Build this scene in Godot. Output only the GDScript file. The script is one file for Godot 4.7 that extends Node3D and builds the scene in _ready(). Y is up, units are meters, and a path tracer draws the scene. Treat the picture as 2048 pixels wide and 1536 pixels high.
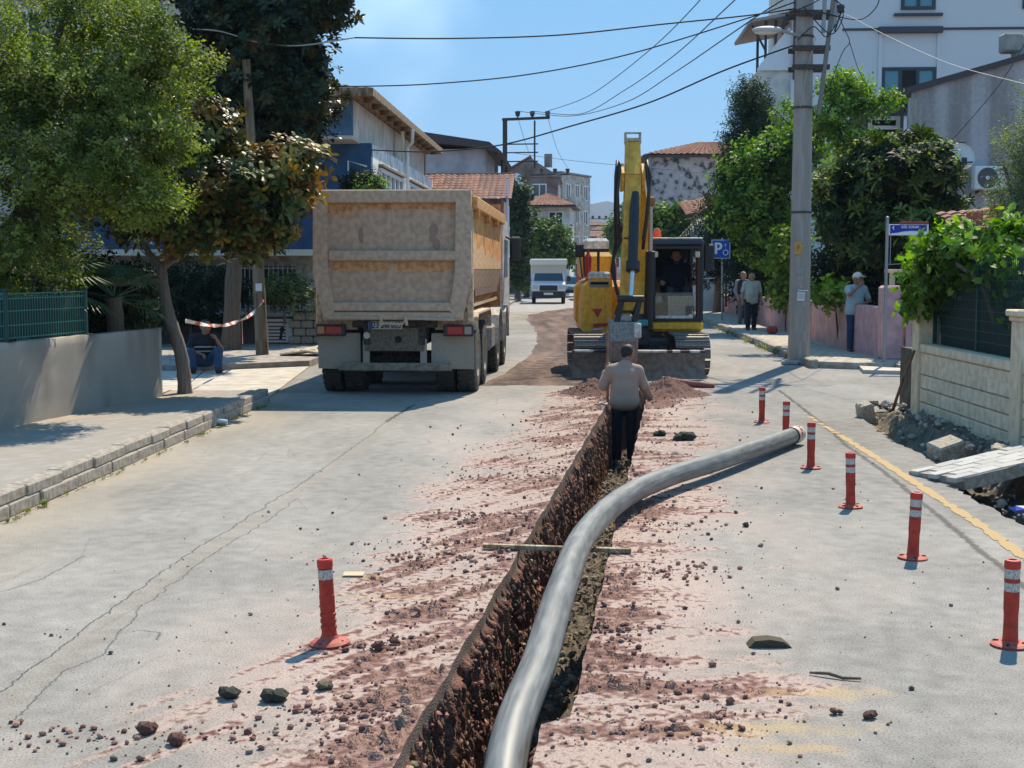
extends Node3D
# y up, metres; the street runs away along -z. «t» is distance ahead of the camera (t = -z).
var used := {}
var mats := {}
var tex := {}
var rng := RandomNumberGenerator.new()

class MB:
	var v := PackedVector3Array()
	var n := PackedVector3Array()
	var c := PackedColorArray()
	var u := PackedVector2Array()
	var col := Color.WHITE
	func put(p: Vector3, nn: Vector3, uv := Vector2.ZERO):
		v.append(p); n.append(nn); c.append(col); u.append(uv)
	func tri(a: Vector3, b: Vector3, d: Vector3, out := Vector3.ZERO):
		var nn := (b - a).cross(d - a)
		if nn.length_squared() < 1e-18:
			return
		nn = nn.normalized()
		if out != Vector3.ZERO and nn.dot(out) < 0:
			nn = -nn
			put(a, nn); put(b, nn); put(d, nn)
		else:
			put(a, nn); put(d, nn); put(b, nn)
	func quad(a: Vector3, b: Vector3, d: Vector3, e: Vector3, out := Vector3.ZERO):
		tri(a, b, d, out); tri(a, d, e, out)
	func uvquad(a: Vector3, b: Vector3, d: Vector3, e: Vector3):   # counter-clockwise from bottom left
		var nn := (b - a).cross(d - a).normalized()
		put(a, nn, Vector2(0, 1)); put(d, nn, Vector2(1, 0)); put(b, nn, Vector2(1, 1))
		put(a, nn, Vector2(0, 1)); put(e, nn, Vector2(0, 0)); put(d, nn, Vector2(1, 0))
	func box(at: Vector3, size: Vector3, ch := 0.0, bs := Basis()):
		var h := size * 0.5
		ch = minf(ch, minf(h.x, minf(h.y, h.z)) * 0.9)
		var o := bs.x * 0.0
		if ch <= 0.0:
			for ax in 3:
				for sg in [-1.0, 1.0]:
					var a1 := (ax + 1) % 3
					var a2 := (ax + 2) % 3
					var ps := []
					for k in [[-1, -1], [1, -1], [1, 1], [-1, 1]]:
						var p := Vector3()
						p[ax] = sg * h[ax]; p[a1] = k[0] * h[a1]; p[a2] = k[1] * h[a2]
						ps.append(at + bs * p)
					o = Vector3(); o[ax] = sg
					quad(ps[0], ps[1], ps[2], ps[3], bs * o)
			return
		var pt := func(sx: float, sy: float, sz: float, ax: int) -> Vector3:
			var p := Vector3(sx * (h.x - ch), sy * (h.y - ch), sz * (h.z - ch))
			p[ax] = [sx, sy, sz][ax] * h[ax]
			return at + bs * p
		for ax in 3:
			var a1 := (ax + 1) % 3
			var a2 := (ax + 2) % 3
			for sg in [-1.0, 1.0]:
				var ps := []
				for k in [[-1.0, -1.0], [1.0, -1.0], [1.0, 1.0], [-1.0, 1.0]]:
					var s := [0.0, 0.0, 0.0]
					s[ax] = sg; s[a1] = k[0]; s[a2] = k[1]
					ps.append(pt.call(s[0], s[1], s[2], ax))
				o = Vector3(); o[ax] = sg
				quad(ps[0], ps[1], ps[2], ps[3], bs * o)
				for sh in [-1.0, 1.0]:   # edge between +-ax and +-a1
					var s0 := [0.0, 0.0, 0.0]
					s0[ax] = sg; s0[a1] = sh; s0[a2] = -1.0
					var s1 := s0.duplicate(); s1[a2] = 1.0
					o = Vector3(); o[ax] = sg; o[a1] = sh
					quad(pt.call(s0[0], s0[1], s0[2], ax), pt.call(s1[0], s1[1], s1[2], ax), pt.call(s1[0], s1[1], s1[2], a1), pt.call(s0[0], s0[1], s0[2], a1), bs * o)
		for sx in [-1.0, 1.0]:
			for sy in [-1.0, 1.0]:
				for sz in [-1.0, 1.0]:
					tri(pt.call(sx, sy, sz, 0), pt.call(sx, sy, sz, 1), pt.call(sx, sy, sz, 2), bs * Vector3(sx, sy, sz))
	func bar(a: Vector3, b: Vector3, w: float, d: float, ch := 0.0, up := Vector3.UP):   # box from a to b
		var z := (b - a).normalized()
		if absf(z.dot(up)) > 0.99:
			up = Vector3.RIGHT
		var x := up.cross(z).normalized()
		box((a + b) * 0.5, Vector3(w, d, (b - a).length()), ch, Basis(x, z.cross(x), z))
	func tube(pts: PackedVector3Array, rads, sides := 8, caps := true):
		var k := pts.size()
		var ring := []
		var side := Vector3.UP
		var along := 0.0
		for i in k:
			var t := (pts[mini(i + 1, k - 1)] - pts[maxi(i - 1, 0)]).normalized()
			if i == 0:
				side = Vector3.UP.cross(t) if absf(t.y) < 0.95 else Vector3.RIGHT.cross(t)
			side = (side - t * side.dot(t)).normalized()
			var up := t.cross(side)
			var r: float = rads if not (rads is Array) else rads[i]
			var row := []
			if i > 0:
				along += pts[i].distance_to(pts[i - 1])
			for j in sides + 1:
				var a := TAU * j / sides
				var d := side * cos(a) + up * sin(a)
				row.append([pts[i] + d * r, d, Vector2(float(j) / sides, along)])
			ring.append(row)
		for i in k - 1:
			for j in sides:
				var a = ring[i][j]; var b = ring[i][j + 1]; var d = ring[i + 1][j + 1]; var e = ring[i + 1][j]
				for q in [a, d, b, a, e, d]:
					put(q[0], q[1], q[2])
		if caps:
			for i in [0, k - 1]:
				var out := (pts[0] - pts[1]) if i == 0 else (pts[k - 1] - pts[k - 2])
				for j in range(1, sides - 1):
					tri(ring[i][0][0], ring[i][j][0], ring[i][j + 1][0], out)
	func lathe(prof: Array, sides := 16, at := Vector3.ZERO, bs := Basis()):   # prof: [r, y] pairs from bottom to top
		for i in prof.size() - 1:
			var a: Array = prof[i]
			var b: Array = prof[i + 1]
			var sl := Vector2(b[1] - a[1], a[0] - b[0]).normalized()
			for j in sides:
				var q := []
				for k in [[a, j], [b, j], [b, j + 1], [a, j + 1]]:
					var an: float = TAU * k[1] / sides
					q.append([at + bs * Vector3(cos(an) * k[0][0], k[0][1], sin(an) * k[0][0]), bs * Vector3(cos(an) * sl.x, sl.y, sin(an) * sl.x), Vector2(float(k[1]) / sides, k[0][1])])
				for k in [0, 2, 1, 0, 3, 2]:
					if true:
						put(q[k][0], q[k][1], q[k][2])
	func prism(poly: PackedVector2Array, depth: float, xf := Transform3D()):   # poly in xy, extruded along z, centred
		var idx := Geometry2D.triangulate_polygon(poly)
		var hz := depth * 0.5
		for s in [-1.0, 1.0]:
			for i in range(0, idx.size(), 3):
				tri(xf * Vector3(poly[idx[i]].x, poly[idx[i]].y, hz * s), xf * Vector3(poly[idx[i + 1]].x, poly[idx[i + 1]].y, hz * s), xf * Vector3(poly[idx[i + 2]].x, poly[idx[i + 2]].y, hz * s), xf.basis.z * s)
		var area := 0.0
		for i in poly.size():
			area += poly[i].cross(poly[(i + 1) % poly.size()])
		for i in poly.size():
			var a := poly[i]
			var b := poly[(i + 1) % poly.size()]
			var o := Vector2(b.y - a.y, a.x - b.x) * signf(area)
			quad(xf * Vector3(a.x, a.y, -hz), xf * Vector3(b.x, b.y, -hz), xf * Vector3(b.x, b.y, hz), xf * Vector3(a.x, a.y, hz), xf.basis * Vector3(o.x, o.y, 0))
	func ball(at: Vector3, r: Vector3, seg := 10, rings := 6, bs := Basis()):
		for i in rings:
			for j in seg:
				var q := []
				for k in [[i, j], [i + 1, j], [i + 1, j + 1], [i, j + 1]]:
					var la: float = PI * k[0] / rings - PI / 2
					var lo: float = TAU * k[1] / seg
					var d := Vector3(cos(la) * cos(lo), sin(la), cos(la) * sin(lo))
					q.append([at + bs * (d * r), (bs * (d / r)).normalized()])
				for k in [0, 2, 1, 0, 3, 2]:
					put(q[k][0], q[k][1])
	func rock(at: Vector3, r: Vector3, g: RandomNumberGenerator):
		var ds := []
		for i in 14:
			ds.append(Vector3())
		var f := (1.0 + sqrt(5.0)) / 2.0
		var p := [Vector3(-1, f, 0), Vector3(1, f, 0), Vector3(-1, -f, 0), Vector3(1, -f, 0), Vector3(0, -1, f), Vector3(0, 1, f), Vector3(0, -1, -f), Vector3(0, 1, -f), Vector3(f, 0, -1), Vector3(f, 0, 1), Vector3(-f, 0, -1), Vector3(-f, 0, 1)]
		for i in 12:
			p[i] = at + p[i].normalized() * r * g.randf_range(0.72, 1.15)
		for q in [[0, 11, 5], [0, 5, 1], [0, 1, 7], [0, 7, 10], [0, 10, 11], [1, 5, 9], [5, 11, 4], [11, 10, 2], [10, 7, 6], [7, 1, 8], [3, 9, 4], [3, 4, 2], [3, 2, 6], [3, 6, 8], [3, 8, 9], [4, 9, 5], [2, 4, 11], [6, 2, 10], [8, 6, 7], [9, 8, 1]]:
			tri(p[q[0]], p[q[1]], p[q[2]], (p[q[0]] + p[q[1]] + p[q[2]]) / 3.0 - at)
	func mesh() -> ArrayMesh:
		var a := []
		a.resize(Mesh.ARRAY_MAX)
		a[Mesh.ARRAY_VERTEX] = v; a[Mesh.ARRAY_NORMAL] = n; a[Mesh.ARRAY_COLOR] = c; a[Mesh.ARRAY_TEX_UV] = u
		var m := ArrayMesh.new()
		m.add_surface_from_arrays(Mesh.PRIMITIVE_TRIANGLES, a)
		return m

func numbered(called: String) -> String:
	var k: int = used.get(called, 0)
	used[called] = k + 1
	return called if k == 0 else "%s_%03d" % [called, k]

func tag(o: Node3D, label: String, category: String, group := "", kind := "") -> Node3D:
	if label: o.set_meta("label", label)
	if category: o.set_meta("category", category)
	if group: o.set_meta("group", group)
	if kind: o.set_meta("kind", kind)
	return o

func thing(called: String, label: String, category: String, at := Vector3.ZERO, turn := 0.0, group := "") -> Node3D:
	var o := Node3D.new()
	o.name = numbered(called)
	add_child(o)
	o.position = at
	o.rotation.y = turn
	return tag(o, label, category, group)

func obj(called: String, b, m: Material, parent: Node = null, at := Vector3.ZERO) -> MeshInstance3D:
	var o := MeshInstance3D.new()
	o.mesh = b.mesh() if b is MB else b
	o.material_override = m
	o.position = at
	if parent:
		o.name = called
		parent.add_child(o, true)
	else:
		o.name = numbered(called)
		add_child(o)
	return o

func setting(called: String, b, m: Material, kind := "structure") -> MeshInstance3D:
	var o := obj(called, b, m)
	o.set_meta("kind", kind)
	return o

func dup(o: Node3D, label: String, at: Vector3, turn := 0.0) -> Node3D:
	var r: Node3D = o.duplicate()
	var root_name := String(o.name)
	if root_name.right(4).begins_with("_") and root_name.right(3).is_valid_int(): root_name = root_name.left(-4)
	r.name = numbered(root_name)
	add_child(r)
	r.position = at
	r.rotation.y = turn
	r.set_meta("label", label)
	return r

# a grid surface: at(i, j) gives the point, tint(i, j) the colour; «flip» turns its front side round
func grid(nu: int, nv: int, at: Callable, tint: Callable, flip := false) -> ArrayMesh:
	var p := PackedVector3Array()
	var cs := PackedColorArray()
	for j in nv:
		for i in nu:
			p.append(at.call(i, j))
			cs.append(tint.call(i, j))
	var nn := PackedVector3Array()
	for j in nv:
		for i in nu:
			var a := p[j * nu + mini(i + 1, nu - 1)] - p[j * nu + maxi(i - 1, 0)]
			var b := p[mini(j + 1, nv - 1) * nu + i] - p[maxi(j - 1, 0) * nu + i]
			nn.append((b.cross(a) if flip else a.cross(b)).normalized())
	var ix := PackedInt32Array()
	for j in nv - 1:
		for i in nu - 1:
			var q := j * nu + i
			if flip:
				ix.append_array(PackedInt32Array([q, q + 1, q + nu + 1, q, q + nu + 1, q + nu]))
			else:
				ix.append_array(PackedInt32Array([q, q + nu + 1, q + 1, q, q + nu, q + nu + 1]))
	var arr := []
	arr.resize(Mesh.ARRAY_MAX)
	arr[Mesh.ARRAY_VERTEX] = p; arr[Mesh.ARRAY_NORMAL] = nn; arr[Mesh.ARRAY_COLOR] = cs; arr[Mesh.ARRAY_INDEX] = ix
	var m := ArrayMesh.new()
	m.add_surface_from_arrays(Mesh.PRIMITIVE_TRIANGLES, arr)
	return m

func lin(r: float, g: float, b: float) -> Color:   # linear base colour to the sRGB value that a material takes
	return Color(r, g, b).linear_to_srgb()

func hx(s: String) -> Color:
	return Color(s)

func mat(key: String, col: Color, rough := 0.8, metal := 0.0, tx := "", scale := 1.0, bump := 0.0) -> StandardMaterial3D:
	if mats.has(key):
		return mats[key]
	var m := StandardMaterial3D.new()
	m.resource_name = key
	m.albedo_color = col
	m.roughness = rough
	m.metallic = metal
	if tx:
		m.albedo_texture = tex[tx]
		m.uv1_triplanar = true
		m.uv1_scale = Vector3.ONE * scale
		if bump > 0:
			m.heightmap_enabled = true
			m.heightmap_texture = tex[tx]
			m.heightmap_scale = bump
	mats[key] = m
	return m

func vmat(key: String, rough := 0.9, tx := "", scale := 1.0, bump := 0.0) -> StandardMaterial3D:   # takes vertex colours
	var m := mat(key, Color.WHITE, rough, 0.0, tx, scale, bump)
	m.vertex_color_use_as_albedo = true
	return m

func noise(sd: int, freq: float, oct := 4, type := FastNoiseLite.TYPE_SIMPLEX_SMOOTH, ridged := false) -> FastNoiseLite:
	var f := FastNoiseLite.new()
	f.seed = sd
	f.noise_type = type
	f.frequency = freq
	f.fractal_type = FastNoiseLite.FRACTAL_RIDGED if ridged else FastNoiseLite.FRACTAL_FBM
	f.fractal_octaves = oct
	return f

func noise_tex(key: String, sd: int, freq: float, oct: int, stops: Array, size := 512, type := FastNoiseLite.TYPE_SIMPLEX_SMOOTH, ridged := false):
	var t := NoiseTexture2D.new()
	t.width = size; t.height = size
	t.seamless = true
	t.noise = noise(sd, freq, oct, type, ridged)
	var g := Gradient.new()
	g.offsets = PackedFloat32Array(stops.map(func(s): return s[0]))
	g.colors = PackedColorArray(stops.map(func(s): return s[1]))
	t.color_ramp = g
	tex[key] = t

func streak_tex(key: String, sd: int, lo: Color, hi: Color, w := 256, h := 12):
	var im: Image = noise(sd, 0.06, 4).get_seamless_image(w, h)
	im.resize(256, 256, Image.INTERPOLATE_CUBIC)
	var fine: Image = noise(sd + 1, 0.2, 3).get_seamless_image(256, 256)
	var out := Image.create(256, 256, false, Image.FORMAT_RGB8)
	for y in 256:
		for x in 256:
			var k := clampf(im.get_pixel(x, y).r * 0.75 + fine.get_pixel(x, y).r * 0.25, 0, 1)
			out.set_pixel(x, y, lo.lerp(hi, smoothstep(0.2, 0.8, k)))
	tex[key] = ImageTexture.create_from_image(out)

func gray(k: float) -> Color:
	return Color(k, k, k)

func make_textures():
	noise_tex("grain", 3, 0.09, 4, [[0.0, gray(0.62)], [0.5, gray(0.88)], [1.0, gray(1.0)]])
	noise_tex("blotch", 5, 0.012, 5, [[0.15, gray(0.86)], [0.5, gray(0.94)], [0.85, gray(1.0)]])
	noise_tex("dirt", 7, 0.014, 5, [[0.2, Color(0.80, 0.76, 0.72)], [0.45, Color(0.92, 0.90, 0.875)], [0.75, Color(1, 1, 1)]])
	noise_tex("rust", 9, 0.02, 5, [[0.22, Color(0.55, 0.43, 0.36)], [0.36, Color(0.84, 0.79, 0.74)], [0.6, Color(1, 1, 1)]])
	noise_tex("speck", 11, 0.25, 3, [[0.1, gray(0.55)], [0.4, gray(0.85)], [0.9, gray(1.0)]])
	noise_tex("soil", 13, 0.05, 5, [[0.15, Color(0.45, 0.42, 0.42)], [0.5, Color(0.8, 0.78, 0.76)], [0.8, Color(1, 1, 1)]])
	noise_tex("roof", 17, 0.06, 4, [[0.1, Color(0.55, 0.5, 0.5)], [0.5, Color(0.85, 0.83, 0.8)], [0.9, Color(1, 1, 1)]], 256)
	streak_tex("streak", 21, Color(0.84, 0.82, 0.80), Color(1, 1, 1))
	streak_tex("drip", 25, Color(0.80, 0.77, 0.75), Color(1, 1, 1), 128, 6)
	streak_tex("wood", 27, Color(0.6, 0.52, 0.42), Color(1, 0.97, 0.9), 128, 6)
func _ready():
	rng.seed = 4711
	var cam := Camera3D.new()
	cam.name = "camera"
	cam.fov = 31.756
	cam.near = 0.1
	cam.far = 9000.0
	cam.position = Vector3(0, 1.93, 0)
	cam.rotation.x = deg_to_rad(-4.869)
	add_child(cam)
	cam.current = true
	var sky := ProceduralSkyMaterial.new()
	sky.sky_top_color = lin(0.11, 0.345, 0.66)
	sky.sky_horizon_color = lin(0.31, 0.52, 0.71)
	sky.sky_curve = 0.15
	sky.ground_bottom_color = lin(0.24, 0.22, 0.19)
	sky.ground_horizon_color = lin(0.40, 0.42, 0.42)
	sky.sun_angle_max = 12.0
	sky.sky_cover = clouds()
	sky.sky_cover_modulate = Color(1, 1, 1, 0.6)
	var env := Environment.new()
	env.background_mode = Environment.BG_SKY
	env.sky = Sky.new()
	env.sky.sky_material = sky
	env.background_energy_multiplier = 0.95
	env.tonemap_mode = Environment.TONE_MAPPER_LINEAR
	env.tonemap_exposure = 1.48
	env.sdfgi_enabled = true
	env.ssao_enabled = true
	env.ssil_enabled = true
	env.fog_enabled = true
	env.fog_light_color = Color(0.78, 0.87, 1.0)
	env.fog_density = 0.0002
	var we := WorldEnvironment.new()
	we.name = "daylight"
	we.environment = env
	add_child(we)
	var sun := DirectionalLight3D.new()
	sun.name = "sun"
	sun.light_energy = 1.6
	sun.light_color = Color(1.0, 0.945, 0.85)
	sun.light_angular_distance = 0.5
	sun.shadow_enabled = true
	add_child(sun)
	sun.look_at_from_position(Vector3(0.40, 1.46, -1.0) * 10.0, Vector3.ZERO)
	make_textures()
	build_ground()
	build_trench()
	build_left_side()
	build_right_side()
	build_far()
	build_trees()
	build_poles()
	build_truck()
	build_excavator()
	build_small()
	build_people()

func clouds() -> ImageTexture:
	var im: Image = noise(77, 0.012, 5).get_seamless_image(1024, 512)
	var out := Image.create(1024, 512, false, Image.FORMAT_RGBA8)
	for y in 512:
		for x in 1024:
			var k := smoothstep(0.6, 0.92, im.get_pixel(x, y).r)
			out.set_pixel(x, y, Color(1, 1, 1, k * 0.7))
	return ImageTexture.create_from_image(out)

func edge_l(t: float) -> float:
	return -0.47 + 0.129 * (t - 5.09) + 0.006 * sin(t * 5.3) + 0.003 * sin(t * 17.0 + 1.0)

func edge_r(t: float) -> float:
	return 0.18 + 0.122 * (t - 5.09) + 0.006 * sin(t * 6.1 + 2.0) + 0.003 * sin(t * 19.0) - (0.11 if t < 5.66 else 0.0)

func along(line: Array, t: float) -> float:   # x of a polyline of [t, x] pairs
	for i in line.size() - 1:
		if t <= line[i + 1][0] or i == line.size() - 2:
			return lerpf(line[i][1], line[i + 1][1], clampf((t - line[i][0]) / (line[i + 1][0] - line[i][0]), 0, 1))
	return 0.0

const ROAD_EDGE := [[1.0, 3.75], [8.0, 3.78], [9.9, 3.86], [11.6, 3.9], [13.4, 4.22], [14.4, 4.28], [15.2, 4.3], [17.0, 4.5], [18.1, 4.62], [18.5, 5.3], [18.6, 5.6]]
const TRENCH_END := 21.4
var n_road := noise(101, 0.45, 4)
var n_fine := noise(102, 2.3, 4)
var n_crumb := noise(105, 14.0, 3)
var n_big := noise(103, 0.13, 3)
var n_streak := noise(104, 1.0, 4)

func dirt_amount(x: float, t: float) -> float:   # 0..1, how much red dust lies on the asphalt
	var d := 0.0
	var raw := 0.0
	if t < 23.0:
		d = maxf(edge_l(t) - x, x - edge_r(t))
		var left := x < edge_l(t)
		# the soil was dragged off square to the trench in bowed strokes
		var bow := d * d * (0.3 if left else -0.2) + (1.5 * d if left else 0.15 * sin(t * 1.3) * d)
		var st := n_streak.get_noise_2d((t + bow) * (2.6 if left else 3.4), d * 0.9 + (50.0 if left else 0.0))
		var spread := (0.78 if left else 0.5) + 0.34 * n_big.get_noise_2d(t * 5.0, 9.0 if left else 30.0) + (0.2 if t < 7.5 else 0.0)
		raw = (0.72 - d / spread * 0.42 + st * 0.85 + 0.85 * n_road.get_noise_2d(x * 1.7, t * 1.7)) * smoothstep(1.6, 0.7, d)
	return clampf(raw, 0.0, 1.0)

func road_colour(x: float, t: float) -> Color:
	var big := n_big.get_noise_2d(x, t)
	var mid := n_road.get_noise_2d(x * 1.6, t * 0.9)
	var fine := n_fine.get_noise_2d(x * 2.0, t * 2.0)
	var k := 0.258 + 0.06 * big + 0.055 * mid + 0.05 * fine + 0.03 * n_crumb.get_noise_2d(x * 0.4, t * 0.4)
	var c := Vector3(1.04, 0.985, 0.905) * k
	# dust blown against the left kerb, tan
	var kl := x - (-3.91 + 0.043 * (t - 10.19))
	if kl < 1.2 and t < 21.0:
		var e := clampf(1.0 - kl / 0.85 + 0.55 * mid, 0.0, 1.0) * 0.65
		c = c.lerp(Vector3(0.42, 0.355, 0.27), e)
	# pink dust spread thin by wheels, thicker towards the camera
	var dd := maxf(edge_l(t) - x, x - edge_r(t))
	var thin := clampf(0.95 - dd / 1.7 + 0.9 * mid + 0.3 * big, 0.0, 1.0) * 0.42
	if t > 23.0: thin *= clampf((30.0 - t) / 6.0, 0.0, 1.0)
	c = c.lerp(Vector3(0.42, 0.315, 0.265), thin)
	if t < 23.0 and dd < 2.0:
		var a := dirt_amount(x, t)
		var crumb := n_crumb.get_noise_2d(x, t)
		var dust := clampf(1.25 - dd / 0.75 + 0.5 * mid + 0.25 * fine, 0.0, 1.0)
		c = c.lerp(Vector3(0.445, 0.325, 0.275), maxf(dust * 0.7, smoothstep(0.06, 0.45, a) * 0.8))
		c = c.lerp(Vector3(0.165, 0.072, 0.058), smoothstep(0.42, 0.78, a + 0.35 * fine + 0.5 * crumb) * 0.72)
		c = c.lerp(Vector3(0.11, 0.05, 0.042), smoothstep(0.28, 0.42, crumb + 0.25 * a) * clampf(a * 1.6 + dust * 0.3, 0.0, 1.0) * 0.8)
	# wheel polish on the left lane
	var lane := absf(fmod(absf(x + 1.1 - 0.05 * t) , 1.9) - 0.95)
	c *= 1.0 + 0.05 * smoothstep(0.35, 0.8, lane)
	# filled cut beside the long crack
	# ochre smears near the camera
	for o in [[1.12, 5.55, 0.34, 0.10], [1.38, 6.02, 0.42, 0.07], [-0.95, 8.35, 0.3, 0.07], [1.15, 5.3, 0.2, 0.06], [-0.75, 7.85, 0.3, 0.08]]:
		var q := Vector2((x - o[0]) / o[2], (t - o[1]) / o[3])
		var e := clampf(1.25 - q.length() + 0.9 * mid + 0.9 * fine, 0.0, 1.0)
		c = c.lerp(Vector3(0.46, 0.33, 0.16), e * 0.5)
	return Color(clampf(c.x, 0, 1), clampf(c.y, 0, 1), clampf(c.z, 0, 1))

func stamp(im: Image, x0: float, t0: float, sx: float, st: float, pts: Array, half: float, dark: float, sd: int, wob := 0.02, tone := Color(0.07, 0.06, 0.05)):
	var g := RandomNumberGenerator.new()
	g.seed = sd
	var w := im.get_width()
	var h := im.get_height()
	var wx := 0.0
	for i in pts.size() - 1:
		var a: Vector2 = pts[i]
		var b: Vector2 = pts[i + 1]
		var steps := int(a.distance_to(b) / 0.004)
		for s in steps:
			wx = clampf(wx + g.randf_range(-1, 1) * 0.0045, -wob, wob)
			var p := a.lerp(b, float(s) / steps)
			var hw := half * g.randf_range(0.4, 1.3)
			var px := int((p.x + wx - hw - x0) * sx)
			var pw := maxi(1, int(2.0 * hw * sx))
			var py := int((p.y - t0) * st)
			if py < 0 or py >= h: continue
			for k in pw:
				var q := px + k
				if q < 0 or q >= w: continue
				im.set_pixel(q, py, im.get_pixel(q, py).lerp(tone, dark))

func road_image(w: int, h: int, x0: float, x1: float, t0: float, t1: float) -> Image:
	var im := Image.create(w, h, false, Image.FORMAT_RGB8)
	for j in h:
		for i in w:
			im.set_pixel(i, j, road_colour(lerpf(x0, x1, (i + 0.5) / w), lerpf(t0, t1, (j + 0.5) / h)).linear_to_srgb())
	return im

func road_material(im: Image, key: String) -> StandardMaterial3D:
	var m := StandardMaterial3D.new()
	m.resource_name = key
	m.albedo_texture = ImageTexture.create_from_image(im)
	m.roughness = 0.92
	m.metallic_specular = 0.3
	m.detail_enabled = true
	m.detail_albedo = tex["asphalt"]
	m.detail_blend_mode = BaseMaterial3D.BLEND_MODE_MUL
	m.detail_uv_layer = BaseMaterial3D.DETAIL_UV_2
	return m

func strip(ts: Array, lo: Callable, hi: Callable, x0: float, x1: float, t0: float, t1: float, y := 0.0) -> ArrayMesh:
	var b := MB.new()
	for i in ts.size() - 1:
		var a: float = ts[i]
		var d: float = ts[i + 1]
		var q := [[lo.call(a), a], [hi.call(a), a], [hi.call(d), d], [lo.call(d), d]]
		for k in [0, 2, 1, 0, 3, 2]:
			b.put(Vector3(q[k][0], y, -q[k][1]), Vector3.UP, Vector2((q[k][0] - x0) / (x1 - x0), (q[k][1] - t0) / (t1 - t0)))
	var second := PackedVector2Array()
	for p in b.v: second.append(Vector2(p.x, p.z) * 0.8)
	var a := []
	a.resize(Mesh.ARRAY_MAX)
	a[Mesh.ARRAY_VERTEX] = b.v; a[Mesh.ARRAY_NORMAL] = b.n; a[Mesh.ARRAY_TEX_UV] = b.u; a[Mesh.ARRAY_TEX_UV2] = second
	var m := ArrayMesh.new()
	m.add_surface_from_arrays(Mesh.PRIMITIVE_TRIANGLES, a)
	return m

func span(a: float, b: float, step: float) -> Array:
	var r := []
	var k := int(ceil((b - a) / step))
	for i in k + 1:
		r.append(lerpf(a, b, float(i) / k))
	return r

func sheet(poly: PackedVector2Array, y0: float, y1: float) -> MB:   # poly in (x, t); a slab from y0 up to y1
	var b := MB.new()
	var flipped := PackedVector2Array()
	for p in poly: flipped.append(Vector2(p.x, p.y))
	b.prism(flipped, y1 - y0, Transform3D(Basis(Vector3.RIGHT, Vector3.FORWARD, Vector3.UP), Vector3(0, (y0 + y1) * 0.5, 0)))
	return b

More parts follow.
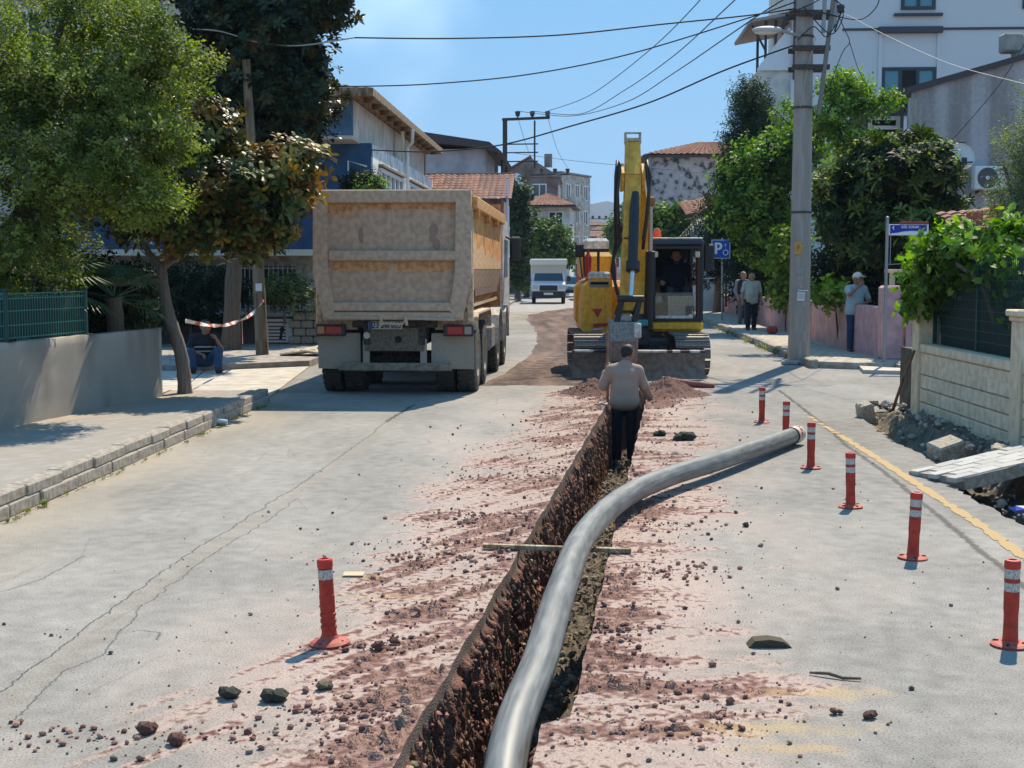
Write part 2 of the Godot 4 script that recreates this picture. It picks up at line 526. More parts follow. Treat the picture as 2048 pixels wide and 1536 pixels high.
func build_ground():
	noise_tex("asphalt", 31, 0.17, 4, [[0.08, gray(0.6)], [0.33, gray(0.88)], [0.55, gray(0.97)], [0.9, gray(1.0)]])
	# far ground, with an opening where the trench and the dug-up verge are
	var b := MB.new()
	var gy := -0.03
	for r in [[-2600.0, -2.0, -60.0, 3200.0], [9.0, 2600.0, -60.0, 3200.0], [-2.0, 9.0, -60.0, 0.5], [-2.0, 9.0, 24.0, 3200.0]]:
		b.quad(Vector3(r[0], gy, -r[2]), Vector3(r[1], gy, -r[2]), Vector3(r[1], gy, -r[3]), Vector3(r[0], gy, -r[3]), Vector3.UP)
	setting("ground", b, mat("ground", lin(0.22, 0.18, 0.13), 0.95, 0.0, "dirt", 0.2))
	# road
	var near := road_image(1250, 1500, -5.5, 5.5, 3.5, 17.0)
	near.resize(1700, 2000, Image.INTERPOLATE_CUBIC)
	var sx := 1700 / 11.0
	var st := 2000 / 13.5
	var ca := [Vector2(-2.34, 5.2), Vector2(-2.34, 6.03), Vector2(-2.32, 6.38), Vector2(-2.29, 6.63), Vector2(-2.28, 7.53), Vector2(-2.24, 8.21), Vector2(-2.21, 8.73), Vector2(-2.17, 9.26), Vector2(-2.08, 10.19), Vector2(-1.97, 11.32), Vector2(-1.85, 12.89), Vector2(-1.66, 15.65), Vector2(-1.58, 17.0)]
	var cb := [Vector2(-2.13, 5.65), Vector2(-2.15, 6.34), Vector2(-2.03, 6.63), Vector2(-2.08, 7.03), Vector2(-2.13, 7.59), Vector2(-2.09, 8.14), Vector2(-2.01, 9.18), Vector2(-1.9, 10.2), Vector2(-1.8, 11.3)]
	var fill := []
	for p in ca: fill.append(p + Vector2(0.09, 0))
	stamp(near, -5.5, 3.5, sx, st, fill, 0.085, 0.10, 5, 0.01, Color(0.62, 0.55, 0.47))
	stamp(near, -5.5, 3.5, sx, st, ca, 0.0038, 0.5, 1)
	stamp(near, -5.5, 3.5, sx, st, cb, 0.0035, 0.35, 2)
	stamp(near, -5.5, 3.5, sx, st, [Vector2(-2.0, 7.1), Vector2(-1.88, 7.06), Vector2(-1.84, 6.9)], 0.004, 0.5, 3)
	stamp(near, -5.5, 3.5, sx, st, [Vector2(-3.1, 7.9), Vector2(-2.95, 8.3), Vector2(-2.9, 9.0)], 0.0035, 0.4, 4)
	# dark joint and worn yellow line on the right
	stamp(near, -5.5, 3.5, sx, st, [Vector2(3.02, 6.6), Vector2(3.14, 8.21), Vector2(3.33, 10.29), Vector2(3.52, 12.27), Vector2(3.68, 14.75), Vector2(3.92, 17.0)], 0.03, 0.5, 6, 0.01, Color(0.3, 0.29, 0.28))
	# faint tyre scuffs across the left lane
	for k in 26:
		var p := Vector2(rng.randf_range(-3.3, -0.7), rng.randf_range(5.0, 16.0))
		stamp(near, -5.5, 3.5, sx, st, [p, p + Vector2(rng.randf_range(-0.25, 0.25), rng.randf_range(0.2, 0.9))], 0.012, 0.18, 60 + k, 0.01, Color(0.45, 0.43, 0.41))
	var mid := road_image(512, 640, -8.0, 14.0, 17.0, 61.0)
	mid.resize(768, 1280, Image.INTERPOLATE_CUBIC)
	stamp(mid, -8.0, 17.0, 768 / 22.0, 1280 / 44.0, [Vector2(3.92, 17.0), Vector2(4.29, 21.52)], 0.02, 0.45, 7, 0.01, Color(0.3, 0.29, 0.28))
	stamp(mid, -8.0, 17.0, 768 / 22.0, 1280 / 44.0, [Vector2(-1.58, 17.0), Vector2(-1.38, 19.2)], 0.02, 0.4, 7, 0.01, Color(0.3, 0.29, 0.28))
	var rn := road_material(near, "asphalt_near")
	var rm := road_material(mid, "asphalt_mid")
	var ts := span(1.0, 17.0, 0.1)
	var left_x := func(_t: float) -> float: return -9.0
	setting("road", strip(ts, left_x, edge_l, -5.5, 5.5, 3.5, 17.0), rn)
	var right_edge := func(t: float) -> float: return along(ROAD_EDGE, t) + 0.05 * n_fine.get_noise_2d(t * 1.7, 3.0) + 0.05 * n_fine.get_noise_2d(t * 6.0, 8.0)
	setting("road", strip(ts, edge_r, right_edge, -5.5, 5.5, 3.5, 17.0), rn)
	var t2 := span(17.0, 18.6, 0.1)
	setting("road", strip(t2, left_x, edge_l, -8.0, 14.0, 17.0, 61.0), rm)
	setting("road", strip(t2, edge_r, right_edge, -8.0, 14.0, 17.0, 61.0), rm)
	var wide := func(_t: float) -> float: return 14.0
	var t3 := span(18.6, TRENCH_END, 0.1)
	setting("road", strip(t3, left_x, edge_l, -8.0, 14.0, 17.0, 61.0), rm)
	setting("road", strip(t3, edge_r, wide, -8.0, 14.0, 17.0, 61.0), rm)
	setting("road", strip([TRENCH_END, 61.0], left_x, wide, -8.0, 14.0, 17.0, 61.0), rm)
	setting("road", strip([61.0, 400.0], left_x, func(t: float) -> float: return 14.0 + (t - 61.0) * 0.06, 0, 1, 0, 1), mat("asphalt_far", lin(0.31, 0.295, 0.275), 0.9, 0.0, "blotch", 0.3))
	# worn yellow edge line: a painted sheet with gaps worn through
	b = MB.new()
	var yl := [[4.0, 3.1], [9.01, 3.45], [10.09, 3.54], [11.58, 3.62], [13.58, 3.73], [15.41, 3.81], [17.2, 3.88], [18.6, 3.97]]
	for t in span(4.0, 17.6, 0.05):
		var wear := n_fine.get_noise_2d(t * 2.0, 77.0) + clampf((t - 13.0) / 8.0, 0.0, 0.7)
		var hw := 0.055 * clampf(1.0 - maxf(wear, 0.0) * 0.9, 0.15, 1.0)
		var x := along(yl, t) + 0.004 * n_fine.get_noise_2d(t * 1.0, 12.0)
		var t1: float = t + 0.05
		var x1 := along(yl, t1)
		if wear > 0.62: continue
		b.quad(Vector3(x - hw, 0.004, -t), Vector3(x + hw, 0.004, -t), Vector3(x1 + hw, 0.004, -t1), Vector3(x1 - hw, 0.004, -t1), Vector3.UP)
	setting("road_marking", b, mat("yellow_line", lin(0.52, 0.36, 0.17), 0.9, 0.0, "speck", 3.0)).set_meta("label", "worn yellow edge line beside the bollards")
	# red scraped strip of dug-up carriageway running past the excavator
	var pl := [[21.8, -0.62], [24.0, -0.35], [28.0, 0.12], [32.2, 0.43], [38.0, 0.62], [45.0, 0.62], [51.3, 0.42], [57.0, 0.6], [62.0, 1.5], [66.0, 2.6]]
	var pr := [[21.8, 1.0], [24.0, 2.2], [30.0, 4.0], [45.0, 4.6], [58.0, 4.9], [66.0, 5.0]]
	var nt := 760
	var g1 := grid(70, nt, func(i: int, j: int):
		var t := lerpf(22.0, 66.0, float(j) / (nt - 1))
		var a := along(pl, t) + 0.03 * sin(t * 1.3) + 0.015 * sin(t * 3.1)
		var k := i / 69.0
		var edge := smoothstep(0.0, 0.06, k) * smoothstep(0.0, 0.04, 1.0 - k) * smoothstep(22.0, 22.8, t)
		var x: float = lerpf(a, along(pr, t), k)
		var h := 0.018 + 0.022 * n_road.get_noise_2d(x * 2.2, t * 0.6) + 0.016 * n_fine.get_noise_2d(x * 2.0, t * 1.4)
		h += 0.012 * signf(sin(t * 21.0)) * smoothstep(0.3, 0.0, absf(x - a - 0.75 - 0.2 * sin(t * 0.25)))
		return Vector3(x, -0.012 + edge * maxf(h, 0.004) + edge * 0.012, -t), func(i: int, j: int):
		var t := lerpf(22.0, 66.0, float(j) / (nt - 1))
		var a := along(pl, t)
		var x := lerpf(a, along(pr, t), i / 69.0)
		var k := 0.55 + 0.9 * n_road.get_noise_2d(x * 2.6, t * 0.35) + 0.5 * n_fine.get_noise_2d(x * 3.0, t * 2.0)
		k -= (0.5 + 0.5 * signf(sin(t * 9.0))) * smoothstep(0.26, 0.12, absf(absf(x - a - 1.3 - 0.25 * sin(t * 0.22)) - 0.62))
		return Color(0.085, 0.048, 0.04).lerp(Color(0.30, 0.20, 0.16), clampf(k, 0.0, 1.0)))
	setting("dug_strip", g1, vmat("dug", 0.95, "soil", 2.0), "structure")

func soil_height(d: float, t: float, left: bool) -> float:
	var x := edge_l(t) - d if left else edge_r(t) + d
	var a := dirt_amount(x, t)
	var f := n_fine.get_noise_2d(x * 5.0, t * 5.0)
	var e := a + 0.55 * f + 0.45 * n_crumb.get_noise_2d(x * 0.8, t * 0.8)
	var s := smoothstep(0.98, 1.12, e)
	var h := -0.02 + s * (0.026 + 0.05 * maxf(e - 0.98, 0.0) + 0.016 * absf(n_crumb.get_noise_2d(x, t)))
	h += 0.03 * exp(-d * d / 0.012) * clampf(n_road.get_noise_2d(t * 4.0, 40.0 if left else 60.0) * 1.5, 0.0, 1.0) * (1.0 + f)
	for o in ([[0.26, 21.1, 0.2, 0.36, 0.5]] if left else [[0.28, 21.0, 0.22, 0.36, 0.5], [0.6, 20.7, 0.06, 0.35, 0.4], [0.2, 19.4, 0.06, 0.25, 0.5]]):
		var q := Vector2((d - o[0]) / o[3], (t - o[1]) / o[4])
		h += o[2] * exp(-q.length_squared()) * (1.0 + 0.45 * n_fine.get_noise_2d(x * 1.7, t * 1.7) + 0.1 * n_fine.get_noise_2d(x * 6.0, t * 6.0))
	if d < 0.012: h = minf(h, -0.01)
	return h

func soil_tint(x: float, t: float) -> Color:
	var k := 0.5 + 0.7 * n_fine.get_noise_2d(x * 5.0, t * 5.0) + 0.5 * n_road.get_noise_2d(x * 2.5, t * 2.5)
	return Color(0.175, 0.072, 0.056).lerp(Color(0.44, 0.275, 0.22), clampf(k, 0.0, 1.0)).lerp(Color(0.15, 0.065, 0.048), 0.65 * smoothstep(19.0, 20.4, t))

func build_trench():
	var depth := 0.9
	var nt := 1000
	var t_at := func(j: int) -> float: return lerpf(1.4, TRENCH_END, pow(float(j) / 999.0, 1.25))
	var clod := noise(201, 3.2, 4)
	var cleft := noise(202, 2.6, 3)
	var earth := vmat("earth", 0.95, "soil", 3.0, 1.2)
	for left in [true, false]:
		var s := 1.0 if left else -1.0
		var cut := func(t: float, y: float) -> float:
			var k := smoothstep(0.075, 0.13, -y)
			var fade := smoothstep(TRENCH_END, TRENCH_END - 0.3, t)
			var c := cleft.get_noise_2d(t * 3.6, y * 0.5 + (0.0 if left else 40.0))
			var r := clod.get_noise_3d(t * 2.6, y * 1.2, 5.0 if left else 25.0)
			var r2 := clod.get_noise_3d(t * 9.0, y * 5.0, 15.0)
			var big := clod.get_noise_2d(t * 0.35, 3.0 if left else 13.0)
			return k * fade * (0.012 + 0.045 * r + 0.03 * r2 + 0.05 * big - 0.3 * maxf(-c - 0.12, 0.0) + 0.05 * (-y) * (1.0 if left else 0.6))
		var wall := grid(nt, 40, func(i: int, j: int):
			var t: float = t_at.call(i)
			var y := -depth * pow(float(j) / 39.0, 1.1)
			var x: float = (edge_l(t) if left else edge_r(t)) + s * cut.call(t, y)
			return Vector3(x, y, -t), func(i: int, j: int):
			var t: float = t_at.call(i)
			var y := -depth * pow(float(j) / 39.0, 1.1)
			var k := 0.5 + 0.75 * clod.get_noise_3d(t * 6.0, y * 1.8, 60.0) + 0.6 * clod.get_noise_3d(t * 16.0, y * 8.0, 90.0)
			var c := Color(0.10, 0.036, 0.026).lerp(Color(0.46, 0.215, 0.15), clampf(k, 0.0, 1.0))
			var olive := clampf(clod.get_noise_2d(t * 2.2, y * 0.7 + 30.0) * 2.4 - 0.25 - y * 0.35, 0.0, 1.0)
			c = c.lerp(Color(0.34, 0.215, 0.105), olive * 0.65)
			if y > -0.085: c = c.lerp(Color(0.30, 0.215, 0.175), 0.85)
			return c, not left)
		setting("trench_wall", wall, earth)
	var floor_ := grid(nt / 2, 26, func(i: int, j: int):
		var t: float = t_at.call(i * 2)
		var x := lerpf(edge_l(t) - 0.1, edge_r(t) + 0.1, j / 25.0)
		var y := -depth + 0.10 * clod.get_noise_2d(x * 2.5, t * 2.0) + 0.06 * clod.get_noise_2d(x * 8.0, t * 8.0) + 0.92 * smoothstep(TRENCH_END - 0.7, TRENCH_END, t)
		return Vector3(x, y, -t), func(i: int, j: int):
		var t: float = t_at.call(i * 2)
		var x := lerpf(edge_l(t), edge_r(t), j / 25.0)
		var k := 0.5 + clod.get_noise_2d(x * 3.0, t * 3.0)
		return Color(0.09, 0.075, 0.05).lerp(Color(0.29, 0.235, 0.17), clampf(k, 0.0, 1.0)).lerp(Color(0.13, 0.065, 0.05), smoothstep(17.5, 20.0, t)), true)
	setting("trench_floor", floor_, earth)
	for left in [true, false]:
		var nd := 60
		var wide := 2.1 if left else 1.9
		var soil := grid(nd, 900, func(i: int, j: int):
			var t := lerpf(2.2, 23.4, pow(j / 899.0, 1.3))
			var d := wide * pow(i / (nd - 1.0), 1.3)
			var x := edge_l(minf(t, TRENCH_END)) - d if left else edge_r(minf(t, TRENCH_END)) + d
			return Vector3(x, soil_height(d, t, left), -t), func(i: int, j: int):
			var t := lerpf(2.2, 23.4, pow(j / 899.0, 1.3))
			var d := wide * pow(i / (nd - 1.0), 1.3)
			return soil_tint(edge_l(t) - d if left else edge_r(t) + d, t), left)
		var o := setting("loose_soil", soil, earth, "stuff")
		tag(o, "thin red soil scraped along the %s lip of the trench" % ("left" if left else "right"), "soil")
	# crumbs, pebbles and lumps of soil
	var g := RandomNumberGenerator.new()
	g.seed = 90
	var kinds := []
	for k in 5:
		var b := MB.new()
		b.rock(Vector3.ZERO, Vector3(1, 0.7, 1) * g.randf_range(0.8, 1.0), g)
		kinds.append(b.mesh())
	for k in 5:
		var xs := []
		var cs := []
		for n in 1900:
			var t := 4.2 + 17.0 * pow(g.randf(), 1.7)
			var left := g.randf() < 0.55
			var d := absf(g.randfn(0.0, 0.55)) + 0.02
			if g.randf() < 0.22: d = g.randf_range(0.0, 2.6)
			var x := edge_l(t) - d if left else edge_r(t) + d
			var near_dirt := dirt_amount(x, t)
			var r := 0.0035 + 0.007 * pow(g.randf(), 2.5) + (0.018 * pow(g.randf(), 8.0))
			if n_road.get_noise_2d(x * 3.0 + 7.0, t * 3.0) + g.randf() * 0.9 < 0.42: continue
			if near_dirt > 0.4: r *= 1.25
			elif g.randf() < 0.55: continue
			if x > 3.6 or x < -3.6: continue
			var bs := Basis.from_euler(Vector3(g.randf() * 6, g.randf() * 6, g.randf() * 6)).scaled(Vector3(1, 0.75, 1) * r)
			xs.append(Transform3D(bs, Vector3(x, maxf(soil_height(d, t, left), 0.0) + r * 0.45, -t)))
			var tone := g.randf()
			cs.append(Color(0.11, 0.05, 0.042).lerp(Color(0.3, 0.19, 0.155), tone) if near_dirt > 0.15 or g.randf() < 0.35 else Color(0.06, 0.05, 0.045).lerp(Color(0.2, 0.17, 0.15), tone))
		tag(scatter("crumbs", kinds[k], vmat("crumb", 0.95), xs, cs), "loose crumbs of red soil and asphalt strewn over the road", "rubble", "crumbs round the trench", "stuff")
	# stones and lumps standing proud of the trench walls
	var sx := []
	var sc := []
	for n in 5200:
		var left := g.randf() < 0.72
		var t := 4.3 + 16.6 * pow(g.randf(), 1.6)
		var y := -g.randf_range(0.1, depth)
		var r := 0.007 + 0.03 * pow(g.randf(), 3.0)
		var big := clod.get_noise_2d(t * 0.35, 3.0 if left else 13.0)
		var inset := 0.012 + 0.05 * big - 0.05 * y * (1.0 if left else -0.0)
		var x := edge_l(t) + inset - 0.004 if left else edge_r(t) - inset + 0.004
		sx.append(Transform3D(Basis.from_euler(Vector3(g.randf() * 6, g.randf() * 6, 0)).scaled(Vector3(1, g.randf_range(0.7, 1.5), 1) * r), Vector3(x, y, -t)))
		var tone := g.randf()
		sc.append((Color(0.08, 0.03, 0.022).lerp(Color(0.42, 0.21, 0.15), tone) if g.randf() < 0.8 else Color(0.18, 0.13, 0.07).lerp(Color(0.44, 0.34, 0.22), tone)))
	tag(scatter("rubble", kinds[3], vmat("crumb", 0.95), sx, sc), "stones and red lumps sticking out of the trench walls", "rubble", "", "stuff")
	# little heaps of clods
	var hx0 := []
	var hc := []
	for q in [[-0.72, 5.75, 0.22, 0.09, 120], [-0.62, 6.75, 0.09, 0.05, 40], [-0.42, 8.85, 0.3, 0.14, 150], [-1.5, 5.45, 0.42, 0.08, 150], [0.92, 8.5, 0.3, 0.16, 130], [0.53, 7.0, 0.1, 0.13, 90], [-0.25, 10.4, 0.25, 0.2, 110], [0.35, 12.6, 0.35, 0.3, 130], [1.15, 10.0, 0.25, 0.2, 80], [0.95, 5.6, 0.25, 0.2, 80], [2.25, 20.2, 0.3, 0.5, 220], [1.2, 20.6, 0.22, 0.5, 200], [-0.7, 9.4, 0.25, 0.1, 60]]:
		for n in q[4]:
			var x: float = q[0] + g.randfn() * q[2]
			var t: float = q[1] + g.randfn() * q[3]
			if x > edge_l(t) - 0.015 and x < edge_r(t) + 0.015: continue
			var r := 0.005 + 0.017 * pow(g.randf(), 2.5)
			hx0.append(Transform3D(Basis.from_euler(Vector3(g.randf() * 6, g.randf() * 6, 0)).scaled(Vector3(1, 0.8, 1) * r), Vector3(x, r * 0.5 + maxf(soil_height(edge_l(t) - x if x < edge_l(t) else x - edge_r(t), t, x < edge_l(t)), 0.0), -t)))
			hc.append(Color(0.13, 0.05, 0.04).lerp(Color(0.36, 0.2, 0.155), g.randf()))
	tag(scatter("crumbs", kinds[2], vmat("crumb", 0.95), hx0, hc), "small heaps of red clods dropped along both sides of the trench", "rubble", "crumbs round the trench", "stuff")
	# rubble on the trench floor
	var xs := []
	var cs := []
	for n in 1400:
		var t := g.randf_range(3.5, 20.5)
		var x := lerpf(edge_l(t), edge_r(t), g.randf_range(0.05, 0.95))
		var r := 0.012 + 0.04 * pow(g.randf(), 3.0)
		xs.append(Transform3D(Basis.from_euler(Vector3(g.randf() * 6, g.randf() * 6, 0)).scaled(Vector3.ONE * r), Vector3(x, -depth + 0.05 + g.randf() * 0.04, -t)))
		cs.append(Color(0.08, 0.065, 0.045).lerp(Color(0.33, 0.29, 0.22), g.randf()))
	tag(scatter("rubble", kinds[1], vmat("crumb", 0.95), xs, cs), "broken stones lying on the trench floor", "rubble", "", "stuff")
	# lumps one can point at
	var lumps := [[-1.28, 5.95, 0.05, "dark green-grey lump of soil left of the pair near the trench", 0], [-1.07, 5.92, 0.055, "dark green-grey lump of soil right of its pair near the trench", 0], [-0.86, 6.08, 0.035, "flat olive stone on the left of the trench", 1], [-0.68, 6.72, 0.04, "red brown lump in the small heap beside the ribbed bollard", 2], [-0.60, 6.83, 0.028, "small red stone behind the ribbed bollard's heap", 2], [1.41, 5.72, 0.03, "brown clod beside the ochre smear on the right", 2], [1.54, 5.68, 0.032, "rightmost brown clod beside the ochre smear", 2], [1.95, 15.2, 0.10, "dark grey ball of soil on the right lip below the worker", 0], [1.71, 15.55, 0.075, "small dark lump on the right lip below the worker", 0], [-1.52, 5.48, 0.05, "red brown clod at the front left of the spoil streaks", 2], [-1.37, 5.35, 0.04, "pale red clod among the front spoil streaks", 2], [1.75, 10.0, 0.03, "lone dark stone on the right lane below the pipe", 0]]
	for l in lumps:
		var b := MB.new()
		for q in 4:
			b.rock(Vector3(g.randf_range(-0.6, 0.6), g.randf_range(0.2, 0.6), g.randf_range(-0.5, 0.5)) * l[2], Vector3(1, 0.75, 0.9) * l[2] * g.randf_range(0.5, 0.95), g)
		var o := obj("soil_lump", b, mat("lump_%d" % l[4], [lin(0.045, 0.05, 0.035), lin(0.17, 0.16, 0.1), lin(0.17, 0.075, 0.06)][l[4]], 0.95, 0.0, "soil", 6.0), null, Vector3(l[0], 0.005, -l[1]))
		tag(o, l[3], "clod", "lumps of soil on the road")

func scatter(called: String, mesh: Mesh, m: Material, xs: Array, cs: Array, parent: Node = null) -> MultiMeshInstance3D:
	var mm := MultiMesh.new()
	mm.transform_format = MultiMesh.TRANSFORM_3D
	mm.use_colors = cs.size() > 0
	mm.mesh = mesh
	mm.instance_count = xs.size()
	for i in xs.size():
		mm.set_instance_transform(i, xs[i])
		if cs.size(): mm.set_instance_color(i, cs[i])
	var o := MultiMeshInstance3D.new()
	o.multimesh = mm
	o.material_override = m
	if parent:
		o.name = called
		parent.add_child(o, true)
	else:
		o.name = numbered(called)
		add_child(o)
	return o

func common_mats():
	mat("concrete", lin(0.36, 0.335, 0.30), 0.92, 0.0, "blotch", 0.55)
	mat("wall_grey", lin(0.42, 0.39, 0.355), 0.93, 0.0, "drip", 0.9)
	mat("kerb", lin(0.34, 0.31, 0.27), 0.92, 0.0, "dirt", 1.4)
	mat("pale_slab", lin(0.50, 0.45, 0.38), 0.9, 0.0, "blotch", 0.4)
	mat("green_metal", lin(0.012, 0.055, 0.05), 0.5)
	mat("glass", lin(0.02, 0.035, 0.045), 0.06)
	mat("dark_void", lin(0.012, 0.012, 0.012), 0.9)
	mat("white_frame", lin(0.72, 0.72, 0.72), 0.5)
	mat("dark_frame", lin(0.035, 0.04, 0.05), 0.5)
	mat("white_wall", lin(0.88, 0.885, 0.89), 0.9, 0.0, "grain", 1.2)
	mat("galv", lin(0.42, 0.43, 0.44), 0.5, 0.6, "grain", 3.0)
	mat("dark_metal", lin(0.03, 0.03, 0.032), 0.55)
	mat("cream", lin(0.74, 0.59, 0.40), 0.9, 0.0, "blotch", 0.8)
	mat("pink", lin(0.58, 0.34, 0.34), 0.92, 0.0, "blotch", 0.5)
	mat("bark", lin(0.15, 0.115, 0.085), 0.95, 0.0, "drip", 3.0, 0.8)
	mat("wire", lin(0.02, 0.02, 0.022), 0.6)
	mat("roof_tile", lin(0.36, 0.165, 0.11), 0.9, 0.0, "roof", 1.5)
	mat("old_tile", lin(0.30, 0.225, 0.18), 0.9, 0.0, "roof", 1.5)
	mat("terracotta", lin(0.33, 0.09, 0.05), 0.85)

# a frame with mullions and a pane set back in it; x to the right, y up, looking along +z of bs
func window(parent: Node, at: Vector3, w: float, h: float, cols: int, frame: Material, pane: Material, bs := Basis(), fw := 0.06, row := 0.0) -> Node3D:
	var b := MB.new()
	b.box(at + bs * Vector3(0, h * 0.5 - fw * 0.5, 0.03), Vector3(w, fw, 0.09), 0.0, bs)
	b.box(at + bs * Vector3(0, -h * 0.5 + fw * 0.5, 0.03), Vector3(w, fw, 0.09), 0.0, bs)
	for k in cols + 1:
		b.box(at + bs * Vector3(lerpf(-w * 0.5 + fw * 0.5, w * 0.5 - fw * 0.5, float(k) / cols), 0, 0.03), Vector3(fw, h - 2 * fw, 0.085), 0.0, bs)
	if row > 0.0:
		b.box(at + bs * Vector3(0, h * 0.5 - row, 0.03), Vector3(w - 2 * fw, fw, 0.08), 0.0, bs)
	var o := obj("window", b, frame, parent)
	b = MB.new()
	b.box(at + bs * Vector3(0, 0, 0.004), Vector3(w - fw, h - fw, 0.02), 0.0, bs)
	obj("pane", b, pane, o)
	return o

# tiled roof plane: from «o» along u (eave) and v (up the slope); courses step, tiles are rounded
func tiles(o: Vector3, u: Vector3, v: Vector3, pitch := 0.25, course := 0.34, taper := 0.0) -> ArrayMesh:
	var nu := int(u.length() / pitch) * 6 + 1
	var nc := int(v.length() / course)
	var up := u.cross(v).normalized()
	if up.y < 0: up = -up
	var g := RandomNumberGenerator.new()
	g.seed = 8
	return grid(nu, nc * 2, func(i: int, j: int):
		var c := j / 2
		var top := j % 2
		var k := float(c + top) / nc
		var s := float(i) / (nu - 1)
		s = lerpf(taper * k, 1.0 - taper * k, s)
		var a := float(i) / 6.0
		var h := 0.03 * absf(sin(a * PI)) + (0.045 if top == 0 else 0.012) + 0.008 * sin(c * 12.9 + floor(a) * 7.3)
		return o + u * s + v * k + up * h, func(i: int, j: int):
		var c := j / 2
		var k := sin(c * 12.9898 + floor(i / 6.0) * 78.233) * 43758.5453
		k = k - floor(k)
		return Color.WHITE * (0.62 + 0.38 * k), (u.cross(v).y < 0))

func build_left_side():
	common_mats()
	# pavement
	var kl := func(t: float) -> float: return -3.91 + 0.043 * (t - 10.19)
	var wl := func(t: float) -> float: return -5.61 + 0.206 * (t - 14.69)
	var pv := grid(40, 180, func(i: int, j: int):
		var t := lerpf(2.0, 19.45, j / 179.0)
		var k := i / 39.0
		var x := lerpf(wl.call(minf(t, 18.6)) - 0.15, kl.call(t) - 0.13, k)
		return Vector3(x, 0.185 + 0.012 * n_road.get_noise_2d(x * 2.0, t) + 0.006 * n_fine.get_noise_2d(x * 3.0, t * 3.0), -t), func(i: int, j: int):
		var t := lerpf(2.0, 19.45, j / 179.0)
		var k := i / 39.0
		var sand := clampf(0.9 - k * 1.7 + 0.9 * n_road.get_noise_2d(k * 9.0, t * 2.0), 0.0, 1.0)
		var c := Color(0.36, 0.325, 0.285).lerp(Color(0.50, 0.385, 0.25), sand * 0.8)
		c = c.lerp(Color(0.45, 0.43, 0.40), clampf(n_fine.get_noise_2d(k * 4.0, t * 2.0) * 1.4, 0.0, 0.7))
		return c)
	setting("pavement", pv, vmat("pavement", 0.95, "speck", 1.5))
	# kerb of two courses of stones
	var kerb := Node3D.new()
	kerb.name = "kerb"
	kerb.set_meta("kind", "structure")
	add_child(kerb)
	var g := RandomNumberGenerator.new()
	g.seed = 31
	for course in 2:
		var t := 4.6 + course * 0.4
		while t < 19.0:
			var l: float = g.randf_range(0.62, 1.0)
			if t + l > 19.0: l = 19.5 - t
			var b := MB.new()
			b.box(Vector3.ZERO, Vector3(0.15, 0.115 if course == 0 else 0.10, l - 0.016), 0.014)
			var o := obj("kerb_stone", b, mats["kerb"], kerb, Vector3(kl.call(t + l * 0.5) - 0.075 - 0.012 * course + g.randf_range(-0.008, 0.008), (0.052 if course == 0 else 0.158) + g.randf_range(-0.005, 0.005), -(t + l * 0.5)))
			o.rotation.y = -0.043 + g.randf_range(-0.015, 0.015)
			o.rotation.z = g.randf_range(-0.03, 0.03)
			t += l
	# concrete garden wall
	var wt := span(1.8, 18.5, 0.17)
	var wall := grid(wt.size(), 17, func(i: int, j: int):
		var t: float = wt[i]
		var top := 1.115 + 0.012 * n_fine.get_noise_2d(t * 2.5, 1.0) + 0.01 * n_fine.get_noise_2d(t * 9.0, 4.0)
		var x: float = wl.call(t)
		if j <= 12:
			var y := lerpf(0.0, top, j / 12.0)
			return Vector3(x + 0.008 * n_fine.get_noise_2d(t * 2.0, y * 2.0) + 0.02 * (1.0 - y) - (0.012 if j == 12 else 0.0), y, -t)
		return Vector3(x - 0.05 * (j - 12) + (0.012 if j == 16 else 0.0), (top + 0.008) if j < 16 else 0.2, -t), func(i: int, j: int):
		var t: float = wt[i]
		var y := j / 12.0
		var k := n_road.get_noise_2d(t * 1.5, y * 0.6)
		var c := Color(0.43, 0.375, 0.31) * (1.0 + 0.35 * k)
		if j >= 12: c = Color(0.5, 0.44, 0.36)
		var run := n_fine.get_noise_2d(t * 4.0, y * 0.2 + 8.0) - 0.25 * (1.0 - y) + 0.05
		c = c.lerp(Color(0.24, 0.205, 0.17), clampf(run * 2.5, 0.0, 0.6))
		c = c.lerp(Color(0.26, 0.2, 0.14), clampf(0.7 - y * 5.0, 0.0, 0.6))
		return c)
	var wo := thing("garden_wall", "long grey rendered garden wall with dark runs along the left pavement", "wall")
	obj("wall_face", wall, vmat("render_wall", 0.95, "speck", 1.2, 0.5), wo)
	var b := MB.new()
	var e := Vector3(wl.call(18.5), 0, -18.5)
	b.box(e + Vector3(-0.1, 0.56, 0.0), Vector3(0.23, 1.13, 0.08), 0.015, Basis(Vector3.UP, -0.2))
	obj("end_face", b, mats["concrete"], wo)
	# green mesh fence on the wall
	var fo := thing("mesh_fence", "green welded mesh fence with posts on top of the grey garden wall", "fence")
	var posts := [8.2, 9.9, 11.6, 13.3, 15.0, 16.72]
	for t in posts:
		b = MB.new()
		b.box(Vector3(wl.call(t) - 0.1, 1.39, -t), Vector3(0.07, 0.60, 0.07), 0.008)
		b.box(Vector3(wl.call(t) - 0.1, 1.70, -t), Vector3(0.085, 0.025, 0.085), 0.006)
		b.box(Vector3(wl.call(t) - 0.07, 1.125, -t), Vector3(0.16, 0.012, 0.14), 0.0)
		obj("post", b, mats["green_metal"], fo)
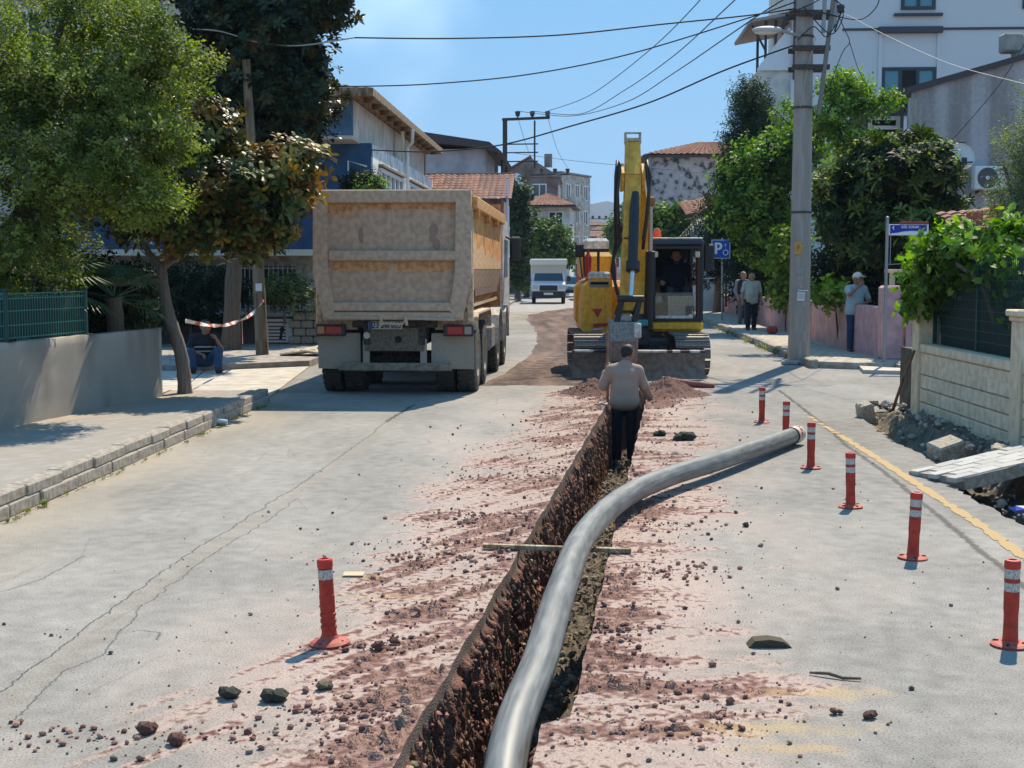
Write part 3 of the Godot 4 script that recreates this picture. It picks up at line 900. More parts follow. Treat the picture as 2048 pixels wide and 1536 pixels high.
	for k in posts.size() - 1:
		var t0: float = posts[k]
		var t1: float = posts[k + 1]
		b = MB.new()
		for y in [1.16, 1.30, 1.46, 1.60, 1.655]:
			b.bar(Vector3(wl.call(t0) - 0.085, y, -t0), Vector3(wl.call(t1) - 0.085, y, -t1), 0.010, 0.012)
		for t in span(t0 + 0.05, t1 - 0.04, 0.055):
			b.bar(Vector3(wl.call(t) - 0.078, 1.135, -t), Vector3(wl.call(t) - 0.078, 1.66, -t), 0.005, 0.005)
		obj("mesh_panel", b, mat("green_wire", lin(0.05, 0.20, 0.17), 0.45), fo).set_meta("kind", "stuff")
		b = MB.new()
		b.bar(Vector3(wl.call(t0) - 0.125, 1.38, -t0), Vector3(wl.call(t1) - 0.125, 1.38, -t1), 0.006, 0.47)
		obj("shade_net", b, mat("shade_net", lin(0.022, 0.055, 0.042), 0.9, 0.0, "grain", 6.0), fo)
	# concrete drive in four slabs
	var drive := Node3D.new()
	drive.name = "driveway"
	drive.set_meta("kind", "structure")
	add_child(drive)
	for q in [[[-5.0, 19.62], [-3.62, 19.62], [-3.75, 22.3], [-5.3, 22.0]], [[-10.0, 19.62], [-5.02, 19.62], [-5.32, 22.0], [-10.0, 21.6]], [[-5.31, 22.03], [-3.76, 22.33], [-3.98, 26.4], [-5.75, 25.2]], [[-10.0, 21.63], [-5.34, 22.03], [-5.78, 25.2], [-10.0, 25.2]]]:
		var p := PackedVector2Array()
		for a in q: p.append(Vector2(a[0], a[1]))
		obj("slab", sheet(p, -0.02, 0.03), mats["pale_slab"], drive)
	setting("earth_bed", sheet(PackedVector2Array([Vector2(-20, 2), Vector2(-8.9, 2), Vector2(-5.2, 18.5), Vector2(-5.2, 19.6), Vector2(-20, 19.6)]), 0.05, 0.75), mat("bed", lin(0.10, 0.08, 0.055), 0.95, 0.0, "dirt", 0.6))
	setting("pavement", sheet(PackedVector2Array([Vector2(-14, 25.25), Vector2(-5.8, 25.25), Vector2(-4.0, 26.6), Vector2(-3.3, 42), Vector2(-2.0, 70), Vector2(-0.2, 70.5), Vector2(1.2, 100), Vector2(-14, 100)]), 0.0, 0.13), mat("pave_left", lin(0.34, 0.31, 0.28), 0.95, 0.0, "dirt", 0.5))
	# heap of flattened cement sacks at the pavement's edge
	b = MB.new()
	for k in 4:
		b.box(Vector3(-4.45 + 0.22 * k, 0.19 + 0.035 * k, -28.2 - 0.25 * (k % 2)), Vector3(0.75, 0.05, 0.5), 0.02, Basis.from_euler(Vector3(0.08 * (k - 1), 0.5 * k, 0.12)))
	tag(obj("cardboard_pile", b, mat("sack", lin(0.52, 0.44, 0.33), 0.9, 0.0, "dirt", 2.0)), "flattened pale sacks piled on the pavement left of the tipper truck", "rubbish")
	# low dark wall with a poster, and the block wall beside it
	wo = thing("retaining_wall", "low dark retaining wall behind the sitting man", "wall")
	b = MB.new()
	b.box(Vector3(-9.1, 0.43, -32.7), Vector3(7.7, 0.72, 0.3), 0.02)
	obj("wall_face", b, mat("dark_wall", lin(0.09, 0.075, 0.065), 0.95, 0.0, "blotch", 0.7), wo)
	b = MB.new()
	b.box(Vector3(-9.2, 0.81, -32.7), Vector3(7.5, 0.06, 0.38), 0.01)
	obj("coping", b, mats["concrete"], wo)
	var po := thing("poster", "white notice with torn centre on the low dark wall", "poster", Vector3(-5.60, 0.45, -32.53))
	b = MB.new()
	b.box(Vector3.ZERO, Vector3(0.62, 0.56, 0.012), 0.0)
	obj("sheet", b, mat("paper", lin(0.66, 0.62, 0.6), 0.85), po)
	for y in [0.2, 0.1, 0.02, -0.06, -0.14, -0.22]:
		b = MB.new()
		b.box(Vector3(-0.06, y, 0.009), Vector3(0.42 if y != 0.2 else 0.5, 0.035, 0.003), 0.0)
		obj("print_line", b, mat("dark_print", lin(0.16, 0.06, 0.06), 0.85), po)
	b = MB.new()
	b.prism(PackedVector2Array([Vector2(-0.02, -0.2), Vector2(0.05, -0.22), Vector2(0.07, -0.06), Vector2(0.14, 0.02), Vector2(0.08, 0.1), Vector2(0.0, 0.05), Vector2(0.02, -0.06)]), 0.004, Transform3D(Basis(), Vector3(0, 0, 0.013)))
	obj("tear", b, mats["dark_void"], po)
	wo = thing("block_wall", "short pale block wall between the poster and the tipper truck", "wall", Vector3(-4.85, 0.13, -32.4))
	for r in 4:
		for k in 3:
			b = MB.new()
			b.box(Vector3(-0.36 + 0.3 * k + (0.12 if r % 2 else 0.0), 0.10 + 0.19 * r, g.randf_range(-0.012, 0.012)), Vector3(0.285, 0.175, 0.2), 0.02)
			obj("block", b, mat("block_%d" % (k % 2), [lin(0.36, 0.31, 0.25), lin(0.30, 0.27, 0.22)][k % 2], 0.95, 0.0, "dirt", 2.0), wo)
	b = MB.new()
	b.box(Vector3(0.1, 0.4, -0.13), Vector3(1.0, 0.8, 0.06), 0.0)
	obj("mortar", b, mats["dark_wall"], wo)
	tag(obj("gate_post", box_mb(Vector3(0.14, 1.1, 0.14), 0.01), mat("blue_paint", lin(0.025, 0.075, 0.22), 0.6), null, Vector3(-4.42, 0.66, -32.2)), "blue painted gate post right of the pale block wall", "post")
	build_blue_house()

func box_mb(s: Vector3, ch := 0.0) -> MB:
	var b := MB.new()
	b.box(Vector3.ZERO, s, ch)
	return b

func build_blue_house():
	var h := thing("blue_house", "two storey house with blue front, bare plaster side and shallow tiled roof", "house", Vector3(-3.72, 0, -36.0), -0.05)
	var blue := mat("blue_wall", lin(0.042, 0.125, 0.255), 0.9, 0.0, "blotch", 0.3)
	var b := MB.new()
	b.box(Vector3(-4.8, 4.24, -0.12), Vector3(9.6, 2.0, 0.24))
	obj("front_wall", b, blue, h)
	b = MB.new()
	b.box(Vector3(-4.8, 1.6, -0.12), Vector3(9.6, 3.2, 0.24))
	obj("ground_floor_wall", b, mat("ground_wall", lin(0.34, 0.33, 0.31), 0.9, 0.0, "dirt", 0.5), h)
	b = MB.new()
	b.box(Vector3(-0.12, 2.62, -7.65), Vector3(0.24, 5.24, 14.7))
	obj("side_wall", b, mat("plaster_pale", lin(0.80, 0.83, 0.84), 0.95, 0.0, "dirt", 0.25), h)
	b = MB.new()
	b.box(Vector3(-9.48, 3.2, -7.65), Vector3(0.24, 6.4, 14.7))
	b.box(Vector3(-4.8, 3.2, -14.9), Vector3(9.1, 6.4, 0.24))
	obj("back_wall", b, mats["wall_grey"], h)
	b = MB.new()
	b.box(Vector3(-4.95, 5.83, 1.08), Vector3(9.3, 1.15, 0.24))
	obj("bay_front", b, mat("blue_wall_light", lin(0.085, 0.19, 0.33), 0.9, 0.0, "blotch", 0.3), h)
	b = MB.new()
	b.box(Vector3(-0.42, 5.82, -6.9), Vector3(0.24, 1.16, 15.7))
	obj("bay_side", b, mat("plaster_bare", lin(0.74, 0.67, 0.57), 0.95, 0.0, "blotch", 0.2), h)
	b = MB.new()
	b.box(Vector3(-4.95, 5.27, 0.55), Vector3(9.34, 0.1, 1.4), 0.01)
	obj("bay_soffit", b, mat("cream_trim", lin(0.58, 0.52, 0.42), 0.9), h)
	# balcony with a blue parapet
	b = MB.new()
	b.box(Vector3(-4.9, 2.85, 1.35), Vector3(7.6, 0.82, 0.12), 0.01)
	b.box(Vector3(-1.15, 2.85, 0.68), Vector3(0.12, 0.82, 1.22), 0.01)
	var bal := obj("balcony", b, mat("blue_dark", lin(0.03, 0.075, 0.165), 0.9, 0.0, "blotch", 0.4), h)
	b = MB.new()
	b.box(Vector3(-4.9, 2.35, 0.72), Vector3(7.8, 0.16, 1.44), 0.01)
	obj("balcony_slab", b, mats["cream_trim"], bal)
	# ground floor windows with bars
	for x in [-6.2, -3.0]:
		var w := window(h, Vector3(x, 1.45, 0.0), 1.9, 1.1, 2, mats["dark_frame"], mats["glass"])
		b = MB.new()
		for k in 15:
			b.box(Vector3(x - 0.9 + k * 0.128, 1.45, 0.12), Vector3(0.018, 1.2, 0.018))
		for y in [0.95, 1.45, 1.95]:
			b.box(Vector3(x, y, 0.12), Vector3(1.95, 0.025, 0.012))
		obj("bars", b, mat("bars", lin(0.45, 0.43, 0.42), 0.6), w)
	# long windows of the side wall
	var sb := Basis(Vector3.UP, PI / 2)
	window(h, Vector3(0.0, 3.95, -3.75), 4.7, 1.5, 5, mats["white_frame"], mats["glass"], sb, 0.11)
	window(h, Vector3(0.0, 3.95, -10.7), 6.0, 1.5, 6, mats["white_frame"], mats["glass"], sb, 0.11)
	b = MB.new()
	for q in [[-3.75, 4.9], [-10.7, 6.2]]:
		b.box(Vector3(0.07, 4.76, q[0]), Vector3(0.14, 0.06, q[1]))
		b.box(Vector3(0.07, 3.16, q[0]), Vector3(0.16, 0.06, q[1]))
	obj("lintel", b, mat("brown_trim", lin(0.22, 0.16, 0.11), 0.8), h)
	# roof
	var roof := Node3D.new()
	roof.name = "roof"
	h.add_child(roof)
	var x0 := -10.2; var x1 := 0.30; var z0 := 1.75; var z1 := -15.6; var ye := 6.38; var yr := 7.6
	var rz0 := -3.6; var rz1 := -10.0; var rx := -4.9
	b = MB.new()
	b.box(Vector3((x0 + x1) * 0.5, ye - 0.09, (z0 + z1) * 0.5), Vector3(x1 - x0 - 0.06, 0.08, z0 - z1 - 0.06))
	obj("soffit", b, mat("soffit", lin(0.30, 0.19, 0.11), 0.85, 0.0, "wood", 1.0), roof)
	b = MB.new()
	b.box(Vector3((x0 + x1) * 0.5, ye - 0.03, z0), Vector3(x1 - x0, 0.2, 0.05))
	b.box(Vector3(x1, ye - 0.03, (z0 + z1) * 0.5), Vector3(0.05, 0.2, z0 - z1 - 0.06))
	obj("fascia", b, mat("fascia", lin(0.36, 0.29, 0.22), 0.85, 0.0, "wood", 1.0), roof)
	obj("tiles", tiles(Vector3(x0, ye, z0), Vector3(x1 - x0, 0, 0), Vector3(0, yr - ye, rz0 - z0), 0.26, 0.36, 0.49), vtile("old"), roof)
	obj("tiles", tiles(Vector3(x1, ye, z0), Vector3(0, 0, z1 - z0), Vector3(rx - x1, yr - ye, 0), 0.26, 0.36, 0.31), vtile("old"), roof)
	b = MB.new()
	b.tri(Vector3(x0, ye, z0), Vector3(x0, ye, z1), Vector3(rx, yr, (rz0 + rz1) * 0.5), Vector3(-1, 1, 0))
	b.tri(Vector3(x0, ye, z1), Vector3(x1, ye, z1), Vector3(rx, yr, rz1), Vector3(0, 1, -1))
	obj("back_slope", b, mats["old_tile"], roof)
	for k in 12:
		b = MB.new()
		b.bar(Vector3(0.0, ye - 0.2, 1.3 - k * 1.4), Vector3(0.28, ye - 0.2, 1.3 - k * 1.4), 0.08, 0.12)
		obj("rafter", b, mats["soffit"], roof)
	b = MB.new()
	b.tube(PackedVector3Array([Vector3(0.34, ye - 0.15, -6.2), Vector3(0.33, ye - 0.55, -6.2), Vector3(0.08, ye - 0.65, -6.9), Vector3(0.08, 0.2, -6.9)]), 0.06, 8)
	b.box(Vector3(0.08, 3.0, -6.9), Vector3(0.16, 0.05, 0.2))
	obj("drainpipe", b, mats["white_frame"], h)
	b = MB.new()
	b.box(Vector3(-0.02, 4.2, -6.6), Vector3(0.06, 4.2, 0.35))
	obj("pilaster", b, mats["plaster_bare"], h)
	b = MB.new()
	b.tube(PackedVector3Array([Vector3(-0.55, 3.3, 0.35), Vector3(-0.55, 4.75, 0.35), Vector3(-0.1, 4.62, 0.1)]), 0.025, 6)
	obj("clothes_rail", b, mats["white_frame"], h)

func vtile(k: String) -> StandardMaterial3D:
	var m := vmat("vtile_" + k, 0.9, "roof", 1.2)
	m.albedo_color = {"old": lin(0.36, 0.28, 0.23), "red": lin(0.46, 0.22, 0.155), "pale": lin(0.52, 0.27, 0.20)}[k]
	return m

func build_right_side():
	# dug-up verge between the road and the cream wall
	var pit := noise(301, 1.3, 4)
	var vg := grid(70, 330, func(i: int, j: int):
		var t := lerpf(8.6, 18.7, j / 329.0)
		var x0 := along(ROAD_EDGE, t) - 0.2
		var k := i / 69.0
		var x := lerpf(x0, 5.45, k)
		var d := x - along(ROAD_EDGE, t)
		var wallward := 5.25 - x
		var dip := -0.2 * smoothstep(0.02, 0.3, d) - (0.18 * smoothstep(1.0, 0.2, Vector2(x - 4.25, (t - 11.3) * 0.8).length()))
		var bank := 0.30 * smoothstep(0.62, 0.35, wallward) * smoothstep(18.3, 17.2, t)
		var y := -0.03 + dip + bank + (0.07 * pit.get_noise_2d(x * 2.0, t * 1.4) + 0.05 * pit.get_noise_2d(x * 6.0, t * 6.0)) * smoothstep(0.0, 0.2, d)
		if t > 18.0: y = lerpf(y, -0.03, smoothstep(18.0, 18.4, t))
		return Vector3(x, y, -t), func(i: int, j: int):
		var t := lerpf(8.6, 18.7, j / 329.0)
		var x := lerpf(along(ROAD_EDGE, t) - 0.2, 5.45, i / 69.0)
		var k := 0.5 + 0.9 * pit.get_noise_2d(x * 3.0, t * 3.0)
		var c := Color(0.12, 0.10, 0.08).lerp(Color(0.34, 0.285, 0.21), clampf(k, 0.0, 1.0))
		var straw := smoothstep(15.2, 16.5, t) * smoothstep(5.0, 4.6, x)
		return c.lerp(Color(0.42, 0.33, 0.17), straw * clampf(0.3 + k * 0.6, 0.0, 1.0)))
	setting("dug_verge", vg, vmat("verge", 0.95, "soil", 3.0, 1.0))
	var g := RandomNumberGenerator.new()
	g.seed = 77
	var rk := MB.new()
	rk.rock(Vector3.ZERO, Vector3(1, 0.7, 0.9), g)
	var xs := []
	var cs := []
	for k in 420:
		var t := g.randf_range(9.2, 18.2)
		var x := lerpf(along(ROAD_EDGE, t) + 0.02, 5.2, g.randf())
		var r := 0.015 + 0.05 * pow(g.randf(), 3.5)
		xs.append(Transform3D(Basis.from_euler(Vector3(g.randf() * 6, g.randf() * 6, 0)).scaled(Vector3.ONE * r), Vector3(x, -0.17 + 0.28 * smoothstep(4.6, 4.9, x) + g.randf() * 0.03, -t)))
		cs.append(Color(0.14, 0.12, 0.1).lerp(Color(0.48, 0.43, 0.36), g.randf()))
	tag(scatter("rubble", rk.mesh(), vmat("crumb", 0.95), xs, cs), "stones and rubble in the dug-up verge below the cream wall", "rubble", "", "stuff")
	for c in [[4.52, 0.05, 13.95, Vector3(0.36, 0.22, 0.26), 0.4, "broken concrete block tipped beside the lifted paving slab"], [4.86, 0.12, 13.3, Vector3(0.2, 0.12, 0.2), 1.1, "pale concrete lump behind the lifted paving slab"], [4.62, 0.05, 17.55, Vector3(0.2, 0.3, 0.22), 0.2, "pale kerb block standing on end below the pickaxe"], [4.15, -0.1, 14.1, Vector3(0.22, 0.06, 0.15), 0.7, "flat pale tile fragment in the dug-up verge"]]:
		var b := MB.new()
		b.rock(Vector3.ZERO, c[3] * 0.62, g)
		b.box(Vector3.ZERO, c[3] * 0.92, 0.02)
		var o := obj("concrete_chunk", b, mat("chunk", lin(0.42, 0.37, 0.3), 0.95, 0.0, "dirt", 3.0), null, Vector3(c[0], c[1], -c[2]))
		o.rotation = Vector3(0.2, c[4], 0.25)
		tag(o, c[5], "concrete block", "broken concrete in the verge")
	# lifted slab of paving
	var A := Vector3(3.74, 0.035, -12.62)
	var B := Vector3(3.66, 0.035, -11.80)
	var C := Vector3(5.15, 0.30, -12.95)
	var so := thing("paving_slab", "broken slab of interlocking pavers lifted and tilted over the verge", "paving slab")
	var ux := (C - A).normalized()
	var uz := (B - A).normalized()
	var uy := uz.cross(ux).normalized()
	uz = ux.cross(uy)
	var bs := Basis(ux, uy, uz)
	var b := MB.new()
	b.prism(PackedVector2Array([Vector2(0, 0), Vector2(0.08, -0.83), Vector2(0.5, -0.84), Vector2(0.85, -0.78), Vector2(1.3, -0.83), Vector2(1.62, -0.8), Vector2(1.62, 0.0), Vector2(0.9, 0.03), Vector2(0.5, -0.01)]), 0.11, Transform3D(Basis(ux, -uz, uy), A - uy * 0.067))
	obj("bedding", b, mat("bedding", lin(0.36, 0.32, 0.26), 0.95, 0.0, "dirt", 2.0), so)
	for r in 5:
		for k in 7:
			var px := 0.10 + k * 0.24 + (0.12 if r % 2 else 0.0)
			if px > 1.5: continue
			b = MB.new()
			b.box(Vector3.ZERO, Vector3(0.234, 0.045, 0.157), 0.004)
			var o := obj("paver", b, mat("paver_%d" % ((r + k) % 3), [lin(0.55, 0.53, 0.49), lin(0.50, 0.48, 0.45), lin(0.58, 0.56, 0.53)][(r + k) % 3], 0.9, 0.0, "speck", 4.0), so)
			o.transform = Transform3D(bs * Basis.from_euler(Vector3(g.randf_range(-0.02, 0.02), 0, g.randf_range(-0.02, 0.02))), A + ux * (px + 0.02) + uz * (0.085 + r * 0.163) + uy * (g.randf_range(-0.003, 0.003) - 0.022))
	# cream block wall with pillars
	var wo := thing("cream_wall", "cream block wall with pillars and flat cap beside the dug-up verge", "wall")
	var wx := func(t: float) -> float: return 5.23 + 0.02 * (t - 13.86)
	var runs := [[13.99, 17.42], [10.2, 13.71]]
	for run in runs:
		var t0: float = run[0]
		var t1: float = run[1]
		b = MB.new()
		b.bar(Vector3(wx.call(t0) + 0.09, 0.46, -t0), Vector3(wx.call(t1) + 0.09, 0.46, -t1), 0.17, 0.84)
		obj("core", b, mat("cream_joint", lin(0.50, 0.40, 0.27), 0.95, 0.0, "dirt", 1.0), wo)
		b = MB.new()
		b.bar(Vector3(wx.call(t0) + 0.09, 0.915, -t0), Vector3(wx.call(t1) + 0.09, 0.915, -t1), 0.25, 0.11, 0.015)
		obj("cap", b, mats["cream"], wo)
		b = MB.new()
		b.bar(Vector3(wx.call(t0) - 0.004, 0.79, -t0), Vector3(wx.call(t1) - 0.004, 0.79, -t1), 0.03, 0.125, 0.006)
		obj("band", b, mats["cream"], wo)
		for r in 4:
			var t := t0 - (0.17 if r % 2 else 0.0)
			while t < t1 - 0.02:
				var a := maxf(t, t0) + 0.004
				var e := minf(t + 0.34, t1) - 0.004
				if e - a > 0.05:
					b = MB.new()
					b.bar(Vector3(wx.call(a), 0.13 + r * 0.178, -a), Vector3(wx.call(e), 0.13 + r * 0.178, -e), 0.04, 0.163, 0.008)
					obj("block", b, mat("cream_%d" % ((r * 3 + int(t * 7)) % 3), [lin(0.74, 0.60, 0.415), lin(0.71, 0.57, 0.385), lin(0.76, 0.63, 0.45)][(r * 3 + int(t * 7)) % 3], 0.9, 0.0, "blotch", 0.9), wo)
				t += 0.34
	for t in [13.85, 17.55]:
		b = MB.new()
		b.box(Vector3(wx.call(t) + 0.08, 0.72, -t), Vector3(0.28, 1.36, 0.27), 0.012)
		var pil := obj("pillar", b, mats["cream"], wo)
		b = MB.new()
		b.box(Vector3(wx.call(t) + 0.08, 1.42, -t), Vector3(0.32, 0.05, 0.31), 0.01)
		b.box(Vector3(wx.call(t) + 0.08, 1.48, -t), Vector3(0.38, 0.07, 0.37), 0.015)
		obj("pillar_cap", b, mats["cream"], pil)
	setting("garden", sheet(PackedVector2Array([Vector2(5.42, 8), Vector2(16, 8), Vector2(16, 18.8), Vector2(5.42, 18.8)]), -0.2, 0.85), mat("garden", lin(0.10, 0.085, 0.06), 0.95, 0.0, "dirt", 0.7))
	# dark mesh fence that carries the vine
	var fo := thing("garden_fence", "dark green mesh fence above the cream wall under the vine", "fence")
	b = MB.new()
	for t in span(13.99, 17.42, 0.06):
		b.box(Vector3(5.36 + 0.02 * (t - 13.86), 1.5, -t), Vector3(0.006, 1.1, 0.006))
	for y in span(0.98, 2.04, 0.12):
		b.bar(Vector3(5.36, y, -13.99), Vector3(5.43, y, -17.42), 0.006, 0.006)
	obj("mesh_panel", b, mats["green_metal"], fo).set_meta("kind", "stuff")
	b = MB.new()
	b.bar(Vector3(5.5, 1.5, -13.9), Vector3(5.57, 1.5, -17.5), 0.008, 1.1)
	obj("shade_net", b, mat("dark_net", lin(0.035, 0.042, 0.035), 0.9, 0.0, "grain", 6.0), fo)
	for t in [13.99, 15.7, 17.42]:
		b = MB.new()
		b.box(Vector3(5.38 + 0.02 * (t - 13.86), 1.5, -t), Vector3(0.045, 1.15, 0.045))
		obj("post", b, mats["green_metal"], fo)
	# right pavement and its kerb
	var kx := func(t: float) -> float: return 5.8 + 0.05 * (t - 26.2)
	var pts := PackedVector2Array([Vector2(5.95, 26.35), Vector2(6.6, 26.0), Vector2(8.6, 26.0), Vector2(14, 26.0), Vector2(14, 100), Vector2(9.6, 100)])
	setting("pavement", sheet(pts, -0.02, 0.13), mat("pave_right", lin(0.42, 0.385, 0.33), 0.95, 0.0, "dirt", 0.5))
	var kerb := Node3D.new()
	kerb.name = "kerb_001"
	kerb.set_meta("kind", "structure")
	add_child(kerb)
	var t := 26.2
	while t < 85.0:
		var l := g.randf_range(0.8, 1.1)
		b = MB.new()
		b.box(Vector3.ZERO, Vector3(0.16, 0.2, l - 0.02), 0.02)
		var o := obj("kerb_stone", b, mats["kerb"], kerb, Vector3(kx.call(t + l * 0.5) + 0.08 + g.randf_range(-0.02, 0.02), 0.06 + g.randf_range(-0.015, 0.015), -(t + l * 0.5)))
		o.rotation = Vector3(0, -0.05 + g.randf_range(-0.03, 0.03), g.randf_range(-0.06, 0.06))
		t += l
	setting("corner_slab", sheet(PackedVector2Array([Vector2(6.5, 24.9), Vector2(7.3, 24.6), Vector2(7.45, 25.3), Vector2(6.7, 26.0)]), 0.0, 0.07), mats["pale_slab"])
	setting("step", sheet(PackedVector2Array([Vector2(7.35, 25.4), Vector2(10.5, 25.2), Vector2(10.5, 25.98), Vector2(7.4, 25.98)]), 0.0, 0.11), mats["concrete"])
	# pink walls
	wo = thing("pink_wall", "pink rendered garden wall along the right pavement with a corner pillar", "wall")
	var px := func(tt: float) -> float: return 7.3 + 0.055 * (tt - 32.0)
	for q in [[29.9, 34.6, 1.22], [35.0, 40.2, 1.02], [40.6, 47.0, 0.92], [47.0, 66.0, 0.75]]:
		b = MB.new()
		b.bar(Vector3(px.call(q[0]) + 0.35, 0.1 + q[2] * 0.5, -q[0]), Vector3(px.call(q[1]) + 0.35, 0.1 + q[2] * 0.5, -q[1]), 0.24, q[2], 0.02)
		obj("panel", b, mat("pink_%d" % (int(q[0]) % 2), [lin(0.58, 0.345, 0.34), lin(0.52, 0.29, 0.25)][int(q[0]) % 2], 0.92, 0.0, "blotch", 0.4), wo)
	b = MB.new()
	b.bar(Vector3(7.62, 0.62, -27.3), Vector3(7.6, 0.62, -29.88), 0.24, 1.08, 0.02)
	obj("panel", b, mats["pink"], wo)
	b = MB.new()
	b.box(Vector3(7.62, 0.85, -27.15), Vector3(0.44, 1.5, 0.44), 0.05)
	obj("pillar", b, mats["pink"], wo)
	b = MB.new()
	b.bar(Vector3(7.86, 0.53, -27.0), Vector3(14.0, 0.53, -26.8), 0.2, 0.86, 0.02)
	var sp := obj("panel", b, mats["pink"], wo)
	b = MB.new()
	b.bar(Vector3(7.95, 0.72, -26.89), Vector3(8.75, 0.72, -26.87), 0.02, 0.24, 0.004)
	obj("raised_panel", b, mat("pink_dark", lin(0.44, 0.24, 0.25), 0.92), sp)
	var go := thing("garden_gate", "small white gate frame behind the pink corner pillar", "gate", Vector3(7.75, 1.6, -27.6))
	b = MB.new()
	b.box(Vector3(0.0, 0.12, 0), Vector3(0.1, 0.3, 0.1), 0.01)
	obj("post", b, mats["cream"], go)
	b = MB.new()
	b.box(Vector3(0.6, 0.29, 0), Vector3(1.5, 0.07, 0.14), 0.01)
	obj("rail", b, mats["cream"], go)
	build_white_building()
	build_grey_building()

func build_white_building():
	var h := thing("white_building", "tall white apartment house with dark framed windows, upper right", "apartment house", Vector3(11.2, 0, -55.0), -0.05)
	var white: Material = mats["white_wall"]
	var b := MB.new()
	b.box(Vector3(8.0, 7.5, -0.15), Vector3(16.0, 15.0, 0.3))
	obj("front_wall", b, white, h)
	b = MB.new()
	b.box(Vector3(0.15, 7.5, -3.6), Vector3(0.3, 15.0, 6.6))
	obj("side_wall", b, mat("warm_white", lin(0.72, 0.66, 0.58), 0.9, 0.0, "blotch", 0.2), h)
	b = MB.new()
	b.box(Vector3(8.0, 15.1, -3.5), Vector3(16.4, 0.3, 7.4))
	obj("roof", b, mats["dark_metal"], h)
	# wedge balcony towards the street
	b = MB.new()
	var poly := PackedVector2Array([Vector2(0.0, 9.9), Vector2(-1.3, 9.9), Vector2(-1.3, 9.0), Vector2(0.0, 7.55)])
	b.prism(poly, 5.2, Transform3D(Basis(), Vector3(0, 0, -2.9)))
	var bal := obj("balcony", b, mats["warm_white"], h)
	b = MB.new()
	b.prism(PackedVector2Array([Vector2(-1.32, 9.9), Vector2(-1.32, 10.0), Vector2(-0.1, 11.6), Vector2(0.0, 11.5), Vector2(0, 9.9)]), 0.1, Transform3D(Basis(), Vector3(0, 0, -0.25)))
	obj("balcony_wing", b, mats["white_frame"], bal)
	b = MB.new()
	b.box(Vector3(-0.8, 11.95, -2.6), Vector3(1.8, 0.12, 5.6), 0.0, Basis(Vector3.BACK, 0.18))
	obj("canopy", b, mat("canopy", lin(0.30, 0.27, 0.25), 0.8), h)
	for q in [[-1.0, 0.0], [-0.6, 0.0], [-0.3, 0.0], [-1.0, -2.5]]:
		b = MB.new()
		b.bar(Vector3(q[0], 9.9, q[1] - 0.3), Vector3(q[0], 11.9, q[1] - 0.3), 0.1, 0.1)
		obj("canopy_post", b, mats["dark_metal"], h)
	b = MB.new()
	b.bar(Vector3(-1.55, 11.7, -0.3), Vector3(-1.0, 10.7, -0.3), 0.08, 0.08)
	obj("canopy_brace", b, mats["dark_metal"], h)
	b = MB.new()
	b.box(Vector3(0.28, 11.2, 0.04), Vector3(0.45, 3.4, 0.1))
	b.box(Vector3(0.5, 13.0, 0.04), Vector3(1.0, 0.3, 0.1))
	obj("corner_trim", b, mat("grey_trim", lin(0.06, 0.06, 0.075), 0.7), h)
	b = MB.new()
	b.box(Vector3(9.0, 11.45, 0.02), Vector3(14.0, 0.09, 0.05))
	obj("floor_band", b, mats["grey_trim"], h)
	# windows with dark frames; curtain panes and open black sash
	var curtain := mat("curtain", lin(0.10, 0.26, 0.31), 0.25)
	for q in [[4.65, 9.0, 2.15, 1.9], [4.95, 12.75, 1.35, 1.1], [9.4, 9.0, 2.1, 1.9], [9.7, 12.75, 1.35, 1.1]]:
		var w := window(h, Vector3(q[0], q[1], 0.0), q[2], q[3], 3 if q[2] > 2 else 2, mats["dark_frame"], curtain, Basis(), 0.13)
		if q[2] > 2:
			b = MB.new()
			b.box(Vector3(q[0] + 0.02, q[1], 0.025), Vector3(0.6, 1.66, 0.02))
			obj("open_sash", b, mats["dark_void"], w)
	b = MB.new()
	b.box(Vector3(4.65, 11.4, 0.12), Vector3(2.5, 0.24, 0.24))
	b.box(Vector3(4.95, 12.0, 0.08), Vector3(1.9, 0.1, 0.18))
	obj("lintel", b, mats["grey_trim"], h)
	for x in [3.5, 5.8]:
		b = MB.new()
		b.box(Vector3(x, 8.5, 0.03), Vector3(0.14, 5.6, 0.08))
		obj("pilaster", b, white, h)
	var sb := Basis(Vector3.UP, -PI / 2)
	window(h, Vector3(0.0, 7.1, -1.7), 1.1, 2.3, 2, mats["dark_frame"], mats["glass"], sb, 0.1)
	window(h, Vector3(0.0, 6.6, -4.9), 0.9, 2.6, 1, mats["dark_frame"], mats["glass"], sb, 0.1)

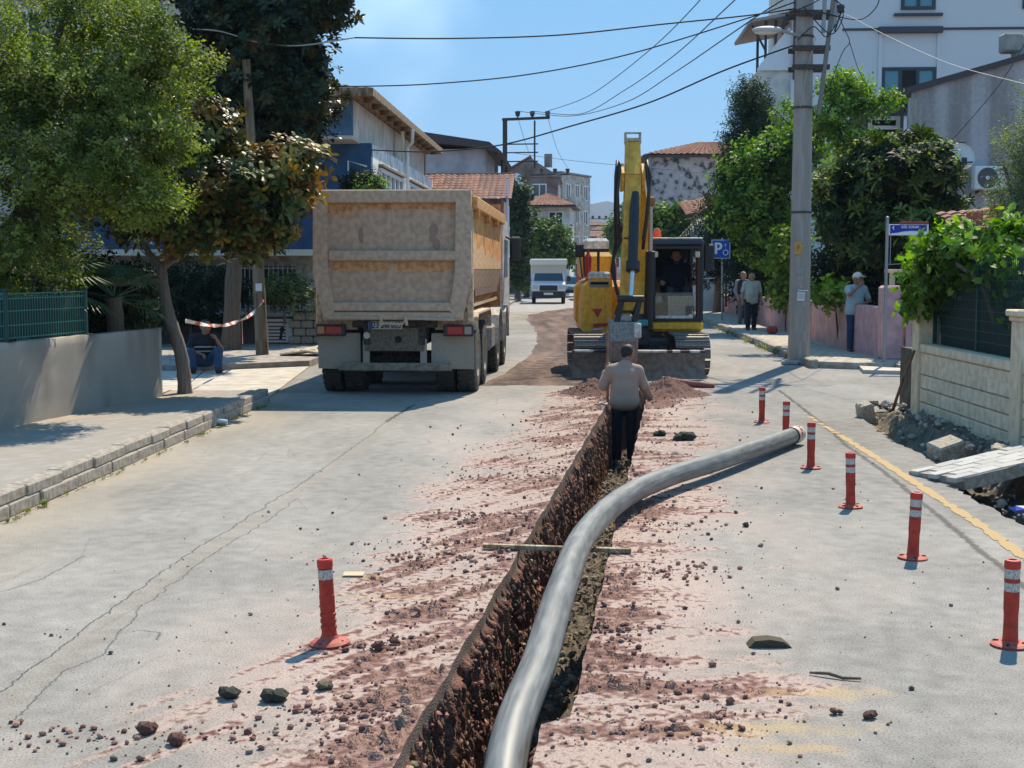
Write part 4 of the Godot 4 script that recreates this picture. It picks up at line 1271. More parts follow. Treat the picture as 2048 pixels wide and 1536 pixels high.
func build_grey_building():
	var h := thing("grey_building", "grey rendered building with sloping dark roof edge and rain streaks, right", "building", Vector3(10.5, 0, -36.0))
	var b := MB.new()
	b.prism(PackedVector2Array([Vector2(0, 0), Vector2(9, 0), Vector2(9, 8.4), Vector2(3.1, 7.45), Vector2(0, 6.62)]), 0.3, Transform3D(Basis(), Vector3(0, 0, -0.15)))
	obj("front_wall", b, mat("grey_render", lin(0.44, 0.41, 0.415), 0.93, 0.0, "drip", 0.16), h)
	b = MB.new()
	b.prism(PackedVector2Array([Vector2(-1.5, 0), Vector2(-0.01, 0), Vector2(-0.01, 6.45), Vector2(-1.5, 5.9)]), 0.25, Transform3D(Basis(), Vector3(0, 0, -0.75)))
	obj("recessed_wall", b, mat("blue_grey", lin(0.25, 0.27, 0.33), 0.93, 0.0, "dirt", 0.3), h)
	b = MB.new()
	b.prism(PackedVector2Array([Vector2(-1.9, 5.85), Vector2(0.0, 6.55), Vector2(3.1, 7.45), Vector2(9, 8.4), Vector2(9, 8.55), Vector2(3.1, 7.6), Vector2(0, 6.72), Vector2(-1.9, 6.05)]), 2.2, Transform3D(Basis(), Vector3(0, 0, -1.0)))
	obj("roof_edge", b, mat("dark_eave", lin(0.075, 0.06, 0.06), 0.85), h)
	b = MB.new()
	b.box(Vector3(0.02, 3.2, 0.03), Vector3(0.24, 6.4, 0.1), 0.01)
	obj("pilaster", b, mats["wall_grey"], h)
	for q in [[-0.55, 5.35, 0.85, 1.3], [-1.3, 5.1, 0.55, 1.0]]:
		window(h, Vector3(q[0], q[1], -0.62), q[2], q[3], 1, mats["white_frame"], mats["dark_void"] if q[2] > 0.8 else mats["glass"], Basis(), 0.1, 0.3 if q[2] > 0.8 else 0.0)
	b = MB.new()
	b.tube(PackedVector3Array([Vector3(3.0, 7.5, -0.5), Vector3(3.0, 8.05, -0.5)]), 0.22, 10)
	b.box(Vector3(2.75, 7.9, -0.5), Vector3(0.5, 0.5, 0.5), 0.05)
	obj("chimney", b, mats["concrete"], h)
	# air conditioner, a thing of its own on the wall
	var ac := thing("air_conditioner", "white air conditioner unit with grey fan grille on the grey wall", "air conditioner", Vector3(12.5, 4.3, -35.72))
	b = MB.new()
	b.box(Vector3(0, 0, 0), Vector3(0.84, 0.62, 0.3), 0.03)
	obj("case", b, mat("ac_white", lin(0.70, 0.69, 0.66), 0.6), ac)
	b = MB.new()
	b.lathe([[0.0, 0.004], [0.05, 0.006], [0.05, 0.0], [0.26, 0.0], [0.265, 0.012], [0.27, 0.0]], 24, Vector3(-0.08, 0, 0.153), Basis(Vector3.RIGHT, PI / 2))
	obj("grille", b, mat("ac_grille", lin(0.075, 0.075, 0.08), 0.6), ac)
	b = MB.new()
	b.lathe([[0.0, 0.02], [0.05, 0.016], [0.055, 0.0]], 14, Vector3(-0.08, 0, 0.158), Basis(Vector3.RIGHT, PI / 2))
	obj("hub", b, mats["ac_white"], ac)
	for x in [-0.25, 0.25]:
		b = MB.new()
		b.box(Vector3(x, -0.35, -0.02), Vector3(0.05, 0.08, 0.4))
		obj("bracket", b, mat("rust_bracket", lin(0.16, 0.05, 0.035), 0.8), ac)
	# low tiled shed behind the vine
	var s := thing("tiled_shed", "low shed with red tiled roof and clay pots behind the vine", "shed", Vector3(8.9, 0, -26.0))
	b = MB.new()
	b.box(Vector3(1.6, 1.25, -1.2), Vector3(3.2, 2.5, 2.4))
	obj("wall", b, mats["wall_grey"], s)
	b = MB.new()
	obj("roof", tiles(Vector3(-0.2, 2.55, 0.25), Vector3(3.6, 0.35, 0), Vector3(0, 0.5, -2.2), 0.22, 0.3), vtile("red"), s)
	for q in [[-0.05, 2.86, 0.26], [0.45, 3.0, 0.36], [1.05, 3.08, 0.3]]:
		tag(obj("clay_pot", box_mb(Vector3(q[2], 0.26, 0.24), 0.02), mats["terracotta"], null, Vector3(8.9 + q[0] + 0.2, q[1] + 0.06, -26.6)), ["small red clay trough on the shed roof, leftmost", "red clay trough on the shed roof, middle one", "red clay trough on the shed roof nearest the olive tree"][[-0.05, 0.45, 1.05].find(q[0])], "trough", "clay troughs on the shed roof")

# a plain block house: front face at z = 0, x from 0 to w, going back to -d. rows: [y, height] of the windows; each window a part
func block(called: String, label: String, at: Vector3, turn: float, w: float, d: float, h: float, wall: Material, fx: Array, rows: Array, sz := [], ww := 1.1) -> Node3D:
	var o := thing(called, label, "building", at, turn)
	var b := MB.new()
	b.box(Vector3(w * 0.5, h * 0.5, -d * 0.5), Vector3(w, h, d))
	obj("wall", b, wall, o)
	for r in rows:
		for x in fx:
			window(o, Vector3(x, r[0], 0.0), ww, r[1], 2, mats["white_frame"], mats["glass"], Basis(), 0.09)
		for z in sz:
			window(o, Vector3(w, r[0], -z), ww, r[1], 2, mats["white_frame"], mats["glass"], Basis(Vector3.UP, PI / 2), 0.09)
	return o

func tile_roof(o: Node3D, x0: float, x1: float, z0: float, z1: float, ye: float, yr: float, kind := "red"):   # ridge along x, hipped
	var zm := (z0 + z1) * 0.5
	var t := minf((z0 - z1) * 0.4, (x1 - x0) * 0.45) / (x1 - x0)
	var roof := obj("roof", tiles(Vector3(x0, ye, z0), Vector3(x1 - x0, 0, 0), Vector3(0, yr - ye, zm - z0), 0.3, 0.4, t), vtile(kind), o)
	var b := MB.new()
	var ra := Vector3(lerpf(x0, x1, t), yr, zm)
	var rb := Vector3(lerpf(x0, x1, 1.0 - t), yr, zm)
	b.tri(Vector3(x0, ye, z1), Vector3(x0, ye, z0), ra, Vector3(-1, 1, 0))
	b.tri(Vector3(x1, ye, z1), Vector3(x1, ye, z0), rb, Vector3(1, 1, 0))
	b.quad(Vector3(x0, ye, z1), Vector3(x1, ye, z1), rb, ra, Vector3(0, 1, -1))
	obj("hip", b, mats["roof_tile"], roof)
	b = MB.new()
	b.box(Vector3((x0 + x1) * 0.5, ye - 0.06, zm), Vector3(x1 - x0, 0.1, z0 - z1))
	obj("eave", b, mats["dark_eave"], roof)

func build_far():
	# mountains
	var mt := noise(401, 0.0011, 5)
	var hills := grid(160, 10, func(i: int, j: int):
		var x := lerpf(-2400.0, 2400.0, i / 159.0)
		var k := j / 9.0
		var ridge := 128.0 + 60.0 * mt.get_noise_2d(x, 0.0) + 22.0 * mt.get_noise_2d(x * 4.0, 9.0)
		return Vector3(x, -2.0 + ridge * pow(k, 0.8) + 14.0 * mt.get_noise_2d(x * 6.0, k * 900.0) * k, -2050.0 - 750.0 * k), func(i: int, j: int):
		return Color(0.02, 0.034, 0.024).lerp(Color(0.045, 0.05, 0.036), clampf(0.5 + mt.get_noise_2d(i * 90.0, j * 200.0), 0, 1)))
	setting("hills", hills, vmat("hill", 1.0))
	noise_tex("peel", 61, 0.022, 5, [[0.2, gray(0.42)], [0.33, gray(0.66)], [0.42, gray(0.9)], [0.8, gray(1.0)]])
	var grey1 := mat("far_grey", lin(0.27, 0.245, 0.235), 0.95, 0.0, "dirt", 0.12)
	var brown := mat("far_brown", lin(0.23, 0.185, 0.165), 0.95, 0.0, "dirt", 0.12)
	var pale := mat("far_pale", lin(0.52, 0.50, 0.47), 0.95, 0.0, "dirt", 0.15)
	var white := mat("far_white", lin(0.66, 0.64, 0.62), 0.95, 0.0, "blotch", 0.2)
	# behind the trees on the left
	var o := block("apartment_house", "pale apartment house with red eaves behind the big left tree", Vector3(-20.5, 0, -54), 0.0, 9.5, 8.0, 13.2, pale, [1.5, 4.0, 6.5], [[8.5, 1.3], [11.4, 1.3]])
	tile_roof(o, -0.6, 10.1, 0.6, -8.6, 13.2, 14.2)
	# white house with a dark canopy roof, then the red tiled house before it
	o = block("canopy_house", "pale grey house with dark slanting canopy roof behind the blue house", Vector3(-6.4, 0, -57), -0.05, 5.3, 9.0, 6.9, mat("lilac_wall", lin(0.50, 0.48, 0.50), 0.95, 0.0, "blotch", 0.2), [3.7], [[5.4, 1.0]], [2.0, 5.5])
	var b := MB.new()
	b.prism(PackedVector2Array([Vector2(-0.5, 7.9), Vector2(2.9, 7.55), Vector2(5.5, 7.15), Vector2(6.0, 6.75), Vector2(5.9, 6.7), Vector2(5.2, 6.92), Vector2(2.9, 7.15), Vector2(-0.5, 7.4)]), 9.6, Transform3D(Basis(), Vector3(0, 0, -4.3)))
	obj("canopy", b, mats["dark_eave"], o)
	for z in [0.2, -4.0, -8.0]:
		b = MB.new()
		b.bar(Vector3(5.75, 5.6, z), Vector3(5.75, 6.8, z), 0.08, 0.08)
		obj("canopy_post", b, mats["dark_metal"], o)
	o = block("tiled_house", "low brown house with red tiled roof behind the tipper body", Vector3(-3.6, 0, -50), -0.05, 3.2, 6.0, 4.5, mat("brick_brown", lin(0.30, 0.15, 0.12), 0.95, 0.0, "dirt", 0.3), [1.6], [[3.0, 1.2]], [2.0, 4.2])
	b = MB.new()
	obj("roof", tiles(Vector3(-0.4, 4.45, 0.4), Vector3(4.0, 0, 0), Vector3(0, 1.1, -3.0), 0.22, 0.3), vtile("pale"), o)
	b.box(Vector3(1.6, 5.55, -2.6), Vector3(4.0, 0.12, 0.24), 0.02)
	obj("ridge", b, mats["roof_tile"], o)
	b = MB.new()
	b.tube(PackedVector3Array([Vector3(3.45, 5.2, 0.2), Vector3(3.45, 0.2, 0.2)]), 0.06, 6)
	obj("drainpipe", b, mats["white_frame"], o)
	# gabled grey house and the tall block further along the left
	o = block("gabled_house", "dark grey house with gable end and satellite dish far left of the road", Vector3(-0.9, 0, -104), -0.06, 4.4, 9.0, 9.0, brown, [1.2, 3.0], [[5.2, 1.2], [7.9, 1.0]], [2.0, 5.0])
	b = MB.new()
	b.prism(PackedVector2Array([Vector2(-0.2, 8.9), Vector2(4.6, 8.9), Vector2(2.3, 10.35)]), 9.2, Transform3D(Basis(), Vector3(0, 0, -4.5)))
	obj("gable", b, brown, o)
	b = MB.new()
	b.bar(Vector3(-0.35, 8.95, -4.5), Vector3(2.35, 10.5, -4.5), 9.4, 0.12, 0.0, Vector3.UP)
	obj("roof", b, mats["roof_tile"], o)
	b = MB.new()
	b.box(Vector3(3.6, 10.3, -2.0), Vector3(0.6, 1.0, 0.6))
	obj("chimney", b, grey1, o)
	tag(obj("satellite_dish", dish_mb(0.55), mats["white_frame"], null, Vector3(0.25, 8.7, -103.6)), "small white satellite dish on the far gabled house", "satellite dish")
	o = block("apartment_block", "tall weathered apartment block in the street's distance, left of the digger", Vector3(4.25, 0, -118), -0.45, 0.1, 0.1, 0.1, grey1, [], [])
	b = MB.new()
	b.box(Vector3(-3.0, 5.1, -3.2), Vector3(6.0, 10.2, 6.4))
	obj("wall", b, mat("block_dark", lin(0.30, 0.275, 0.26), 0.95, 0.0, "dirt", 0.1), o)
	b = MB.new()
	b.box(Vector3(0.04, 5.1, -3.2), Vector3(0.1, 10.1, 6.3))
	obj("side_wall", b, mat("block_light", lin(0.50, 0.46, 0.42), 0.95, 0.0, "dirt", 0.2), o)
	b = MB.new()
	b.box(Vector3(-3.0, 10.28, -3.2), Vector3(6.3, 0.16, 6.7))
	obj("parapet", b, grey1, o)
	for y in [1.8, 4.2, 6.5, 8.7]:
		for z in [1.2, 3.2, 5.2]:
			window(o, Vector3(0.1, y, -z), 1.0, 1.35, 2, mats["white_frame"], mats["glass"], Basis(Vector3.UP, PI / 2), 0.09)
		for x in [-1.2, -3.4]:
			window(o, Vector3(x, y, 0.0), 0.9, 1.2, 2, mats["white_frame"], mats["glass"], Basis(), 0.09)
		b = MB.new()
		b.box(Vector3(0.5, y - 0.85, -2.2), Vector3(0.9, 0.7, 2.3))
		obj("balcony", b, pale, o)
	# small houses between them
	o = block("small_house", "white balcony house with brown tiled eaves beside the far double pole", Vector3(0.6, 0, -99), -0.1, 3.6, 6.0, 6.4, white, [0.8, 2.6], [[3.6, 1.1], [5.6, 1.0]], [1.5, 3.5])
	tile_roof(o, -0.4, 4.1, 0.8, -6.4, 6.5, 7.5)
	b = MB.new()
	b.box(Vector3(1.8, 4.4, 0.5), Vector3(3.4, 0.7, 0.9))
	obj("balcony", b, grey1, o)
	for q in [["low house with pale red roof at the end of the street", Vector3(8.2, 0, -150), 0.0, 4.6, 4.4, 5.8], ["small house with darker red roof behind the end house", Vector3(9.0, 0, -168), 0.1, 5.0, 5.9, 7.2], ["distant white block peeping over the end roofs", Vector3(8.0, 0, -190), 0.0, 6.0, 8.0, 8.6], ["pale house beside the far light green tree", Vector3(13.5, 0, -140), 0.0, 6.0, 5.0, 6.3]]:
		o = block("small_house", q[0], q[1], q[2], q[3], 5.0, q[4], pale, [1.2, 3.2], [[2.6, 1.2]])
		tile_roof(o, -0.4, q[3] + 0.4, 0.4, -5.4, q[4], q[5], "pale")
	# right: grey house with peeling render
	o = thing("peeling_house", "tall grey house with black peeling render and red tiled hip roof", "house", Vector3(7.05, 0, -70.0))
	b = MB.new()
	b.box(Vector3(3.0, 3.9, -4.0), Vector3(6.0, 7.8, 8.0))
	obj("wall", b, mat("peel_wall", lin(0.50, 0.475, 0.49), 0.95, 0.0, "peel", 0.16), o)
	tile_roof(o, -0.35, 7.5, 0.35, -8.3, 7.75, 8.75)
	b = MB.new()
	b.tube(PackedVector3Array([Vector3(0.05, 7.7, 0.08), Vector3(0.05, 0.2, 0.08)]), 0.07, 6)
	obj("drainpipe", b, mats["galv"], o)
	# little white house with shutters
	o = thing("shutter_house", "little white house with grey shutters under a red roof, right of the digger cab", "house", Vector3(8.25, 0, -61.0))
	b = MB.new()
	b.box(Vector3(2.5, 2.2, -3.0), Vector3(5.0, 4.4, 6.0))
	obj("wall", b, white, o)
	b = MB.new()
	obj("roof", tiles(Vector3(-0.5, 4.3, 0.5), Vector3(5.6, 1.0, 0), Vector3(0, 0.7, -3.0), 0.25, 0.35), vtile("red"), o)
	b.bar(Vector3(-0.5, 4.24, 0.45), Vector3(5.1, 5.24, 0.45), 0.08, 0.12)
	obj("fascia", b, mats["fascia"], o)
	for x in [0.75, 2.3]:
		b = MB.new()
		b.box(Vector3(x, 3.2, 0.03), Vector3(0.75, 1.7, 0.06), 0.01)
		obj("shutter", b, mat("shutter_grey", lin(0.34, 0.36, 0.42), 0.7, 0.0, "streak", 2.0), o)
	build_vehicles()

func dish_mb(r: float) -> MB:
	var b := MB.new()
	b.lathe([[0.0, -0.12 * r * 2], [r * 0.5, -0.09 * r * 2], [r * 0.85, -0.03 * r * 2], [r, 0.0], [r, 0.02], [r * 0.85, -0.01], [0.0, -0.1 * r * 2]], 20, Vector3.ZERO, Basis(Vector3.RIGHT, PI / 2 - 0.3))
	return b

func build_vehicles():
	var vw := mat("van_white", lin(0.72, 0.73, 0.74), 0.35)
	var black := mat("black_plastic", lin(0.02, 0.02, 0.023), 0.5)
	var tyre := mat("tyre", lin(0.018, 0.017, 0.016), 0.9)
	var o := thing("box_van", "white box van facing the camera down the street", "van", Vector3(2.03, 0, -75.2), -0.03)
	var b := MB.new()
	b.box(Vector3(0, 1.62, -2.6), Vector3(2.0, 1.75, 3.6), 0.04)
	obj("box_body", b, mat("van_box", lin(0.58, 0.57, 0.54), 0.6), o)
	b = MB.new()
	b.box(Vector3(0, 2.32, -0.75), Vector3(2.1, 0.36, 0.5), 0.06)
	b.box(Vector3(0, 2.3, -0.49), Vector3(0.8, 0.2, 0.02))
	obj("box_peak", b, mat("van_cream", lin(0.70, 0.68, 0.60), 0.6), o)
	b = MB.new()
	b.prism(PackedVector2Array([Vector2(0.15, 0.45), Vector2(0.15, 1.0), Vector2(0.0, 1.12), Vector2(-0.55, 1.22), Vector2(-1.0, 1.98), Vector2(-1.6, 2.02), Vector2(-1.6, 0.45)]), 1.86, Transform3D(Basis(Vector3.FORWARD, Vector3.UP, Vector3.RIGHT) * Basis(Vector3.UP, PI), Vector3.ZERO))
	obj("cab", b, vw, o)
	b = MB.new()
	b.quad(Vector3(-0.82, 1.27, -0.545), Vector3(0.82, 1.27, -0.545), Vector3(0.74, 1.88, -0.915), Vector3(-0.74, 1.88, -0.915), Vector3(0, 0.5, 1))
	obj("windscreen", b, mat("screen_glass", lin(0.02, 0.05, 0.085), 0.08), o)
	b = MB.new()
	b.box(Vector3(0, 0.88, 0.165), Vector3(1.0, 0.3, 0.04), 0.015)
	for y in [0.8, 0.88, 0.96]:
		b.box(Vector3(0, y, 0.19), Vector3(0.96, 0.03, 0.02))
	obj("grille", b, black, o)
	b = MB.new()
	b.box(Vector3(0, 0.52, 0.12), Vector3(1.84, 0.36, 0.22), 0.05)
	obj("bumper", b, black, o)
	for s in [-1.0, 1.0]:
		b = MB.new()
		b.box(Vector3(s * 0.74, 0.95, 0.12), Vector3(0.34, 0.24, 0.1), 0.03)
		obj("headlight", b, mat("lamp_glass", lin(0.5, 0.52, 0.55), 0.15), o)
		b = MB.new()
		b.lathe([[0.0, -0.11], [0.2, -0.11], [0.33, -0.1], [0.34, 0.0], [0.33, 0.1], [0.2, 0.11], [0.0, 0.11]], 18, Vector3(s * 0.82, 0.34, -0.45), Basis(Vector3.BACK, PI / 2))
		obj("wheel", b, tyre, o)
		b = MB.new()
		b.box(Vector3(s * 1.12, 1.4, -0.5), Vector3(0.2, 0.32, 0.12), 0.03)
		b.bar(Vector3(s * 0.92, 1.3, -0.5), Vector3(s * 1.1, 1.34, -0.5), 0.04, 0.04)
		obj("mirror", b, black, o)
	b = MB.new()
	b.box(Vector3(0, 0.56, 0.24), Vector3(0.52, 0.12, 0.02))
	obj("number_plate", b, mats["white_frame"], o)
	# cars
	for q in [["small blue-grey car on the far lane behind the digger body", Vector3(4.25, 0, -93), -0.1, lin(0.16, 0.26, 0.36)], ["dark parked car on the right behind the digger cab", Vector3(10.9, 0, -74), 0.0, lin(0.03, 0.03, 0.035)]]:
		o = thing("car", q[0], "car", q[1], q[2])
		var paint := StandardMaterial3D.new()
		paint.albedo_color = q[3]
		paint.roughness = 0.25
		b = MB.new()
		b.prism(PackedVector2Array([Vector2(0.0, 0.3), Vector2(0.0, 0.72), Vector2(-0.9, 0.9), Vector2(-1.5, 1.4), Vector2(-2.9, 1.42), Vector2(-3.7, 0.95), Vector2(-3.9, 0.3)]), 1.62, Transform3D(Basis(Vector3.FORWARD, Vector3.UP, Vector3.RIGHT) * Basis(Vector3.UP, PI), Vector3.ZERO))
		obj("body", b, paint, o)
		b = MB.new()
		b.quad(Vector3(-0.72, 0.93, -0.86), Vector3(0.72, 0.93, -0.86), Vector3(0.62, 1.36, -1.42), Vector3(-0.62, 1.36, -1.42), Vector3(0, 0.5, 1))
		obj("windscreen", b, mats["screen_glass"], o)
		b = MB.new()
		b.box(Vector3(0, 0.4, 0.03), Vector3(1.6, 0.24, 0.14), 0.04)
		obj("bumper", b, black, o)
		for s in [-1.0, 1.0]:
			b = MB.new()
			b.box(Vector3(s * 0.6, 0.66, 0.0), Vector3(0.34, 0.14, 0.06), 0.02)
			obj("headlight", b, mats["lamp_glass"], o)
			b = MB.new()
			b.lathe([[0.0, -0.1], [0.28, -0.1], [0.3, 0.0], [0.28, 0.1], [0.0, 0.1]], 16, Vector3(s * 0.72, 0.3, -0.75), Basis(Vector3.BACK, PI / 2))
			obj("wheel", b, tyre, o)
	# red lorry with striped board
	o = thing("red_lorry", "red lorry with striped warning board hidden behind the digger body", "lorry", Vector3(4.95, 0, -84), 0.0)
	b = MB.new()
	b.box(Vector3(0.4, 1.35, -2.5), Vector3(2.3, 1.9, 5.0), 0.04)
	obj("body", b, mat("lorry_red", lin(0.33, 0.03, 0.025), 0.5), o)
	for k in 4:
		b = MB.new()
		b.prism(PackedVector2Array([Vector2(-0.7, 0.75 + k * 0.34), Vector2(-0.35, 0.97 + k * 0.34), Vector2(-0.35, 1.13 + k * 0.34), Vector2(-0.7, 0.91 + k * 0.34)]), 0.02, Transform3D(Basis(), Vector3(0, 0, 0.012)))
		obj("stripe", b, mats["white_frame"], o)
	b = MB.new()
	b.box(Vector3(-0.5, 2.35, 0.0), Vector3(0.5, 0.16, 0.1))
	obj("board_top", b, mats["white_frame"], o)
	for s in [-1.0, 1.0]:
		b = MB.new()
		b.lathe([[0.0, -0.14], [0.45, -0.14], [0.47, 0.0], [0.45, 0.14], [0.0, 0.14]], 16, Vector3(0.4 + s * 0.98, 0.47, -0.8), Basis(Vector3.BACK, PI / 2))
		obj("wheel", b, tyre, o)

func leaf_quad(b: MB, base: Vector3, dir: Vector3, side: Vector3, l: float, w: float, bend := 0.15):
	var nn := side.cross(dir).normalized()
	var mid := base + dir * l * 0.5 + nn * l * bend * 0.3
	var tip := base + dir * l - nn * l * bend
	b.tri(base, mid + side * w * 0.5, mid - side * w * 0.5, nn)
	b.tri(mid - side * w * 0.5, mid + side * w * 0.5, tip, nn)

func spray_mesh(n: int, l: float, w: float, twig: float, sd: int, broad := false) -> ArrayMesh:   # small leaves along a twig pointing +y
	var g := RandomNumberGenerator.new()
	g.seed = sd
	var b := MB.new()
	for k in n:
		var y := twig * (k + 0.5) / n
		var a := k * 2.4 + g.randf_range(-0.4, 0.4)
		var d := Vector3(cos(a), g.randf_range(0.1, 0.9), sin(a)).normalized()
		var s := d.cross(Vector3(g.randf_range(-1, 1), 1, g.randf_range(-1, 1))).normalized()
		b.col = Color.WHITE * g.randf_range(0.75, 1.0)
		var at := Vector3(0, y, 0) + d * w * 0.3
		if broad:
			var nn := s.cross(d).normalized()
			var p := []
			for q in [[0, 0], [0.55, 0.1], [0.5, 0.5], [0.62, 0.72], [0.25, 0.75], [0, 1.05], [-0.25, 0.75], [-0.62, 0.72], [-0.5, 0.5], [-0.55, 0.1]]:
				p.append(at + s * q[0] * w + d * q[1] * l + nn * (0.12 * absf(q[0]) - 0.15 * q[1] * q[1]) * l)
			var c: Vector3 = at + d * l * 0.45
			for i in 10:
				b.tri(c, p[i], p[(i + 1) % 10], nn)
		else:
			leaf_quad(b, at, d, s, l * g.randf_range(0.7, 1.15), w)
	return b.mesh()

func rosette_mesh(n: int, l: float, w: float, sd: int) -> ArrayMesh:   # long leaves round a shoot tip
	var g := RandomNumberGenerator.new()
	g.seed = sd
	var b := MB.new()
	for k in n:
		var a := k * 2.39996
		var up := lerpf(0.95, -0.15, float(k) / n) + g.randf_range(-0.12, 0.12)
		var d := Vector3(cos(a), up, sin(a)).normalized()
		var s := d.cross(Vector3.UP).normalized()
		b.col = Color.WHITE * g.randf_range(0.7, 1.0)
		var p0 := Vector3(0, -0.05 * k / n, 0)
		var nn := s.cross(d).normalized()
		var ll := l * g.randf_range(0.75, 1.1)
		var m1 := p0 + d * ll * 0.4
		var m2 := p0 + d * ll * 0.75 - Vector3(0, 0.1 * ll, 0)
		var tip := p0 + d * ll - Vector3(0, 0.28 * ll, 0)
		b.tri(p0, m1 + s * w * 0.45, m1 - s * w * 0.45, nn)
		b.tri(m1 - s * w * 0.45, m1 + s * w * 0.45, m2 + s * w * 0.42, nn)
		b.tri(m1 - s * w * 0.45, m2 + s * w * 0.42, m2 - s * w * 0.42, nn)
		b.tri(m2 - s * w * 0.42, m2 + s * w * 0.42, tip, nn)
	return b.mesh()

func leaf_mat(key: String, rough: float, glow: Color) -> StandardMaterial3D:
	var m := mat(key, Color.WHITE, rough)
	m.vertex_color_use_as_albedo = true
	m.backlight_enabled = true
	m.backlight = glow
	m.metallic_specular = 0.35
	return m

# blobs: [centre, radii, share]; tones: list of linear colours picked at random
func crown(parent: Node, meshes: Array, m: Material, blobs: Array, count: int, tones: Array, sd: int, clump := 0.28, per := 14, upness := 0.7, shell := 0.45, size := 1.0, called := "crown"):
	var g := RandomNumberGenerator.new()
	g.seed = sd
	var total := 0.0
	for q in blobs: total += q[2]
	var lists := []
	var tints := []
	for k in meshes.size():
		lists.append([]); tints.append([])
	for q in blobs:
		var n := int(count * q[2] / total / per)
		for i in n:
			var d := Vector3(g.randfn(), g.randfn(), g.randfn()).normalized()
			var r := pow(g.randf(), shell)
			var c: Vector3 = q[0] + d * q[1] * r
			var tone0: float = g.randf()
			for k in per:
				var p: Vector3 = c + (Vector3(g.randfn(), g.randfn() * 0.7, g.randfn())).limit_length(2.0) * clump
				var out: Vector3 = (p - q[0]).normalized()
				var up := (out * 0.6 + Vector3(0, upness, 0) + Vector3(g.randfn(), g.randfn(), g.randfn()) * 0.45).normalized()
				var sx := up.cross(Vector3(g.randfn(), g.randfn(), g.randfn())).normalized()
				var s := size * g.randf_range(0.7, 1.25)
				var w := g.randi() % meshes.size()
				lists[w].append(Transform3D(Basis(sx, up, sx.cross(up)).scaled(Vector3.ONE * s), p))
				var f := clampf(tone0 * 0.6 + g.randf() * 0.55 - 0.08, 0.0, 0.999)
				var t0: Color = tones[int(f * tones.size())]
				tints[w].append(t0 * g.randf_range(0.75, 1.2))
	for k in meshes.size():
		scatter(called, meshes[k], m, lists[k], tints[k], parent).set_meta("kind", "stuff")

func limb(parent: Node, called: String, pts: Array, r0: float, r1: float, m: Material, sides := 9):
	var cv := Curve3D.new()
	for i in pts.size():
		var t: Vector3 = (pts[mini(i + 1, pts.size() - 1)] - pts[maxi(i - 1, 0)]) * 0.18
		cv.add_point(pts[i], -t, t)
	var n := 6 * (pts.size() - 1)
	var ps := PackedVector3Array()
	var rs := []
	for i in n + 1:
		var f := float(i) / n
		ps.append(cv.sample_baked(cv.get_baked_length() * f, true))
		rs.append(lerpf(r0, r1, f) * (1.0 + 0.06 * sin(i * 2.7)) * (1.25 if i == 0 and called == "trunk" else 1.0))
	var b := MB.new()
	b.tube(ps, rs, sides)
	obj(called, b, m, parent)

func V(x: float, y: float, z: float) -> Vector3:
	return Vector3(x, y, z)

